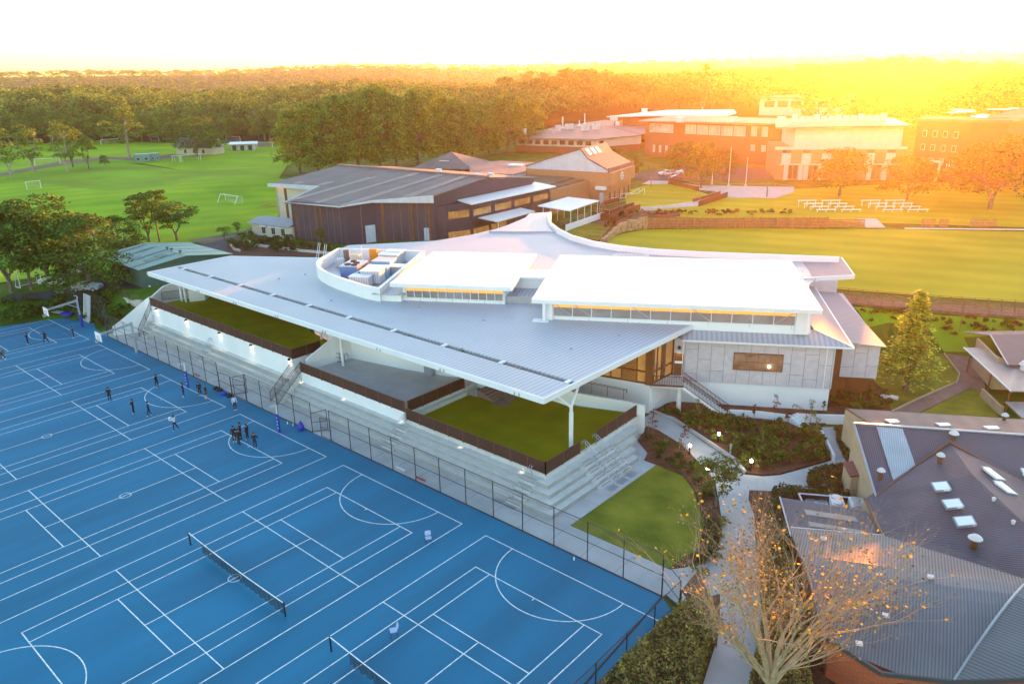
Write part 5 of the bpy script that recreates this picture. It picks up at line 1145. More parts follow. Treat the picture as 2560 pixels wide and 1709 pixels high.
roof_quad(hall, [(-105.5,61.0,3),(-100,58.2,3),(-100,58.2,3.1),(-105.5,61,3.1)], 'cream', .1, 'plinth'); MB().prism([(-104.8,62),(-100,58.0),(-99.5,75),(-104.8,76)], 3, 11.3).build('end_wall', 'cream', hall); MB().wall((-100,58.35),(-86.2,60.3),3,11.25,.1).build('end_wall', 'cream', hall); strip((-100,58.3),(-86.2,60.25),.2,3,11.2,.8,'clad_rust','rust_strip',hall)
# two-storey side of the hall
E_, F_, G_ = (-53.2,65.3), (-51.4,70.5), (-53.4,97.5)
MB().prism([(-54.5,64.0), E_, F_, G_, (-57.5,97)], 2.5, 10.2).build('side_wing', 'clad_dark', hall)
roof_quad(hall, [(-59,71,10.9),(-50.0,69.2,10.45),(-51.9,98,10.45),(-60.6,99,10.9)], 'white_metal', .25, 'wing_roof')
wins(hall, E_, F_, 7.6, 9.1, 1, .85, 'glass_warm', 'black', sub=6); wins(hall, E_, F_, 3.4, 5.2, 1, .9, 'glass_warm', 'black', sub=6)
wins(hall, F_, G_, 7.6, 9.0, 4, .85, 'glass_warm', 'black', sub=6); wins(hall, F_, (-52.3,82), 3.4, 5.2, 2, .9, 'glass_warm', 'black', sub=6)
roof_quad(hall, [(-51.2,72.2,7.25),(-45.6,71.7,7.1),(-47.3,85.2,7.1),(-52.0,86.1,7.25)], 'white_metal', .18, 'awning')
for p in ((-45.9,72.2),(-47.3,84.6)): MB().tube((*p,5.0),(*p,7.1),.06,8).build('awning_post','white_metal',hall)
cw = thing('walkway_canopy', 'pale flat walkway canopy on white posts behind the curved parapet', 'canopy', (-43,92,4)); roof_quad(cw, [(-47.5,86.2,8.1),(-38.6,85.4,8.0),(-41.2,99.4,8.0),(-49.5,99.3,8.1)], 'white_metal', .2)
for i in range(5): f = i/4; x = -38.9-2.3*f; y = 86.2+12.6*f; MB().tube((x,y,3.8),(x,y,7.9),.07,8).build('post','white_metal',cw); MB().tube((x-7.6,y+.6,3.8),(x-7.6,y+.6,7.9),.07,8).build('post','white_metal',cw)
MB().wall((-38.6,84.2),(-41.0,100.2),3.8,5.3,.2).build('parapet','white',cw); r = MB()
for z in (4.6,4.95,5.3): r.tube((-41.5,86,z),(-43.5,98.5,z),.03,5)
r.build('rail','galv',cw)
# white classroom hut
hut = bld('classroom_hut', 'small white portable classroom with a curved pale roof beside the brown hall', [(-88.6,44.6),(-77.4,46.6),(-78.6,52.6),(-90,50.6)], 3.2, 6.4, 'cream', 'hut')
n_ = 8; mb = MB()
for i in range(n_):
    f0, f1 = i/n_, (i+1)/n_; P = lambda f, s: (-89.3+11.9*s-1.3*f, 43.9+2.1*s+7.4*f, 6.45+.75*math.sin(math.pi*f))
    mb.add([P(f0,0),P(f0,1),P(f1,1),P(f1,0)], [(0,1,2,3)])
mb.build('roof','roof_white3',hut); wins(hut,(-86.5,44.9),(-78.5,46.4),4.5,5.9,3,.45,'glass_dark','white_metal',sub=2); wins(hut,(-86.2,45.0),(-79.5,46.2),6.0,6.2,3,.8,'white_metal','white_metal',.5,pname='sunshade')
# lower flat roofs behind the hall
fb = bld('flat_roofed_block', 'low brown flat-roofed block between the hall and the brick auditorium', [(-60.0,101.0),(-53.5,98.0),(-57,119),(-74,124),(-76,104)], 3, 9.1, 'brick_tan')
roof_quad(fb, [(-60,99.5,9.4),(-54.8,99.6,9.4),(-58.6,121,9.4),(-76,126,9.4),(-79,105,9.4)], 'flat_brown', .5); roof_quad(fb, [(-63,104,9.75),(-58.0,103.8,9.75),(-61,117,9.75),(-73,120,9.75),(-75,107,9.75)], 'flat_brown', .3, 'raised_roof')
wins(fb,(-54.0,98.4),(-56.2,113),6.2,8.6,3,.85,'glass_warm','brown',sub=5)
wb = bld('plant_block', 'pale blue-grey boxy block with a brown flat roof left of the auditorium', [(-82.4,105.2),(-73.8,108.6),(-78,133),(-98,131),(-98,118)], 9.0, 10.5, 'fascia'); roof_quad(wb, [(-82.6,104.9,10.6),(-73.5,108.3,10.6),(-77.8,133.4,10.6),(-98.5,131.4,10.6),(-98.5,118,10.6)], 'roof_brown', .15)
MB().box((-86,124,10.6),(4,2.2,.3),.3,z0=True).build('skylight','skylight',wb)
hb = bld('hipped_pavilion', 'small brick pavilion with a grey hipped roof before the big clump of gums', [(-112,114),(-100,118),(-106,132),(-118,128)], 4, 9.4, 'brick_tan'); ap = (-110.5,123.5,13.2)
mb = MB(); cs_ = [(-114.5,111.5,9.5),(-96.5,117.5,9.5),(-104,135,9.5),(-122,129,9.5)]; mb.add(cs_+[ap], [(0,1,4),(1,2,4),(2,3,4),(3,0,4)]); mb.build('roof','roof_grey',hb); MB().box((-108,118,11.2),(3,.8,.1),.2).build('skylight','skylight',hb)
wins(hb,(-111.5,114.2),(-100.5,117.8),7.0,9.0,4,.8,'glass_dark','brown')
for i,(x,y) in enumerate(((-84,84),(-76.5,86),(-73,85),(-66,88),(-64,90))):
    t = thing('air_unit', 'white air conditioning box on the roof behind the hall ridge', 'air conditioner', (x,y,12.5), 'boxes behind the hall ridge'); MB().box((x,y,12.0),(1.3,.8,1.9 if i==1 else 1.3),.2,z0=True).build('case','white_metal',t); MB().ring((x+.1,y-.45,12.8),.3,.03,12,ax='y').build('fan_guard','black',t)
# ---- brick auditorium ----
au = thing('auditorium', 'tan brick auditorium with a white asymmetric gable, round emblem and three roof skylights', 'school building', (-62,123,4))
QL, QR, QB = np.array((-74.8,115.0)), np.array((-51.9,118.3)), np.array((-56.2,135.2)); dv = QB-QR
def on_line(k, x, y, P=QL, Q=QR):
    d = ray(*c_(k,x,y)); n = np.array([-(Q-P)[1], (Q-P)[0]]); t = ((P-CAMP[:2])@n)/(d[:2]@n); X = CAMP+d*t; return X
MB().prism([tuple(QL), tuple(QR+np.array((-.2,0))), tuple(QB), tuple(QL+dv)], 3, 11.3).build('wall','brick_tan',au)
prof = [on_line('o',180,845), on_line('o',240,790), on_line('o',430,662), on_line('o',612,705), on_line('o',668,772), on_line('o',845,865)]
prof = [np.array((QL[0],QL[1],12.0)), on_line('o',330,785), on_line('o',612,702), on_line('o',668,775), np.array((QR[0],QR[1],12.1))]
mb = MB(); mb.add([(QL[0],QL[1],11.3)]+[tuple(p) for p in prof]+[(QR[0],QR[1],11.3)], [tuple(range(7))[::-1]]); mb.build('white_gable','fascia',au)
bk = [p+np.array((dv[0],dv[1],0)) for p in prof]; shift = np.array((-.18,-.9,0))
for i in range(4):
    roof_quad(au, [tuple(prof[i]+shift*.3), tuple(prof[i+1]+shift*.3), tuple(bk[i+1]), tuple(bk[i])], 'roof_brown', .3)
mb = MB().wall(QR+np.array((.25,-.3)), QB+np.array((.35,.4)), 11.2, 12.35, .3); mb.build('fascia','roof_brown',au)
a, b = prof[2], prof[3]; ab, bb = bk[2], bk[3]
for f in (.08,.27,.46):
    q = [a+(ab-a)*f+(b-a)*.18, a+(ab-a)*(f+.11)+(b-a)*.18, b+(bb-b)*(f+.11)-(b-a)*.15, b+(bb-b)*f-(b-a)*.15]; MB().add([tuple(v+np.array((.12,0,.14))) for v in q],[(0,3,2,1)]).build('skylight','skylight',au)
e0 = QR+np.array((.06,.0)); MB().prism([(QR[0]-.5,QR[1]-.3),(QR[0]+1.2,QR[1]-.1),(QB[0]+1.2,QB[1]),(QB[0]-.5,QB[1])], 8.2, 11.3).build('overhang','brick_tan',au)
t_m = QR+(QB-QR)*.40+np.array((1.3,0)); em = MB(); em.ring((0,0,0), .85, .13, 24, ax='y'); em.lathe([(.5,-.05),(.5,.05)], (0,0,0), 16); eo = em.build('emblem','white_metal',au); eo.location = Vector((t_m[0],t_m[1],9.9))-parent_loc(au); eo.rotation_euler=(0,0,math.atan2(dv[1],dv[0]))
p = QR+np.array((-1.5,-.6)); MB().box((p[0],p[1],7.6),(2.6,1.2,.8),.15).build('balcony','white',au)
strip(QL, QR, .93, 4, 6.4, 1.0, 'fascia', 'door', au); wins(au, QR, QB, 4.0, 6.4, 5, .2, 'glass_dark','brown')
# ---- green shed ----
sh = bld('green_shed', 'green steel shed with a low gabled pale green roof left of the sports centre', [(-68.0,12.6),(-66.6,27.2),(-82,27.4),(-83.2,12.8)], 0.2, 6.0, 'green_clad', 'shed')
MB().add([(-67.95,12.6,6),(-66.6,27.2,6),(-67.1,19.9,7.0)],[(0,1,2)]).build('gable_wall','green_clad',sh)
roof_quad(sh,[(-67.5,12.3,6.03),(-66.7,19.9,7.1),(-82.8,20.2,7.1),(-83.8,12.5,6.03)],'green_roof',.1); roof_quad(sh,[(-66.7,19.9,7.1),(-66.1,27.6,6.03),(-82.3,27.8,6.03),(-82.8,20.2,7.1)],'green_roof',.1)
for f in (.16,.42,.68,.9):
    x0 = -67.3-15.6*f; MB().add([(x0,12.4,6.06),(x0-.5,12.4,6.06),(x0-.3,19.8,7.13),(x0+.2,19.8,7.13)],[(0,1,2,3)]).build('roof_strip','joint',sh); MB().add([(x0+.2,20,7.13),(x0-.3,20,7.13),(x0-.2,27.4,6.08),(x0+.3,27.4,6.08)],[(0,1,2,3)]).build('roof_strip','joint',sh)
for x, y in ((-70,15),(-73.5,14.6),(-77,14.2),(-70.5,17)): MB().prism([(x,y),(x-1.8,y),(x-1.8,y+1.5),(x,y+1.5)],6.43+(y-15)*.14,[6.46+(y-15)*.14]*2+[6.68+(y-15)*.14]*2).build('roof_patch','green_patch',sh)
for x in (-69.5,-72.5,-74): MB().lathe([(.15,0),(.15,.25),(.3,.3),(.28,.45),(.1,.5)],(x,20.2,7.05),10).build('roof_vent','green_clad',sh)
wins(sh,(-67.3,17.6),(-66.9,22.4),4.4,5.6,1,.95,'cream','joint',sub=4)
for (y,z) in ((13.5,3.2),(15.5,4.4),(22,5.8)): MB().box((-67.7+.02*y,y,z),(.2,.25,.2)).build('wall_light','white_metal',sh)
t = thing('retaining_wall','pale block retaining wall in front of the green shed','wall',(-66,9,0)); MB().pwall([(-70.5,9.6),(-65.2,9.4),(-62.8,10.0)],-.2,[2.2,2.2,2.6],.3).build('wall','pale_wall',t)
fence([(-70.5,9.5),(-65.2,9.2),(-62.8,9.9)],1.4,'dark wire fence on top of the pale retaining wall by the green shed',z=2.2,sp=2.5,mid=False)
q = g('d',1525,280,1.5); t = thing('notice_sign','small white notice board on the grass bank behind the fence','sign',q); MB().box((q[0],q[1],1.6),(1.0,.06,.8),.6).build('board','white',t); MB().tube((q[0],q[1]+.05,.3),(q[0],q[1]+.05,1.5),.04,6).build('post','galv',t)
# ---- goals ----
def goal(p, q, h, label, dep=1.5, tilt=0.0, back=None):
    p = np.array(p, float); q = np.array(q, float); d = q-p; u = d/np.hypot(*d[:2]); n = np.array([-u[1], u[0], 0])*dep*(back or 1); t = thing('soccer_goal', label, 'goal', (*((p+q)/2)[:2], min(p[2],q[2])), 'soccer goals on the fields'); r = .07
    up = np.array((0,0,h)); lean = n*tilt
    for a in (p, q): MB().tube(a, a+up+lean, r, 6).build('post','white_metal',t)
    MB().tube(p+up+lean, q+up+lean, r, 6).build('crossbar','white_metal',t); b = MB()
    for a in (p, q): b.tube(a+up+lean, a+up*.9+n*.5+lean, r*.6, 4); b.tube(a+up*.9+n*.5+lean, a+n, r*.6, 4); b.tube(a, a+n, r*.6, 4)
    b.tube(p+n, q+n, r*.6, 4); b.build('back_frame','white_metal',t); m = MB(); m.add([tuple(p+up*.9+n*.5+lean), tuple(q+up*.9+n*.5+lean), tuple(q+n), tuple(p+n)],[(0,1,2,3)]); m.build('net','net_pale',t)
MT['net_pale'] = mesh_screen('white_net', (.6,.62,.6), .05, .12)
for a, b, h, lab, dp, tl in ((('m',185,885),('m',282,875),2.2,'small white goal near the left edge of the lower field',1.2,0),(('m',1240,697),('m',1372,685),2.4,'white goal with a net in front of the white cottage',2,0),
    (('m',1485,972),('m',1602,990),2.0,'white goal tipped askew on the slope in front of the hall',2.6,.5),(('m',693,580),('m',812,573),2.4,'far white goal left of the tallest gum tree',2,0),(('m',1756,600),('m',1862,598),2.4,'far white goal before the bushland right of the shelter',2,0),
    (('m',240,722),('m',412,712),2.4,'long white goal behind the left row of trees',2,0),(('m',140,1557),('m',285,1525),2.6,'white goal seen between trunks at the left above the courts',1.5,0),(('m',1030,555),('m',1085,555),2.0,'tiny white goal at the far edge right of the tallest gum',1.5,0),(('m',1180,695),('m',1232,697),2.2,'small goal touching the goal before the cottage',1.4,0),(('m',1545,556),('m',1640,556),2.4,'white goal directly behind the flat shelter',1.5,0),(('n',5,600),('n',0,602),.1,'',0,0)):
    if lab: goal(t_(*a,.05), t_(*b,.05), h, lab, dp, tl)
q = t_('m',1820,1000,.1); t = thing('metal_trolley','red metal frame lying on the grass beside the hall','frame',q); b = MB(); 
for z in (0,.7): b.path([(q[0]-2.5,q[1],q[2]+z),(q[0]+1.5,q[1]-1,q[2]+z),(q[0]+2,q[1]+1.5,q[2]+z),(q[0]-2,q[1]+2,q[2]+z),(q[0]-2.5,q[1],q[2]+z)],.05,4)
b.build('frame','red',t)
# cottage, shelter, containers
co = bld('white_cottage','white cottage with a steep grey roof under the broad round tree',[(-268,117),(-252,124.5),(-256,132),(-272,124.5)],5,8.6,'cream','cottage')
def gable(t, A, B, C, D, z0, zr, m):  # ridge halfway AB..DC
    mA = ((A[0]+D[0])/2,(A[1]+D[1])/2,zr); mB = ((B[0]+C[0])/2,(B[1]+C[1])/2,zr); roof_quad(t,[(*A,z0),(*B,z0),mB,mA],m,.15); roof_quad(t,[mA,mB,(*C,z0),(*D,z0)],m,.15); MB().add([(*A,z0),(*D,z0),mA,(*B,z0),(*C,z0),mB],[(0,1,2),(3,5,4)]).build('gable_wall','cream',t)
gable(co,(-269,116.3),(-251.5,124),(-256,133),(-273,125),8.5,12.2,'roof_grey'); wins(co,(-266,118),(-254,123.6),6.2,7.8,3,.3,'glass_dark')
tb = bld('field_shelter','flat-roofed pale shelter with dark doors beside the white cottage',[(-268,141.5),(-262,149.5),(-270,155),(-276,147)],5,7.8,'fascia','shelter'); roof_quad(tb,[(-268,139,8.1),(-259.5,150,8.1),(-270,156.5,8.3),(-278,147,8.3)],'white_metal',.2); wins(tb,(-268,141.5),(-262,149.5),5.2,7.4,3,.5,'glass_dark','joint')
for (k,x0,x1,y,lab) in (('m',920,1028,698,'left green shipping container at the end of the dirt strip'),('m',1033,1093,692,'right green shipping container, shorter side view')):
    a = t_(k,x0,y); b2 = t_(k,x1,y-4); d = (b2-a)[:2]; u = d/np.hypot(*d); nrm = np.array([-u[1],u[0]])*3.5
    t = bld('shipping_container',lab,[tuple(a[:2]),tuple(b2[:2]),tuple(b2[:2]+nrm),tuple(a[:2]+nrm)],float(hgt(*a[:2])),float(hgt(*a[:2]))+2.8,'green_roof','container')
    roof_quad(t,[(*a[:2],a[2]+2.85),(*b2[:2],a[2]+2.85),(*(b2[:2]+nrm),a[2]+2.85),(*(a[:2]+nrm),a[2]+2.85)],'fascia',.1); wins(t,a,b2,a[2]+.6,a[2]+1.6,2,.4,'glass_dark','fascia')
# ---- walls and ramps by the oval ----
t = thing('stone_wall','curving sandstone block retaining wall stepping down beside the oval','wall',(-29,90,4)); mb = MB(); rs_ = random.Random(3)
SP = [(-26.3,79.2),(-27.3,82.8),(-28.6,86.2),(-29.4,89.2),(-29.3,92.2),(-28.3,94.6),(-27.2,96.2)]; zt = [4.9,5.1,5.4,5.7,6.0,6.3,6.3]
for a, b, z in zip(SP[:-1], SP[1:], zt):
    a = np.array(a); b = np.array(b); n = 4
    for i in range(n):
        for kx in range(3):
            zz0 = 3.8+(z-3.8)*kx/3; zz1 = 3.8+(z-3.8)*(kx+1)/3-.03; of = rs_.uniform(-.12,.12); p = a+(b-a)*(i+.03)/n; q = a+(b-a)*(i+.97)/n; mb.wall(p+of,q+of,zz0,zz1+rs_.uniform(-.05,.05)*(kx==2),.7)
mb.build('blocks','stone',t)
tw = thing('timber_retaining_wall','long orange timber slatted wall along the far side of the oval','wall',(-10,110,4)); ta = np.array(t_('o',1122,1338)[:2]); tb_ = np.array(t_('p',822,1292)[:2]); sl_ = MB(); po = MB(); L_ = np.hypot(*(tb_-ta)); u = (tb_-ta)/L_
for k in range(7): sl_.wall(ta+np.array((0,.1)), tb_+np.array((0,.1)), 4.05+.31*k, 4.28+.31*k, .08)
sl_.build('slats','timber',tw)
MB().wall(ta+np.array((0,.35)), tb_+np.array((0,.35)), 3.9, 6.1, .1).build('backing','corten',tw)
for i in range(23): p = ta+(tb_-ta)*i/22; po.box((p[0],p[1]-.05,3.9),(.16,.16,2.4),z0=True)
each(po,'post','timber',tw)
for j,(x0,x1,lab) in enumerate(((822,1110,'low timber wall between the long wall and the oval steps'),(1545,1650,'short timber wall right of the oval steps'),(1680,1750,'second short timber wall right of the oval steps'),(1915,2120,'faint timber wall at the right end of the oval'))):
    a = t_('p',x0,1282)[:2]; b = t_('p',x1,1282)[:2]; t = thing('timber_retaining_wall',lab,'wall',(*a,4)); s_ = MB()
    for k in range(5): s_.wall(a,b,4.05+.31*k,4.28+.31*k,.08)
    s_.build('slats','timber',t)
t = thing('oval_steps','wide pale steps through the planting down to the oval','steps',t_('p',1190,1280)); a = t_('p',1125,1285)[:2]; b = t_('p',1270,1285)[:2]; bk_ = np.array((-3.3,4.6)); mb = MB()
for k in range(6): mb.prism([tuple(a+bk_*k/6),tuple(b+bk_*k/6),tuple(b+bk_),tuple(a+bk_)],3.9+.12*k,4.12+.12*k)
mb.build('steps','pale_wall',t)
def rampwall(k, pts, h, lab, m='corten', z=0.0):
    P = [t_(k,x,y) for x,y in pts]; t = thing('ramp_wall',lab,'wall',P[0]); zs = [p[2]+h+z for p in P]; MB().pwall([p[:2] for p in P],[p[2]-.2 for p in P],zs,.25).build('wall',m,t); r = MB(); r.path([(p[0],p[1],p[2]+h+.9) for p in P],.03,4)
    for p in P: r.tube((p[0],p[1],p[2]+h),(p[0],p[1],p[2]+h+.9),.03,4)
    r.build('handrail','galv',t)
rampwall('z',[(1165,960),(1190,860),(1230,800),(1450,745)],1.3,'rusty ramp wall bending beside the auditorium corner')
rampwall('z',[(1115,975),(1310,1005),(1500,930),(1760,850)],1.3,'long rusty ramp wall with a pale base below the lawn')
rampwall('z',[(1250,905),(1670,790)],.9,'inner rusty ramp wall parallel to the long one')
rampwall('o',[(1545,1165),(1770,1090)],1.3,'rusty wall at the bend of the ramp across the lawn')
rampwall('o',[(1500,1130),(1715,1070)],.9,'upper rusty wall at the bend of the ramp')
rampwall('o',[(1305,985),(1545,1035)],1.0,'rusty wall along the forecourt path')
rampwall('z',[(1760,850),(2349,815)],.7,'pale low ramp wall running right below the lawn','pale_wall')
rampwall('o',[(1545,1030),(1800,1015),(2150,1015),(2300,1040)],.25,'railed pale edge of the upper forecourt terrace','pale_wall')
rampwall('o',[(1770,1100),(2150,1085)],.1,'railed lower edge of the forecourt terrace','pale_wall')
b = t_('z',1590,720); t = thing('stair_rails','white stepped stair rails on the lawn beside the ramp','handrail',b); m_ = MB()
for dx in (0,1.6): m_.path([(b[0]-3+dx,b[1]-4,4.9),(b[0]-1+dx,b[1]-2,5.1),(b[0]-1+dx,b[1]-2,5.9),(b[0]+1+dx,b[1],6.1),(b[0]+2.2+dx,b[1]+1.2,7.2),(b[0]+2.2+dx,b[1]+1.2,5.9)],.06,5)
m_.build('rails','white_metal',t)
for (k,x,y,ty,lab) in (('o',1782,1000,698,'tallest flagpole on the forecourt terrace'),('o',1917,1000,783,'shorter flagpole right of the tallest one'),('o',1650,990,790,'faint flagpole left of the tallest one')):
    p = t_(k,x,y); h = Hv(p,*c_(k,x+20,ty)); t = thing('flagpole',lab,'flagpole',p); MB().tube(p,(p[0],p[1],h),.12,8,r2=.06).build('pole','white_metal',t); MB().lathe([(.05,0),(.14,.12),(.05,.25)],(p[0],p[1],h),8).build('finial','white_metal',t); MB().lathe([(.4,0),(.4,.4)],p,10).build('base','pale_wall',t)
# bleachers
for i,(x0,x1) in enumerate(((740,890),(930,1082),(1248,1402),(1440,1600))):
    a = t_('p',x0,1170); b = t_('p',x1,1168); d = (b-a)[:2]; L_ = np.hypot(*d); u = d/L_; n = np.array([-u[1],u[0]])
    t = thing('bleacher','%s aluminium bench stand of four white rows above the oval' % ('leftmost','second','third','rightmost')[i],'bleacher',a,'aluminium stands above the oval')
    for k in range(4):
        o_ = a[:2]+n*(2.6*k)-u*(.55*k); z = 4.5+.28*k; MB().wall(o_,o_+u*L_,z,z+.10,.55).build('bench','white_metal',t); lg = MB()
        for f in (.05,.5,.95): p = o_+u*L_*f; lg.tube((p[0],p[1],4.0),(p[0],p[1],z),.07,5)
        lg.build('legs','white_metal',t)
# ---- vehicles ----
MT['car_white'] = mat('white_car_paint',(.75,.76,.78),.25,var=.02,spec=.7); MT['car_purple'] = mat('maroon_car_paint',(.25,.05,.14),.25,var=.02,spec=.7); MT['tyre'] = mat('tyre',(.02,.02,.02),.8); MT['car_blue']=mat('silver_blue_car',(.30,.38,.45),.3,var=.03,spec=.7)
def car(p, rz, lab, m, ute=False, cat='car'):
    t = thing('parked_ute' if ute else 'parked_car',lab,cat,p); t.rotation_euler=(0,0,rz); L_=5.2 if ute else 4.4
    def add(mb,nm,mt): o=mb.build(nm,mt); o.parent=t; return o
    def body(prof,w_):    # side profile (x,z) extruded across, pinched at the top
        mb=MB(); n=len(prof); zm=max(z for _,z in prof); vs=[(x,s*(w_-(.14 if z>1.0 else 0)*(z-1.0)/.5),z) for s in (-1,1) for x,z in prof]; mb.add(vs,[tuple(range(n)),tuple(range(n,2*n))[::-1]]+[(i,n+i,n+(i+1)%n,(i+1)%n) for i in range(n)]); return mb
    h=L_/2
    add(body([(-h,.35),(h,.35),(h+.05,.65),(h-.1,.92),(h-1.2,1.05),(-h+.1,1.05),(-h,.9)],.92),'body',m)
    if ute: add(body([(h-1.35,1.04),(h-2.0,1.62),(h-3.25,1.66),(h-3.45,1.04)],.80),'cabin',m); add(MB().box((-1.55,0,1.02),(1.7,1.5,.12)),'tray','tyre')
    else: add(body([(h-1.1,1.04),(h-1.8,1.42),(-h+1.3,1.45),(-h+.35,1.04)],.78),'cabin',m)
    x0,x1=(h-3.2,h-1.9) if ute else (-h+1.0,h-1.75)
    for s in (-1,1): add(MB().add([(x0,s*.82,1.1),(x1+.25,s*.82,1.1),(x1,s*.74,1.5),(x0+.15,s*.74,1.5)],[(0,1,2,3)]),'side_window','glass_dark'); add(MB().box((h,s*.62,.75),(.08,.35,.16)),'headlight','skylight')
    add(MB().add([(h-1.25,-.72,1.08),(h-1.25,.72,1.08),(h-1.85,.62,1.5),(h-1.85,-.62,1.5)],[(0,1,2,3)]),'windscreen','glass_dark')
    for sx in (-1,1):
        for sy in (-1,1): w_=add(MB().tube((sx*h*.62,sy*.74,.34),(sx*h*.62,sy*.95,.34),.35,14),'wheel','tyre'); rr=MB().tube((sx*h*.62,sy*.95,.34),(sx*h*.62,sy*.965,.34),.2,10).build('rim','galv'); rr.parent=w_
    return t
car(t_('o',1295,915,.07), .9+math.pi, 'white twin-cab ute parked on the forecourt road', 'car_white', True, 'ute')
car(t_('o',1380,945,.07), .9+math.pi, 'maroon car parked in front of the round tree beside the white ute', 'car_purple')
car(t_('o',1425,905,.07), .9+math.pi, 'white car half hidden behind the maroon car', 'car_white')
car(t_('B',1435,1085,.07), .7, 'pale blue car under the dense tree beside the tall corner fence', 'car_blue')
car(t_('B',900,990,.07), .6, 'white car parked behind the leaning trunk left of the courts', 'car_white')
car(t_('B',1400,820,.07), .6, 'white car under the dense tree behind the blue one', 'car_white')
# ---- science block ----
lb = bld('science_block','long low science block with a pale roof and tall metal flues',[(-161.5,211.5),(-125.8,218.2),(-119.5,241),(-175,292),(-171,245)],4,9.7,'brick_red')
MB().prism([(-161.6,211.3),(-125.6,218.0),(-119.3,241.1),(-119.6,241.4),(-125.8,218.3),(-161.6,211.6)],6.6,9.6).build('upper_wall','pale_wall',lb)
roof_quad(lb,[(-163,208.5,9.9),(-125,216,9.9),(-119,241,10.2),(-150,262,11.5),(-172,247,11)],'roof_brown2',.4); roof_quad(lb,[(-172,247,11.2),(-150,262,11.6),(-119,241,10.4),(-118,262,12),(-178,300,12)],'roof_brown2',.4)
wins(lb,(-160.5,211.4),(-127,217.8),7.2,9.0,9,.7,'glass_dark','white_metal',.1); wins(lb,(-125.4,219),(-120.2,239.5),7.2,9.0,6,.7,'glass_dark','white_metal',.1)
for (x,y,ty,r,lab) in ((465,545,452,.35,'tall twin flue on the science block roof, left'),(640,520,425,.30,'tallest thin flue on the science block roof'),(598,530,478,.3,'short flue left of the tallest one')):
    p = np.array(g('o',x,y,11.2)); h = Hv(p,*c_('o',x,ty)); t = thing('roof_flue',lab,'flue',p); MB().tube(p,(p[0],p[1],h),r,10).build('pipe','galv2',t); MB().lathe([(1.0,0),(1.0,.6),(.5,1.0)],p,12).build('base','galv2',t)
for i,(x,y) in enumerate(((430,560),(505,550),(530,548),(635,560),(657,558),(725,550),(748,545),(905,528),(925,525),(990,515),(1008,512),(860,492),(155,590),(920,480),(937,478))):
    p = g('o',x,y,11.3); t = thing('roof_unit','small white box unit on the science block roof','air conditioner',p,'box units on the science block roof'); MB().box((p[0],p[1],11.2),(1.9,1.9,2.4),.3,z0=True).build('case','galv2',t); MB().ring((p[0],p[1],13.65),.6,.06,10).build('fan_ring','joint',t)
# ---- long brick teaching block, white roof behind ----
lg = bld('teaching_block','long red brick teaching block with a band of pale upper windows',[(-106,222.5),(-55,216),(-46,214),(-43,226),(-104,238)],4,16.5,'brick_red')
roof_quad(lg,[(-108,220.5,17.0),(-44,212,17.6),(-38,226,18.4),(-106,242,17.8)],'roof_brown2',.5)
wins(lg,(-104,222.3),(-93,220.8),12.8,16.0,1,.98,'pale_glass','white_metal',.1,sub=6); wins(lg,(-88,220.2),(-63,217.0),12.8,16.0,5,.9,'pale_glass','white_metal',.1,sub=3); wins(lg,(-62,216.9),(-50,215.4),13,16.2,3,.55,'pale_glass','white_metal',.1,sub=2)
wins(lg,(-103,222.2),(-80,219.2),5.6,8.2,8,.35,'pale_glass','white_metal',.1); wins(lg,(-62,216.9),(-50,215.4),8.2,10.2,3,.4,'pale_glass','white_metal',.1)
for i,(x,y) in enumerate(((1397,480),(1820,480),(2203,480),(1115,405),(875,468))):
    p = g('o',x,y,18); t = thing('roof_vent_box','small pale roof box on the teaching blocks','roof vent',p,'pale boxes on the teaching block roofs'); MB().box((p[0],p[1],17.4),(2.2,1.6,1.6),.1,z0=True).build('case','galv2',t); MB().box((p[0],p[1],19.0),(2.5,1.9,.15),.1,z0=True).build('lid','white_metal',t)
wr = bld('white_roofed_hall','far hall with a broad white folded roof behind the long brick block',[(-152,270),(-112,268),(-98,276),(-112,305),(-150,312)],4,15.2,'brick_red')
roof_quad(wr,[(-155,268,15.6),(-130,262,16.8),(-98,273,16.6),(-95,276,17.6),(-113,311,17.2),(-152,318,16.4)],'roof_bright2',.5)
# ---- white fronted block ----
FB = [(-36.5,180.5),(-7.5,198.0),(-20,222),(-50,205)]
wf_ = bld('white_fronted_block','brick school block with a white upper storey and tall white bays, opposite the oval',FB,4,12.6,'brick_tan')
MB().prism([(-33.5,185),(-9,199.5),(-20,221),(-46,206)],12.6,18.2).build('upper_storey','pale_wall',wf_)
roof_quad(wf_,[(-37.5,180.5,18.6),(-7,198.5,18.9),(-19,224,19.3),(-49,207,19.0)],'roof_brown2',.5); MB().pwall([(-37,180.2),(-7.0,198.2)],12.4,13.2,.5).build('parapet','pale_wall',wf_)
u = np.array((29.0,17.5)); u0 = np.array(FB[0])
q0 = u0+np.array((3.6,5.2)); wins(wf_,q0+u*.16,q0+u*.80,13.6,16.2,1,.98,'glass_dark','pale_wall',.1,sub=8)
for f0 in (.04,.20,.36,.70,.86): wins(wf_,u0+u*f0,u0+u*(f0+.075),8.6,11.4,1,.98,'pale_wall','pale_wall',.2,pname='white_panel'); wins(wf_,u0+u*f0,u0+u*(f0+.075),11.5,12.3,1,.9,'glass_dark','brown',.1)
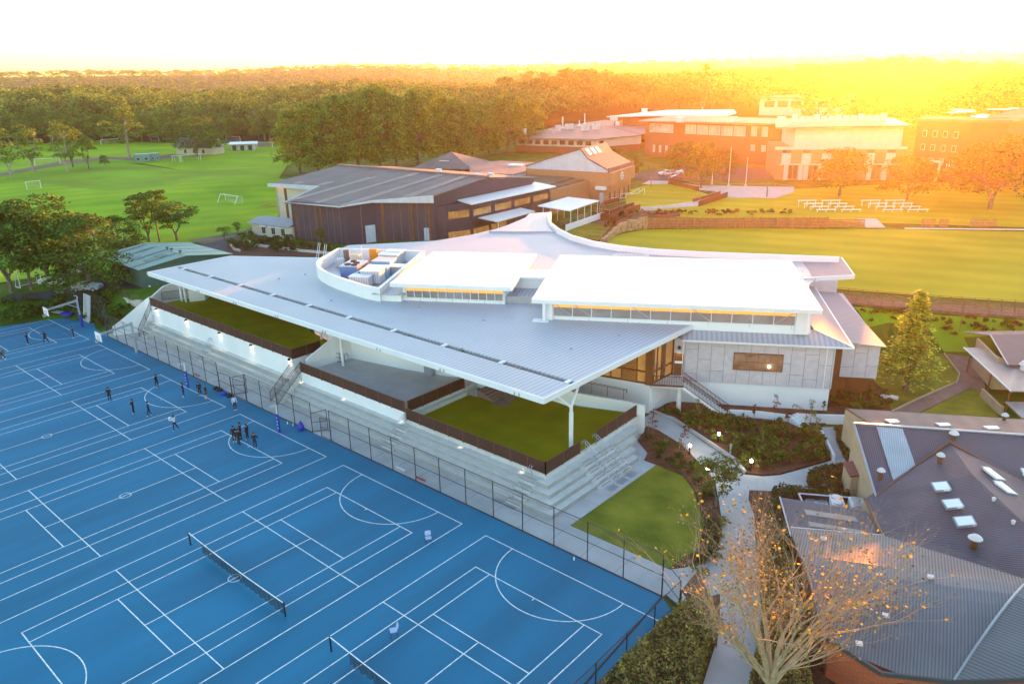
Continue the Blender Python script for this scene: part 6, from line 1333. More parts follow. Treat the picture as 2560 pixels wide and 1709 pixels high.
for f0 in (.10,.26,.76): wins(wf_,u0+u*(f0),u0+u*(f0+.08),4.2,8.2,1,.98,'glass_dark','pale_wall',.25,sub=2); MB().wall(u0+u*(f0-.035)+np.array((.2,-.35)),u0+u*(f0)+np.array((.2,-.35)),4,8.6,.3).build('white_bay','pale_wall',wf_); MB().wall(u0+u*(f0+.085)+np.array((.2,-.35)),u0+u*(f0+.12)+np.array((.2,-.35)),4,8.6,.3).build('white_bay','pale_wall',wf_)
MB().pwall([u0+u*.03+np.array((.3,-.6)),u0+u*.97+np.array((.3,-.6))],8.2,8.5,.8).build('ledge','pale_wall',wf_)
for i in range(13):
    p = np.array((-40+1.8*i,200+1.05*i)); t = thing('roof_plant_unit','pale rooftop air unit in the long row on the white-fronted block','air conditioner',(p[0],p[1],19),'row of rooftop units on the white-fronted block'); MB().box((p[0],p[1],18.9),(1.5,1.3,1.6+.5*(i%3==0)),.5,z0=True).build('case','galv2',t); MB().ring((p[0],p[1],21.1 if i%3==0 else 20.6),.4,.05,10).build('fan_ring','joint',t)
# ---- brick tower block with lettering ----
tw_ = bld('lettered_brick_block','tall brick block with white lettering and a pale canopy at the right end',[(-6.0,201),(8.0,196.2),(16,199),(20,222),(-10,224)],4,20.0,'brick_red')
MB().pwall([(-6.4,200.6),(8.2,195.8),(16.6,198.8)],19.9,20.6,.5).build('parapet','roof_brown',tw_)
for zz in (8.6,12.2,15.8): wins(tw_,(-5,200.6),(6,197.0),zz,zz+1.6,4,.4,'glass_dark','white_metal',.1)
MB().prism([(-3.5,197.5),(2.5,195.3),(2.9,196.2),(-3.1,198.6)],9.4,9.9).build('canopy','pale_wall',tw_); MB().bar((1.6,196,4.0),(2.4,195.7,9.5),.6,.5).build('canopy_leg','pale_wall',tw_)
o = text_mesh('TARA',1.15,'white_metal',tw_,'lettering',.06); a_ = math.atan2(196.2-201,14.0); q = np.array((4.6,197.3)); o.matrix_local = Matrix.Translation(Vector((q[0],q[1]-.25,8.6))-Vector(tw_.location)) @ Matrix.Rotation(a_,4,'Z') @ Matrix.Rotation(math.pi/2,4,'X')
rb = bld('hipped_hall','brown building with a hipped roof and scattered skylights on the right hill',[(6,235),(40,226),(52,260),(10,268)],4,19.0,'brick_red'); mb = MB(); mb.add([(3,232,19.2),(43,223,19.2),(56,263,19.2),(8,271,19.2),(20,246,24),(38,244,24)],[(0,1,5,4),(1,2,5),(2,3,4,5),(3,0,4)]); mb.build('roof','roof_brown2',rb)
for i,(x,y) in enumerate(((1775,385),(1805,388),(1870,388),(1745,408),(1815,403),(1880,402),(1925,440),(1960,445),(1975,430),(2050,385),(2100,387),(2150,388),(2212,380))):
    p = g('p',x,y,21.5); MB().prism([(p[0],p[1]),(p[0]+2.2,p[1]-.6),(p[0]+2.6,p[1]+1.4),(p[0]+.4,p[1]+2)],21.4+.02*i,21.7+.02*i).build('skylight','skylight',rb)
wins(rb,(9,234.2),(38,226.5),14.5,17.5,8,.6,'pale_glass','pale_wall',.1)
fh = bld('far_white_building','long pale building with white roofs among trees below the sunny ridge',[(-140,400),(-95,412),(-98,425),(-143,414)],10,19.5,'pale_wall'); roof_quad(fh,[(-143,398,20),(-92,411,20),(-96,428,21),(-146,416,21)],'roof_brown2',.6); wins(fh,(-138,400.5),(-97,411.5),14.5,18,6,.8,'glass_dark','white_metal',.2)
# ================= near right buildings, gardens, plant deck, foreground tree =================
REG['x'] = (1900,700,2560,1140,2349)
MT['roof_dark'] = mat('charcoal_corrugated_roofing', (.125,.122,.155), .55, col2=(.098,.095,.122), nscale=.5, det=6, ribs=(28, .16, .35, .012), spec=.2)
MT['roof_dark2'] = mat('charcoal_roofing_other_slope', (.135,.130,.165), .55, col2=(.13,.118,.135), nscale=.5, det=6, ribs=(-62, .16, .35, .012), spec=.2)
MT['roof_light'] = mat('silver_corrugated_roofing', (.24,.24,.25), .6, col2=(.20,.20,.21), nscale=.5, det=6, ribs=(-75, .17, .45, .008), spec=.15)
MT['roof_light2'] = mat('grey_corrugated_roofing', (.17,.18,.20), .33, col2=(.145,.15,.17), nscale=.5, det=6, ribs=(-75, .17, .45, .014))
MT['roof_side'] = mat('grey_corrugated_roofing_across', (.17,.18,.20), .35, col2=(.145,.15,.17), nscale=.5, det=6, ribs=(20, .17, .45, .014))
MT['roof_tan'] = mat('tan_smooth_roofing', (.23,.195,.18), .75, col2=(.18,.15,.14), nscale=.25, det=6, ribs=(-65, 1.6, .12, 0))
MT['roof_pale'] = mat('pale_blue_roof_sheets', (.42,.47,.52), .4, ribs=(-68, .16, .3, .01))
MT['tan_wall'] = mat('sand_rendered_wall', (.50,.40,.27), .85, col2=(.42,.33,.22), nscale=.8)
MT['roof_ver'] = mat('pale_ribbed_verandah_roofing', (.42,.36,.33), .45, ribs=(-30, .25, .35, .015))
MT['timber2'] = mat('weathered_brown_timber', (.22,.12,.07), .85, var=.25, nscale=2)
MT['leaf_autumn'] = leafmat('autumn_hedge_leaves', (.34,.27,.07), (.14,.12,.03), 1.5)
MT['leaf_gold'] = leafmat('golden_needles', (.60,.62,.07), (.24,.28,.03), .6)
MT['leaf_dry'] = leafmat('rusty_dry_leaves', (.30,.20,.13), (.20,.13,.08), 2.0, 0)
MT['leaf_yellow'] = leafmat('yellow_leaves', (.50,.42,.04), (.38,.24,.03), 2.0)
MT['bark_tan'] = mat('tan_bark', (.46,.36,.22), .9, col2=(.30,.23,.14), nscale=3)
MT['brick_or'] = brick('orange_brick', (.42,.10,.04), (.34,.08,.03), (.35,.16,.1), 1.0)
MT['tile_red'] = mat('red_tile_roofing', (.26,.10,.09), .7, ribs=(60, .3, .4, .02))
def q3(k, x, y, z): p = g(k, x, y, z); return (float(p[0]), float(p[1]), float(z))
def rq(t, pts, m, nm='roof', th=.15): return roof_quad(t, [q3(*p) for p in pts], m, th, nm)
tb2 = thing('low_teaching_building', 'sprawling low building with dark corrugated roofs, square skylights and mushroom vents at the lower right', 'building', (44,14,0))
# back mono roof
rq(tb2, [('w',815,70,4.0),('w',1030,205,4.6),('w',2349,297,4.9),('w',3000,340,5.0),('w',3000,200,4.2),('w',2349,165,4.2)], 'roof_tan')
# roof with ridge
rg = [('w',880,200,5.6),('w',2349,300,5.7),('w',3000,345,5.7),('w',3000,900,4.2),('w',2349,715,4.4),('w',1705,362,5.25),('w',1415,568,4.3),('w',1070,830,3.2)]
rq(tb2, rg, 'roof_dark2')
a_ = q3('w',1075,222,5.62); rq(tb2, [('w',1075,228,5.62),('w',1300,243,5.63),('w',1415,568,4.36),('w',1222,700,3.78)], 'roof_pale', 'pale_roof_sheets', .02)
# big dark hip roof
APX = ('w',1705,372,5.5)
rq(tb2, [APX,('w',1905,640,5.35),('w',2080,860,5.05),('w',2349,1055,4.95),('w',2349,1560,3.9),('w',1130,1172,3.1),('w',975,848,3.1)], 'roof_dark')
rq(tb2, [APX,('w',3000,1040,4.0),('w',2800,1340,4.7),('w',2349,1055,4.95),('w',2080,860,5.05),('w',1905,640,5.35)], 'roof_dark2')
mb = MB(); mb.path([q3('w',1075,832,3.3),q3('w',1415,566,4.5),q3('w',1705,362,5.6),q3('w',2349,712,4.5),q3('w',3000,1040,4.1)], .09, 6); mb.build('ridge_flashing','brown',tb2)
mb = MB(); mb.path([q3('w',975,850,3.1),q3('w',1130,1175,3.1)], .10, 6); mb.build('gutter','brown',tb2)
# silver curved roof below: barrel strips down to the eave
TOP = [('j',1050,372,4.4),('j',1560,412,4.6),('j',1985,540,4.9),('j',2349,655,5.1),('j',2900,820,5.2)]
FOLD = [('j',1105,520,4.5),('j',1560,590,4.75),('j',1960,640,5.0),('j',2349,690,5.15),('j',2900,800,5.25)]
BOT = [('j',1190,860,3.3),('j',1560,1172,3.0),('j',1960,1215,3.0)]
rq(tb2, TOP+FOLD[::-1], 'roof_light', 'upper_slope')
f_ = [q3(*p) for p in FOLD]; n_ = 7
ea_ = [q3('j',1230,960,3.0), q3('j',1560,1172,3.0), q3('j',1960,1218,3.0)]
Lf = f_[0]; 
def lerp3(a, b, t): return tuple(a[i]+(b[i]-a[i])*t for i in range(3))
top2 = [f_[0], f_[1], f_[2], f_[3]]; bot2 = [ea_[0], lerp3(ea_[0],ea_[1],.62), lerp3(ea_[1],ea_[2],.25), ea_[2]]
hip = q3('j',2349,838,4.4)
mb = MB(); rows = []
for k in range(n_+1):
    t = k/n_; s = math.sin(t*math.pi/2)
    rows.append([(a[0]+(b[0]-a[0])*t, a[1]+(b[1]-a[1])*t, a[2]+(b[2]-a[2])*(t**1.7)) for a, b in zip(top2, bot2)])
for r0, r1 in zip(rows[:-1], rows[1:]):
    for i in range(3): mb.add([r0[i], r0[i+1], r1[i+1], r1[i]], [(3,2,1,0)])
mb.build('curved_slope','roof_light2',tb2,smooth=True)
hb_ = [rows[k][3] for k in range(n_+1)]; e5 = q3('j',2349,1205,3.0); e6 = q3('j',3000,1180,3.0); t5 = q3('j',2900,800,5.2)
mb = MB(); mb.add(hb_+[e5, e6, t5], [tuple(range(len(hb_)+3))[::-1]]); mb.build('side_slope','roof_side',tb2)
MB().path([(p[0],p[1],p[2]+.05) for p in hb_], .07, 6).build('hip_cap','galv',tb2)
mb = MB(); mb.pwall([ea_[0][:2], ea_[1][:2], ea_[2][:2], e5[:2]], 2.75, 3.02, .14); mb.build('gutter','dark_gap',tb2)
ins = lambda p, d: (p[0]+d[0], p[1]+d[1])
MB().prism([ins(ea_[0],(.4,.3)), ins(ea_[1],(.35,.5)), ins(ea_[2],(0,.5)), ins(e5,(0,.5)), (60,20), (46,30), (42,11), ins(q3('j',1120,420,3),(.3,0))], 0, 2.9).build('wall','brick_or',tb2)
wins(tb2, ins(ea_[1],(.35,.5)), ins(ea_[2],(0,.5)), .9, 2.2, 2, .5, 'glass_dark', 'brown')
# sand walls on the garden side
mb = MB(); P = [q3('w',880,200,5.5), q3('w',1070,830,3.1)]; mb.add([(P[0][0],P[0][1],0),(P[1][0],P[1][1],0),P[1],P[0],(P[0][0]+.25,P[0][1]+.1,0),(P[1][0]+.25,P[1][1]+.1,0),(P[1][0]+.25,P[1][1]+.1,3.1),(P[0][0]+.25,P[0][1]+.1,5.4)],[(0,1,2,3),(4,7,6,5),(0,3,7,4),(1,5,6,2),(3,2,6,7)]); mb.build('gable_wall','tan_wall',tb2)
A1 = q3('w',815,72,3.95); A2 = q3('w',1030,207,4.5); mb = MB().wall(A1[:2],A2[:2],0,(3.85,4.4),.2); mb.wall(A1[:2],q3('w',2349,168,4)[:2],0,3.9,.2); mb.build('wall','tan_wall',tb2)
MB().pwall([q3('w',975,850,3)[:2], q3('w',1130,1175,3)[:2]], 0, 2.95, .2).build('wall','tan_wall',tb2)
MB().path([A1, A2], .08, 5).build('barge_capping','brown',tb2)
MB().path([q3('w',880,198,5.68), q3('w',1072,832,3.28)], .09, 5).build('barge_capping','galv',tb2); MB().path([q3('w',880,198,5.7), q3('w',3000,343,5.78)], .10, 5).build('ridge_cap','galv',tb2)
def patch_on(k, pts, nm, m, lift=.12, par=tb2, zf=None):
    mb = MB(); P = [q3(k,x,y,z) for x,y,z in pts]; vs = P+[(p[0],p[1],p[2]-.18) for p in P]; mb.add(vs,[(3,2,1,0),(0,1,5,4),(1,2,6,5),(2,3,7,6),(3,0,4,7)]); o = mb.build(nm,m,par); return o
for pts, in (([(1155,166,4.7),(1245,163,4.7),(1275,187,4.7),(1190,190,4.7)],),([(1588,195,4.75),(1690,194,4.75),(1715,216,4.75),(1625,218,4.75)],),([(2000,221,4.8),(2110,222,4.8),(2135,244,4.8),(2045,246,4.8)],),
   ([(1558,712,5.0),(1675,702,5.1),(1712,762,4.95),(1590,772,4.85)],),([(1650,862,4.85),(1780,850,4.95),(1822,910,4.8),(1690,925,4.7)],),([(1750,1010,4.65),(1890,998,4.75),(1928,1065,4.6),(1785,1080,4.5)],),
   ([(1998,578,5.5),(2055,585,5.4),(2178,680,5.2),(2115,672,5.3)],),([(2095,698,5.3),(2160,705,5.2),(2285,805,5.0),(2215,792,5.1)],),([(2325,585,5.3),(2380,595,5.3),(2400,640,5.2),(2345,630,5.2)],)):
    o = patch_on('w', pts, 'skylight', 'skylight')
    c = np.mean([p[:2] for p in pts],axis=0); fr2 = [(c[0]+(x-c[0])*1.18, c[1]+(y-c[1])*1.18, z-.05) for x,y,z in pts]; patch_on('w', fr2, 'skylight_frame', 'galv', par=tb2)
def vent(k,x,y,z,r,nm='roof_vent'):
    p = q3(k,x,y,z); t = MB().lathe([(r*.55,-.4),(r*.5,.15),(r*.5,.3)], p, 12); o = t.build(nm,'brown',tb2); MB().lathe([(r*1.05,.3),(r,.36),(r*.6,.5),(r*.12,.58)], p, 16).build('cowl','galv2',o)
vent('w',1740,318,5.5,.36); vent('w',1625,508,5.3,.3); vent('w',1112,640,4.2,.3); vent('w',1922,1225,4.3,.42); vent('w',2180,160,4.4,.3)
for (x,y,z) in ((2090,848,5.2),(2258,1045,5.0),(615,1193,4.6)):
    p = q3('w',x,y,z); MB().lathe([(.10,-.2),(.14,.05),(.05,.12)],p,10).build('small_vent','galv2',tb2)
for (x,y,z) in ((1832,643,5.05),(1583,857,4.5),(1435,1012,4.1),(1240,432,4.6)):
    p = q3('j',x,y,z); MB().box(p,(.35,.28,.12),.4).build('small_vent','galv2',tb2)
# flat patio roof with two pale strips, and the fenced air units
pr = thing('patio_roof','flat grey patio roof with two pale strips beside the fenced air units','roof',(36,12,0))
rq(pr,[('w',240,835,3.0),('w',980,955,3.0),('w',1128,1170,3.0),('w',335,1120,3.0)],'roof_dark')
for pts in ([(450,940,3.03),(890,1005,3.03),(920,1050,3.03),(470,985,3.03)],[(485,1045,3.03),(945,1120,3.03),(965,1145,3.03),(495,1085,3.03)]): patch_on('w',pts,'clear_strip','roof_strip',par=pr)
MB().path([q3('w',240,833,3.05),q3('w',335,1170,3.0)],.06,5).build('barge_capping','galv',pr); MB().path([q3('w',335,1100,3.02),q3('w',1125,1168,3.1)],.09,5).build('gutter','fascia',pr)
for (x,y) in ((250,840),(970,960),(340,1150)): p = q3('w',x,y,3); MB().tube((p[0]+.1,p[1]-.1,0),(p[0]+.1,p[1]-.1,2.9),.07,8).build('post','brown',pr)
en = thing('slatted_enclosure','dark slatted enclosure with a pale rim round the air units','fence',q3('w',420,830,1.6)); P = [q3('w',x,y,1.7) for x,y in ((435,870),(405,800),(940,842),(985,890))]
MB().pwall([p[:2] for p in P],0,1.62,.08).build('slats','brown_screen',en); MB().path([(p[0],p[1],1.66) for p in P],.07,5).build('rim','fascia',en)
def acunit(k,x,y,z,w_,d_,h_,lab,rz=.5,n=2):
    p = g(k,x,y,z); t = thing('air_conditioner',lab,'air conditioner',(p[0],p[1],0)); MB().box((p[0],p[1],z-h_),(w_,d_,h_),rz,z0=True).build('case','white_metal',t)
    for i in range(n):
        o = (i-(n-1)/2)*(d_/n); q = (p[0]-o*math.sin(rz),p[1]+o*math.cos(rz)); mb = MB(); mb.lathe([(w_*.40,z),(w_*.42,z+.07),(w_*.34,z+.08)],(q[0],q[1],0),16); mb.build('fan_ring','galv',t); MB().lathe([(w_*.33,z+.005),(w_*.33,z+.02)],(q[0],q[1],0),16).build('fan','tyre',t)
acunit('w',735,860,1.7,.95,1.5,1.7,'large white double-fan air conditioner in the slatted enclosure, left one')
acunit('w',905,880,1.75,.95,1.5,1.75,'large white double-fan air conditioner against the sand wall, right one')
acunit('w',505,865,1.2,.8,.75,1.2,'small white air conditioner at the left end of the enclosure',n=1)
acunit('w',605,880,1.2,.8,.75,1.2,'small white air conditioner second from the left in the enclosure',n=1)
gt = thing('bin_shelter','small sand-walled shelter with a red tiled roof beside the garden path','shelter',g('w',880,780)); P = [g('w',x,y,2.3) for x,y in ((790,535),(905,520),(975,640),(850,650))]
rq(gt,[('w',785,532,2.6),('w',900,520,2.6),('w',978,640,2.5),('w',850,652,2.4)],'tile_red'); C = [np.array(p[:2]) for p in P]; mb = MB(); mb.wall(C[3]+(.05,.1),C[2],0,2.35,.15); mb.wall(C[0]+(.1,0),C[3]+(.1,.05),0,2.4,.12); mb.wall(C[2],C[1],0,2.4,.15); mb.build('wall','tan_wall',gt)
# verandah building on the right
vb = thing('verandah_building','pale building with a purple-grey roof and a ribbed verandah roof at the right edge','building',(44,56,0))
rq(vb,[('x',2050,485,4.3),('x',2205,752,3.6),('x',3000,770,3.6),('x',3000,470,4.3)],'roof_dark2'); rq(vb,[('x',1812,458,3.9),('x',2055,490,4.2),('x',3000,475,4.4),('x',3000,440,3.9)],'roof_tan')
rq(vb,[('x',1815,598,3.0),('x',1960,600,3.1),('x',2130,680,3.2),('x',2250,760,3.3),('x',3000,770,3.3),('x',3000,990,2.9),('x',2235,985,2.9)],'roof_ver','verandah_roof',.1)
P = [q3('x',1940,500,3.8), q3('x',2110,740,3.0), q3('x',3000,770,3.0)]; MB().pwall([p[:2] for p in P],0,3.6,.2).build('wall','tan_wall',vb)
for a,b in ((1840,830),(2000,965),): pass
for (x,y) in ((1848,600),(2030,790),(2195,950)):
    p = q3('x',x+12,y+14,2.9); MB().tube((p[0]+.2,p[1]+.1,0),(p[0]+.2,p[1]+.1,2.85),.09,8).build('post','brown',vb)
MB().path([q3('x',1815,600,2.95),q3('x',2235,988,2.85)],.09,5).build('gutter','white_metal',vb); MB().path([q3('x',2050,487,4.32),q3('x',2207,752,3.62)],.08,5).build('barge_capping','galv',vb)
p = q3('x',2345,775,3.6); MB().lathe([(.3,-.3),(.3,.2),(.5,.3),(.2,.7)],p,12).build('roof_vent','galv2',vb)
p0,p1 = np.array(P[1][:2]),np.array(P[2][:2]); wins(vb,p0,p0+(p1-p0)*.4,1.0,2.4,3,.5,'glass_dark','tan_wall')
MT_ = None
for (x0,y0,x1,y1) in ((2180,1075,2349,1215),): rq(vb,[('x',2180,1078,1.8),('x',3000,1100,1.8),('x',3000,1230,1.7),('x',2330,1222,1.7)],'roof_ver','lower_roof',.1)
t = thing('retaining_wall','sand-coloured retaining wall running down beside the verandah','wall',g('x',2000,980)); P = [g('x',x,y,.9) for x,y in ((1980,965),(2125,1105),(2165,1130))]; MB().pwall([p[:2] for p in P],0,.95,.25).build('wall','tan_wall',t)
# paths, lawn, beds on the right
def flat(name,k,pts,m,z=.03,kind='structure'):
    P = [tuple(g(k,x,y,z)[:2]) for x,y in pts]; mb = MB().prism(P,z-.12,z); o = mb.build(name,m); return tag(o,kind=kind)
flat('lawn','x',[(960,1180),(700,880),(1010,880),(1050,600),(960,430),(1140,385),(1300,380),(1490,400),(1550,500),(1640,650),(1730,800),(1775,830),(1755,900),(1430,1040),(1170,1165)],'lawn',.02)
flat('sloping_path','x',[(1180,1166),(1430,1046),(1760,905),(1785,832),(1660,645),(1760,640),(1880,640),(2010,950),(1970,985),(1870,955),(1420,1178)],'paving',.05)
flat('lawn','x',[(1425,1182),(1870,960),(1940,962),(2120,1225)],'lawn',.04)
flat('planting_bed','x',[(640,1190),(600,1170),(620,900),(1010,890),(1110,1000),(1170,1160),(960,1190)],'soil',.08)
flat('planting_bed','x',[(830,240),(1100,275),(1230,290),(1500,300),(2349,360),(2349,480),(1820,470),(1880,640),(1640,640),(1540,490),(1490,400),(1140,380),(955,420)],'soil',.06) if False else drape('planting_bed',TPk('x',(830,240),(1230,290),(1500,300),(2349,360),(2900,400),(2900,470),(1820,470),(1880,640),(1640,640),(1540,490),(1490,400),(1140,380),(955,420)),'bank',.05,1.0)
ed_ = thing('timber_edging','pale timber edging along the sloping path and lawn','edging',g('x',1430,1040)); MB().pwall([tuple(g('x',x,y,.15)[:2]) for x,y in ((1175,1162),(1430,1040),(1755,902),(1775,828),(1640,650))],0,.22,.12).build('edge','tan_wall',ed_)
# boardwalk along the oval
bw = thing('boardwalk','brown railed timber boardwalk between the oval and the garden bank','boardwalk',(30,72,4)); P0=[(14,66.8),(19.5,68.8),(28,71.2),(34,73.5),(41,76.6),(52,81)]; P1=[(15.5,63.5),(21.8,65.6),(29,68.2),(35,70.2),(41.5,72.6),(54,77)]
MB().prism(P0+P1[::-1],3.7,4.12).build('deck','timber2',bw)
for P in (P0,P1,[((a[0]+b[0])/2,(a[1]+b[1])/2) for a,b in zip(P0,P1)]):
    r = MB()
    for z in (4.45,4.8,5.15): r.path([(x,y,z) for x,y in P],.035,4)
    for a,b in zip(P[:-1],P[1:]):
        for i in range(5): f=i/5; r.tube((a[0]+(b[0]-a[0])*f,a[1]+(b[1]-a[1])*f,3.0),(a[0]+(b[0]-a[0])*f,a[1]+(b[1]-a[1])*f,5.2),.05,4)
    r.build('railing','timber2',bw)
fp = [tuple(t_('x',x,y)[:2]) for x,y in ((1780,430),(1790,330),(2030,350),(2280,375),(2600,410))]; t = thing('wire_fence','rusty wire fence on the bank below the boardwalk','fence',t_('x',1790,430)); mb=MB(); mb2=MB()
for a in fp: z=float(hgt(*a)); mb.tube((*a,z),(*a,z+1.6),.05,5)
mb2.path([(*a,float(hgt(*a))+1.6) for a in fp],.04,4); each(mb,'post','timber2',t); mb2.build('top_rail','timber2',t)
# low white garden walls
t = thing('garden_wall','low white wall below the clad wing with a small break for steps','wall',(27,33,0)); MB().pwall([tuple(g('h',x,y,.8)[:2]) for x,y in ((1072,415),(1340,430),(1615,465))],0,.85,.2).build('wall','white',t); MB().pwall([tuple(g('h',x,y,1.0)[:2]) for x,y in ((1640,445),(1780,450),(2062,458))],0,1.0,.2).build('wall','white',t)
mb = MB(); c0 = g('h',1625,490,.3)
for k in range(5): mb.box((c0[0]+.28*k,c0[1]-.1*k-.2,0),(.3,1.3,.85-.15*k),-.25,z0=True)
mb.build('steps','white',t); handrail(tuple(g('h',1800,560,0)),(float(c0[0]),float(c0[1]),.8),'short steel handrail on the small garden steps',3,m='brown')
t = thing('garden_wall','curved low white wall at the right end of the big planting bed','wall',(33,31,0)); MB().pwall([tuple(g('h',x,y,.5)[:2]) for x,y in ((1850,570),(1880,640),(1920,720),(1950,800))],0,[.35,.42,.5,.6],.25).build('wall','white',t)
t = thing('path_kerb','raised pale kerb along the inner side of the curved path','kerb',(24,24,0)); MB().pwall([(15.9,27.5),(18.5,27.25),(22.5,25.3),(27.0,23.15),(28.9,21.45)],0,.32,.22).build('kerb','path',t)
# external stair
st_ = thing('external_stair','white external stair with brown railings down from the landing by the dark door','stair',(20,29,0)); e1 = E1; e2 = E2; S0 = np.array((18.7,28.6)); n = 18
mb = MB()
for k in range(n): a = S0+e1*.26*k; mb.prism([tuple(a),tuple(a+e1*.3),tuple(a+e1*.3+e2*1.3),tuple(a+e2*1.3)],3.25-.18*(k+1)-.22,3.25-.18*k-.0)
mb.build('treads','white',st_)
MB().prism([tuple(C0+(.1,-.3)),tuple(S0),tuple(S0+e2*1.9),lw(29.0,18.95),tuple(C0+(.15,1.2))],2.95,3.25).build('landing','path',st_)
MB().tube((17.9,29.3,0),(17.9,29.3,2.95),.25,16).build('pillar','white',st_)
for off in (0,1.3):
    mb = MB(); a0 = S0+e2*off; m_ = 34
    for i in range(m_+1): f=i/m_; p=a0+e1*.26*n*f; z=3.25-.18*n*f; mb.tube((p[0],p[1],z),(p[0],p[1],z+1.05),.022,4,caps=False)
    for dz in (.08,1.05): mb.tube((a0[0],a0[1],3.25+dz),(*(a0+e1*.26*n),dz),.035,5)
    mb.build('railing','brown_screen',st_)
mb = MB(); A = C0+(.15,-.28); B = S0+(0,0)
for i in range(15): f=i/14; p=A+(B-A)*f; mb.tube((p[0],p[1],3.25),(p[0],p[1],4.3),.02,4,caps=False)
mb.tube((*A,4.3),(*B,4.3),.035,5); mb.wall(A,B,3.2,3.36,.06); mb.build('railing','brown_screen',st_)
dr = MB(); LB(dr,29.35,30.3,18.85,18.99,3.25,5.7); do = dr.build('door','brown',sc_); b = MB(); LB(b,29.4,30.2,18.82,18.85,4.6,4.85); b.build('door_panel','white',do)
b = MB(); LB(b,29.65,29.95,18.7,18.98,6.2,6.5); lo = b.build('door_lamp','black',sc_); spot(lo,(*lw(29.8,18.6),6.1),6,120)
for (x0,y0,ang,w_) in ((*lw(29.32,18.93),0,.05),): pass
# ---- rooftop plant ----
MT['blue_unit'] = mat('blue_chiller_panel',(.10,.19,.42),.5,var=.1); MT['cyan_unit'] = mat('light_blue_panel',(.22,.48,.68),.5,var=.1); MT['orange'] = mat('orange_cabinet_paint',(.85,.28,.01),.5,var=.05); MT['louvre'] = mat('louvred_white_panel',(.62,.66,.70),.5,ribs=(0,.16,.35,.01))
def unit(name,lab,x,y,du,dv,h,m,top=None,extra=None,cat='air handling unit'):
    p = g('t',x,y,8.55); u,v = p[:2]@E1, p[:2]@E2; t = thing(name,lab,cat,(p[0],p[1],8.54)); b = MB(); LB(b,u,u+du,v,v+dv,8.6,8.6+h); b.build('case',m,t)
    if top: b = MB(); LB(b,u-.08,u+du+.08,v-.08,v+dv+.08,8.6+h,8.68+h); b.build('lid',top,t)
    return t,u,v
t,u,v = unit('chiller','blue rooftop chiller with three round fans, beside the curved screen',530,725,2.4,3.6,1.7,'blue_unit','galv')
for i,(a,b_) in enumerate(((.7,1.0),(1.6,1.9),(.8,2.8),(1.7,.8))): c=lw(u+a,v+b_); MB().lathe([(.42,10.38),(.42,10.5),(.33,10.52)],(c[0],c[1],0),14).build('fan','tyre',t)
b = MB(); LB(b,u+2.4,u+2.44,v+.3,v+1.6,8.9,10.1); LB(b,u+2.4,u+2.44,v+1.9,v+3.2,8.9,10.1); each(b,'coil','green_clad',t)
unit('condenser','tall pale condenser against the back of the plant screen',715,520,1.3,.9,1.9,'cream'); unit('orange_cabinet','bright orange cabinet at the back of the plant deck',1065,415,1.1,.5,1.9,'orange',cat='cabinet')
p = g('t',650,470,8.55); t = thing('water_tank','dark upright cylinder tank at the back of the plant deck','tank',(p[0],p[1],8.54)); MB().tube((p[0],p[1],8.55),(p[0],p[1],10.8),.42,16).build('drum','roof_brown',t)
unit('air_handler','white louvred rooftop unit nearest the corner of the plant screen',690,860,2.6,1.5,1.25,'louvre','white_metal'); unit('air_handler','white-topped rooftop unit behind the nearest louvred one',900,800,2.6,2.0,1.6,'louvre','white_metal'); unit('air_handler','light blue striped rooftop unit in the middle of the plant deck',1010,700,2.9,1.0,1.5,'cyan_unit','white_metal')
unit('air_handler','pale rooftop unit with blue edges behind the middle one',1110,600,2.6,2.6,1.5,'cyan_unit','louvre'); unit('air_handler','white-topped rooftop unit farthest along the plant deck',1230,470,2.8,2.0,1.5,'louvre','white_metal'); unit('air_handler','far louvred unit by the straight edge of the plant screen',1370,420,2.4,1.4,1.6,'louvre','white_metal'); unit('duct_cover','flat white ribbed cover on legs beside the straight screen edge',1400,660,1.9,1.6,1.2,'galv','roof_bright',cat='cover')
unit('condenser','small grey grille stack near the dark tank',440,500,1.2,1.2,1.1,'louvre')
t = thing('pipe_tray','long pale diagonal pipe tray across the plant deck','pipe',(*lw(-12,36),9.6)); a = g('t',750,640,9.7); b_ = g('t',1340,300,9.7); MB().bar(tuple(a),tuple(b_),.28,.12).build('tray','white_metal',t); mb=MB(); mb.tube((a[0],a[1],8.5),(a[0],a[1],9.65),.05,5); mb.tube((b_[0],b_[1],8.5),(b_[0],b_[1],9.65),.05,5); each(mb,'leg','galv',t)
p = g('t',935,510,8.55); t = thing('vent_pipe','thin white vent pipe standing at the back of the plant deck','pipe',p); MB().tube((p[0],p[1],8.5),(p[0],p[1],11.6),.07,8).build('pipe','white_metal',t)
p = g('t',80,350,8.5); t = thing('access_ladder','leaning white access ladders at the left rim of the plant screen','ladder',p); mb=MB()
for dx in (0,1.6):
    for s in (0,.45): mb.tube((p[0]+dx+s,p[1],8.5),(p[0]+dx+s+.2,p[1]+.5,10.9),.035,5)
mb.build('rails','white_metal',t)
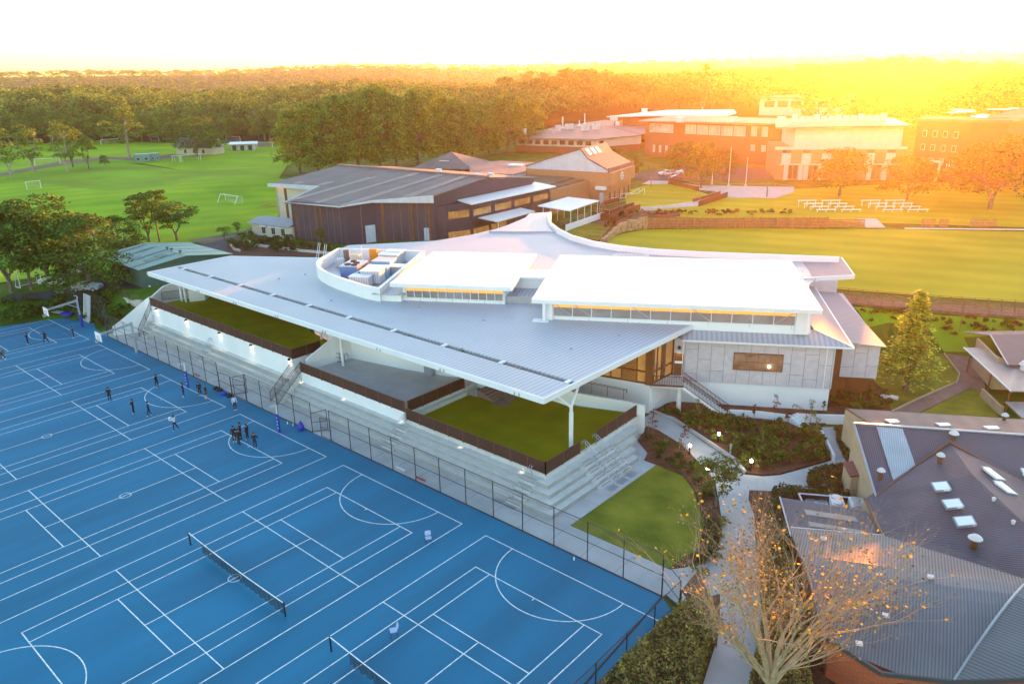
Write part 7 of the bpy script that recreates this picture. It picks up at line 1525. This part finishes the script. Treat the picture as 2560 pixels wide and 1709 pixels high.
# ---- garden planting ----
def pl_mesh(name, V, m): return leafmesh(name, V, m)
SHR = []
for i in range(4):
    RNG = np.random.default_rng(900+i); cs=[(RNG.normal()*.22,RNG.normal()*.22,RNG.uniform(.18,.5)) for _ in range(7)]; SHR.append(clumps(cs,[.24]*7,26,.085,.8,.3))
YUC = []
RNG = np.random.default_rng(77)
def spiky(n=46, L_=.8, w_=.035):
    out=[]
    for i in range(n):
        a=RNG.uniform(0,6.28); el=RNG.uniform(.25,1.45); d=np.array((math.cos(a)*math.cos(el),math.sin(a)*math.cos(el),math.sin(el))); s=np.array((-math.sin(a),math.cos(a),0))*w_; e=d*L_*RNG.uniform(.7,1.1); e[2]-=.12*math.cos(el); out+= [np.zeros(3)-s*.6, e*.5+s, e, e*.5-s]
    return np.array(out)+np.array((0,0,.12))
YUC = spiky()
cache = {}
def plant(p, s, kind, m, label, cat, group=None, name='shrub'):
    key=(kind,m)
    if key not in cache: cache[key]=pl_mesh(name, YUC if kind=='y' else SHR[kind], m)
    o = bpy.data.objects.new(name,cache[key]); COL.objects.link(o); o.location=(p[0],p[1],p[2]); o.scale=(s,s,s); o.rotation_euler=(0,0,random.uniform(0,6.28)); return tag(o,label,cat,group)
def inpoly(x,y,P):
    c=False; n=len(P)
    for i in range(n):
        ax,ay=P[i]; bx,by=P[(i+1)%n]
        if (ay>y)!=(by>y) and x<(bx-ax)*(y-ay)/(by-ay)+ax: c=not c
    return c
def fill_bed(P, n, smin, smax, mats_, label, group, seed, z=None):
    r=random.Random(seed); X=[p[0] for p in P]; Y=[p[1] for p in P]; k=0; tries=0; pts=[]
    while k<n and tries<n*60:
        tries+=1; x=r.uniform(min(X),max(X)); y=r.uniform(min(Y),max(Y))
        if inpoly(x,y,P) and all((x-a)**2+(y-b)**2>(smin*.75)**2 for a,b in pts):
            pts.append((x,y)); zz=float(hgt(x,y))+.03 if z is None else z; plant((x,y,zz),r.uniform(smin,smax),r.randrange(4),mats_[r.randrange(len(mats_))],label,'shrub',group); k+=1
BIG=[(16.6,28),(18.6,27.6),(22.5,25.8),(27.0,23.6),(28.8,22.0),(30.0,22.6),(31.0,23.6),(32.4,26.7),(33.3,28.8),(32.9,30.0),(31,33.2),(29.5,33.6),(22.8,31)]
fill_bed(BIG,74,1.0,1.65,['leaf_green','leaf_green','leaf_hedge','leaf_light'],'low leafy green shrub in the big planting bed below the clad wing','shrubs in the big planting bed',1,.1)
fill_bed([(17.8,22.4),(20.5,20.6),(21.2,18.3),(25.1,18.1),(27,16.4),(29.0,13.8),(30.2,12.0),(31.3,9.5),(31.9,9.5),(30.8,12.5),(29,15.3),(27,18.5),(24.3,20.4),(21.6,22.4)],26,.6,1.1,['leaf_green','leaf_hedge'],'low leafy shrub in the curved strip between lawn and path','shrubs in the curved strip',2,.1)
fill_bed([(31.8,8.2),(33.0,5.2),(32.6,9.2),(31.2,13.0),(30.6,12.6)],10,.9,1.5,['leaf_hedge','leaf_dark'],'dense shrub at the near end of the curved strip by the path','dense shrubs by the path',9,.1)
fill_bed([tuple(g('x',x,y)[:2]) for x,y in ((640,1170),(640,900),(990,900),(1090,1000),(1150,1140),(960,1180))],22,1.0,1.9,['leaf_green','leaf_hedge','leaf_light'],'leafy shrub at the foot of the right end of the sports centre','shrubs at the right end of the sports centre',3,.08)
fill_bed(TPk('m',(1570,1215),(1700,1190),(2020,1235),(2330,1290),(2300,1330),(2000,1320),(1560,1300)),48,1.2,2.5,['leaf_green','leaf_gum','leaf_hedge','leaf_light'],'grey-green shrub in the terraced garden before the brown hall','shrubs in the terraced garden',4)
fill_bed(TPk('o',(480,1235),(1100,1215),(2300,1215),(2300,1240),(1100,1245),(900,1300),(780,1420),(760,1400),(840,1320),(740,1270)),42,1.2,2.2,['leaf_hedge','leaf_red','leaf_green'],'low reddish-green shrub in the planting above the stone and timber walls','shrubs above the oval walls',5)
fill_bed(TPk('x',(860,250),(1230,295),(1480,310),(2300,370),(2300,460),(1830,460),(1600,450),(1480,390),(1140,370),(965,400)),24,.9,1.7,['leaf_hedge','leaf_red','leaf_green'],'low scrubby plant on the bank below the boardwalk','plants on the bank below the boardwalk',6)
drape('garden_bed',TPk('m',(1540,1300),(1560,1230),(1690,1180),(1740,1200),(2020,1235),(2349,1290),(2500,1310),(2300,1345),(1560,1340)),'soil',.05,1.5)
for k,pts in enumerate(([(1680,1240),(1760,1275),(2050,1310),(2330,1335)],[(1575,1265),(1600,1300),(1640,1310)])):
    t = thing('garden_retaining_wall',['long pale edging wall across the terraced garden','short curved edging wall at the left end of the terraced garden'][k],'wall',t_('m',*pts[0])); P=[t_('m',x,y) for x,y in pts]; MB().pwall([p[:2] for p in P],[p[2]-.1 for p in P],[p[2]+.5 for p in P],.25).build('wall','pale_wall',t)
for (k,x,y,s) in (('h',935,560,1.3),('h',545,740,1.3),('h',1230,850,1.1),('h',1490,810,1.1),('h',625,450,1.1),('h',1190,480,.9),('h',780,920,1.2),('x',905,1110,1.5),('x',1000,1140,1.1),('x',1055,1140,1.1),('x',790,1130,1.1),('h',1960,590,.8)):
    plant(tuple(g(k,x,y,.08)),s,'y','leaf_light','spiky pale green strap-leaved plant in the garden beds','plant','spiky plants in the garden beds','spiky_plant')
def sapling(k,x,y,h,m,lab,stakes=True,z=.1):
    p=g(k,x,y,z); t=thing('sapling',lab,'tree',p); r=random.Random(int(x*y)); mb=MB(); mb.tube((p[0],p[1],z),(p[0]+.1,p[1],z+h),.025,5,r2=.012)
    global RNG
    RNG=np.random.default_rng(int(x)); cs=[]
    for i in range(12): a=r.uniform(0,6.28); f=r.uniform(.35,1); q=(p[0]+math.cos(a)*h*.16*(1.3-f),p[1]+math.sin(a)*h*.16*(1.3-f),z+h*f); cs.append(q); mb.tube((p[0]+.05*f,p[1],z+h*f*.85),q,.01,3,caps=False)
    mb.build('trunk','bark',t); o=bpy.data.objects.new('crown',leafmesh('crown',clumps(cs,[h*.09]*12,16,.075,.9,.2),m)); COL.objects.link(o); o.parent=t; o.location=-Vector(t.location)
    if stakes:
        b=MB()
        for dx in (-.3,.3): b.tube((p[0]+dx,p[1]-.1,z),(p[0]+dx,p[1]-.1,z+1.3),.03,4)
        b.tube((p[0]-.3,p[1]-.1,z+1.1),(p[0]+.3,p[1]-.1,z+1.1),.02,4); each(b,'stake','timber2',t)
for a in (('h',1455,500,2.9,'leaf_red','reddish sapling in front of the white plinth, middle of the bed',False),('h',1745,575,3.1,'leaf_gum','tall sapling beside the small garden steps',False),('h',1330,800,2.6,'leaf_gum','wispy staked sapling in the middle of the big bed',True),('h',800,500,2.4,'leaf_gum','staked sapling below the external stair',True),
  ('h',430,640,2.9,'leaf_red','staked sapling with dark red leaves beside the side steps',True),('h',690,780,2.8,'leaf_red','thin staked sapling with few leaves over the curved path',True),('h',1280,495,1.6,'leaf_red','small reddish sapling by the low white wall',False),('h',1565,520,1.4,'leaf_red','smallest reddish sapling by the low white wall',False),('h',1800,640,1.6,'leaf_gum','bushy sapling near the right end of the big bed',False),
  ('h',1860,430,1.2,'leaf_light','tiny palm-like sapling at the corner of the white plinth',False),('h',1720,800,1.5,'leaf_gum','staked sapling with bare stem at the right of the big bed',True),('x',1105,320,2.2,'leaf_red','staked sapling on the bank left of the conifer',True),('x',1640,370,2.2,'leaf_gum','staked sapling on the bank right of the conifer',True)): sapling(*a[:5],a[5],a[6])
fill_bed(TP((0,748),(0,700),(60,690),(180,668),(262,672),(285,705),(272,740),(240,752),(215,738),(150,722),(60,732)),50,1.3,2.6,['leaf_hedge','leaf_dark','leaf_green'],'scrubby dark green bush on the bank at the far end of the courts','bushes on the bank at the far court end',12)
# hedges
def hedge(name,P,h,lab,m='leaf_hedge',den=45,z=0.0,kind=None,s=.10,cat='hedge'):
    global RNG
    RNG=np.random.default_rng(int(abs(P[0][0]*100))); A_=abs(sum(P[i][0]*P[(i+1)%len(P)][1]-P[(i+1)%len(P)][0]*P[i][1] for i in range(len(P)))/2)
    X=[p[0] for p in P]; Y=[p[1] for p in P]; n=int(A_*den); pts=[]
    while len(pts)<n:
        x=RNG.uniform(min(X),max(X)); y=RNG.uniform(min(Y),max(Y))
        if inpoly(x,y,P): pts.append((x,y,z+h*RNG.uniform(.9,1.12)+h*.13*math.sin(x*1.3)*math.cos(y*1.1)+h*.08*math.sin(x*3.7+y*2.9)))
    nr=[(0,0,1.)]*len(pts)
    for i in range(len(P)):
        a=P[i]; b=P[(i+1)%len(P)]; L_=math.hypot(b[0]-a[0],b[1]-a[1]); 
        for _ in range(int(L_*h*den)): f=RNG.uniform(); pts.append((a[0]+(b[0]-a[0])*f+RNG.normal()*.06,a[1]+(b[1]-a[1])*f+RNG.normal()*.06,z+h*RNG.uniform(0,1))); nr.append(((b[1]-a[1])/L_,-(b[0]-a[0])/L_,.3))
    V=quads(np.array(pts),np.array(nr,float),s); t=thing(name,lab,cat,(*P[0],z)); o=bpy.data.objects.new('foliage',leafmesh('foliage',V,m)); COL.objects.link(o); o.parent=t; o.location=-Vector(t.location); MB().prism(P,z,z+h*.82).build('inner_growth','soil',t); return t
def gp(k,pts,z=0.0): return [tuple(map(float,g(k,x,y,z)[:2])) for x,y in pts]
hedge('hedge',gp('w',[(500,610),(590,575),(785,545),(770,700),(765,745),(640,730),(500,700),(485,670)],.6),.75,'clipped triangular hedge beside the small red-roofed shelter',den=120)
hedge('hedge',gp('w',[(735,240),(800,235),(850,420),(835,520),(790,440),(740,330)],.4),.7,'grassy hedge along the sand wall at the garden path','leaf_hedge',120)
hedge('hedge',gp('w',[(190,770),(260,755),(550,775),(700,790),(835,800),(830,840),(560,810),(400,800),(400,850),(240,835),(330,1170),(280,1190),(170,1000)],1.0),1.3,'brown-green hedge round the patio roof and the air units',den=110)
hedge('hedge',[(34.4,12.2),(36.2,11.6),(38.6,8.2),(41.2,2.6),(43.4,-1.6),(44.6,-9),(42.9,-9.5),(40.8,-4),(38.4,3.8),(36.2,8.2)],1.7,'leafy hedge between the path and the silver roof','leaf_autumn',110)
hedge('hedge',[(34.6,1.5),(36.2,1.2),(38.6,-6),(40.5,-14),(39,-24),(34.3,-24),(34.3,-2)],2.0,'large tangled hedge at the near end of the courts','leaf_autumn',120,s=.11)
tree_px('x',1290,985,70,235,'conifer',31,'tall yellow-green conifer standing on the lawn right of the sports centre',name='conifer',leaf='leaf_gold',bz=0)
tree_px('h',965,1230,800,185,'open',33,'young gum with a light green crown over the curved path',name='gum_tree',leaf='leaf_light',bz=0)
p = t_('x',1115,300); 
# small flat garden signs or hatches
for (x,y,lab) in ((1068,1022,'small white cover in the garden right of the sports centre'),(1150,1030,'larger white cover in the garden right of the sports centre')):
    p = g('x',x,y,.35); t = thing('white_cover',lab,'cover',p); MB().prism([(p[0],p[1]),(p[0]+.9,p[1]),(p[0]+.8,p[1]+.5),(p[0]+.1,p[1]+.5)],.1,.35).build('box','white_metal',t)
# timber gable arbour behind the foreground tree
ar = thing('arbour','brown gabled arbour covered with creeper beside the path gate','arbour',g('j',560,760)); mb = MB(); a=q3('j',540,610,2.6); b_=q3('j',660,830,2.6); c=q3('j',450,720,1.9); d=q3('j',560,900,1.9); e=q3('j',600,650,2.0); mb.add([a,b_,d,c],[(0,1,2,3)]); mb.build('roof','brown_screen',ar)
for q in (c,d,b_): MB().tube((q[0],q[1],0),q,.06,6).build('post','brown',ar)
# ---- the bare plane tree in the foreground ----
def plane_tree(base, top, label):
    rr = random.Random(21); t = thing('plane_tree', label, 'tree', base); mb = MB(); tips = []; H = top-base[2]
    def grow(q, d, L_, r, dep):
        n = 3; cur = q; dd = d.copy(); rad0 = r
        for i in range(n):
            nd = (dd+Vector((rr.uniform(-1,1),rr.uniform(-1,1),rr.uniform(-.1,.45)))*.13).normalized(); e = cur+nd*L_/n; r1 = rad0*(1-.35*(i+1)/n); mb.tube(cur, e, r, 7 if r > .06 else (5 if r > .02 else 3), r2=r1, caps=False); cur = e; r = r1; dd = nd
            if dep > 0 and i < n-1 and rr.random() < .75:
                sd = (dd*.75+Vector((rr.uniform(-1,1),rr.uniform(-1,1),rr.uniform(.0,.5)))*.75).normalized(); grow(cur, sd, L_*rr.uniform(.5,.75), r*.5, dep-1)
            if dep <= 1: tips.append((cur, dd))
        if dep == 0: return
        for _ in range(2 if dep > 3 else rr.choice((2,2,3))):
            sd = (dd+Vector((rr.uniform(-1,1),rr.uniform(-1,1),rr.uniform(-.05,.5)))*.5).normalized(); grow(cur, sd, L_*rr.uniform(.66,.86), r*.72, dep-1)
    b0 = Vector(base)
    mb.tube(b0, b0+Vector((0,0,H*.16)), .27, 12, r2=.22)
    for k in range(7):
        a = 2*math.pi*k/7+rr.uniform(-.3,.3); tilt = rr.uniform(.3,.98) if k else .05
        grow(b0+Vector((0,0,H*.15)), Vector((math.cos(a)*tilt,math.sin(a)*tilt,1)).normalized(), H*.245, .14, 5)
    mb.build('trunk','bark_tan',t)
    global RNG
    RNG = np.random.default_rng(4); P=[]; 
    idx = RNG.permutation(len(tips))
    P = np.array([tips[i][0] for i in idx[:min(len(tips),2700)]]); P = P+RNG.normal(size=P.shape)*.12
    k1 = int(len(P)*.72)
    for nm, arr, m, s in (('dry_leaves',P[:k1],'leaf_dry',.066),('yellow_leaves',P[k1:],'leaf_yellow',.08)):
        V = quads(arr, RNG.normal(size=arr.shape), s, .85); o = bpy.data.objects.new(nm, leafmesh(nm,V,m)); COL.objects.link(o); o.parent = t; o.location = -Vector(t.location)
    t.scale = (1.22, 1.22, 1.04); return len(tips)
bp_ = g('v',1760,1640,0); tp = Hv(bp_, 1720, 1150); print('plane tree', bp_, tp, plane_tree(bp_, tp, 'large nearly bare plane tree with a few rusty and yellow leaves in the foreground'))
# ---------------- the low sun's haze over the whole site ----------------
hz = MB().box((-450, 2150, 61.8), (7900, 5200, 126)).build('haze', [], None)
hm = bpy.data.materials.new('haze_air'); hm.use_nodes = True; n = hm.node_tree; n.nodes.remove(n.nodes['Principled BSDF'])
pv = n.nodes.new('ShaderNodeVolumePrincipled'); pv.inputs['Color'].default_value = (1.0, .82, .62, 1); pv.inputs['Density'].default_value = .000125; pv.inputs['Anisotropy'].default_value = .82
n.links.new(pv.outputs[0], n.nodes['Material Output'].inputs['Volume']); hz.data.materials.append(hm); tag(hz, kind='stuff', label='warm low haze lit by the setting sun')
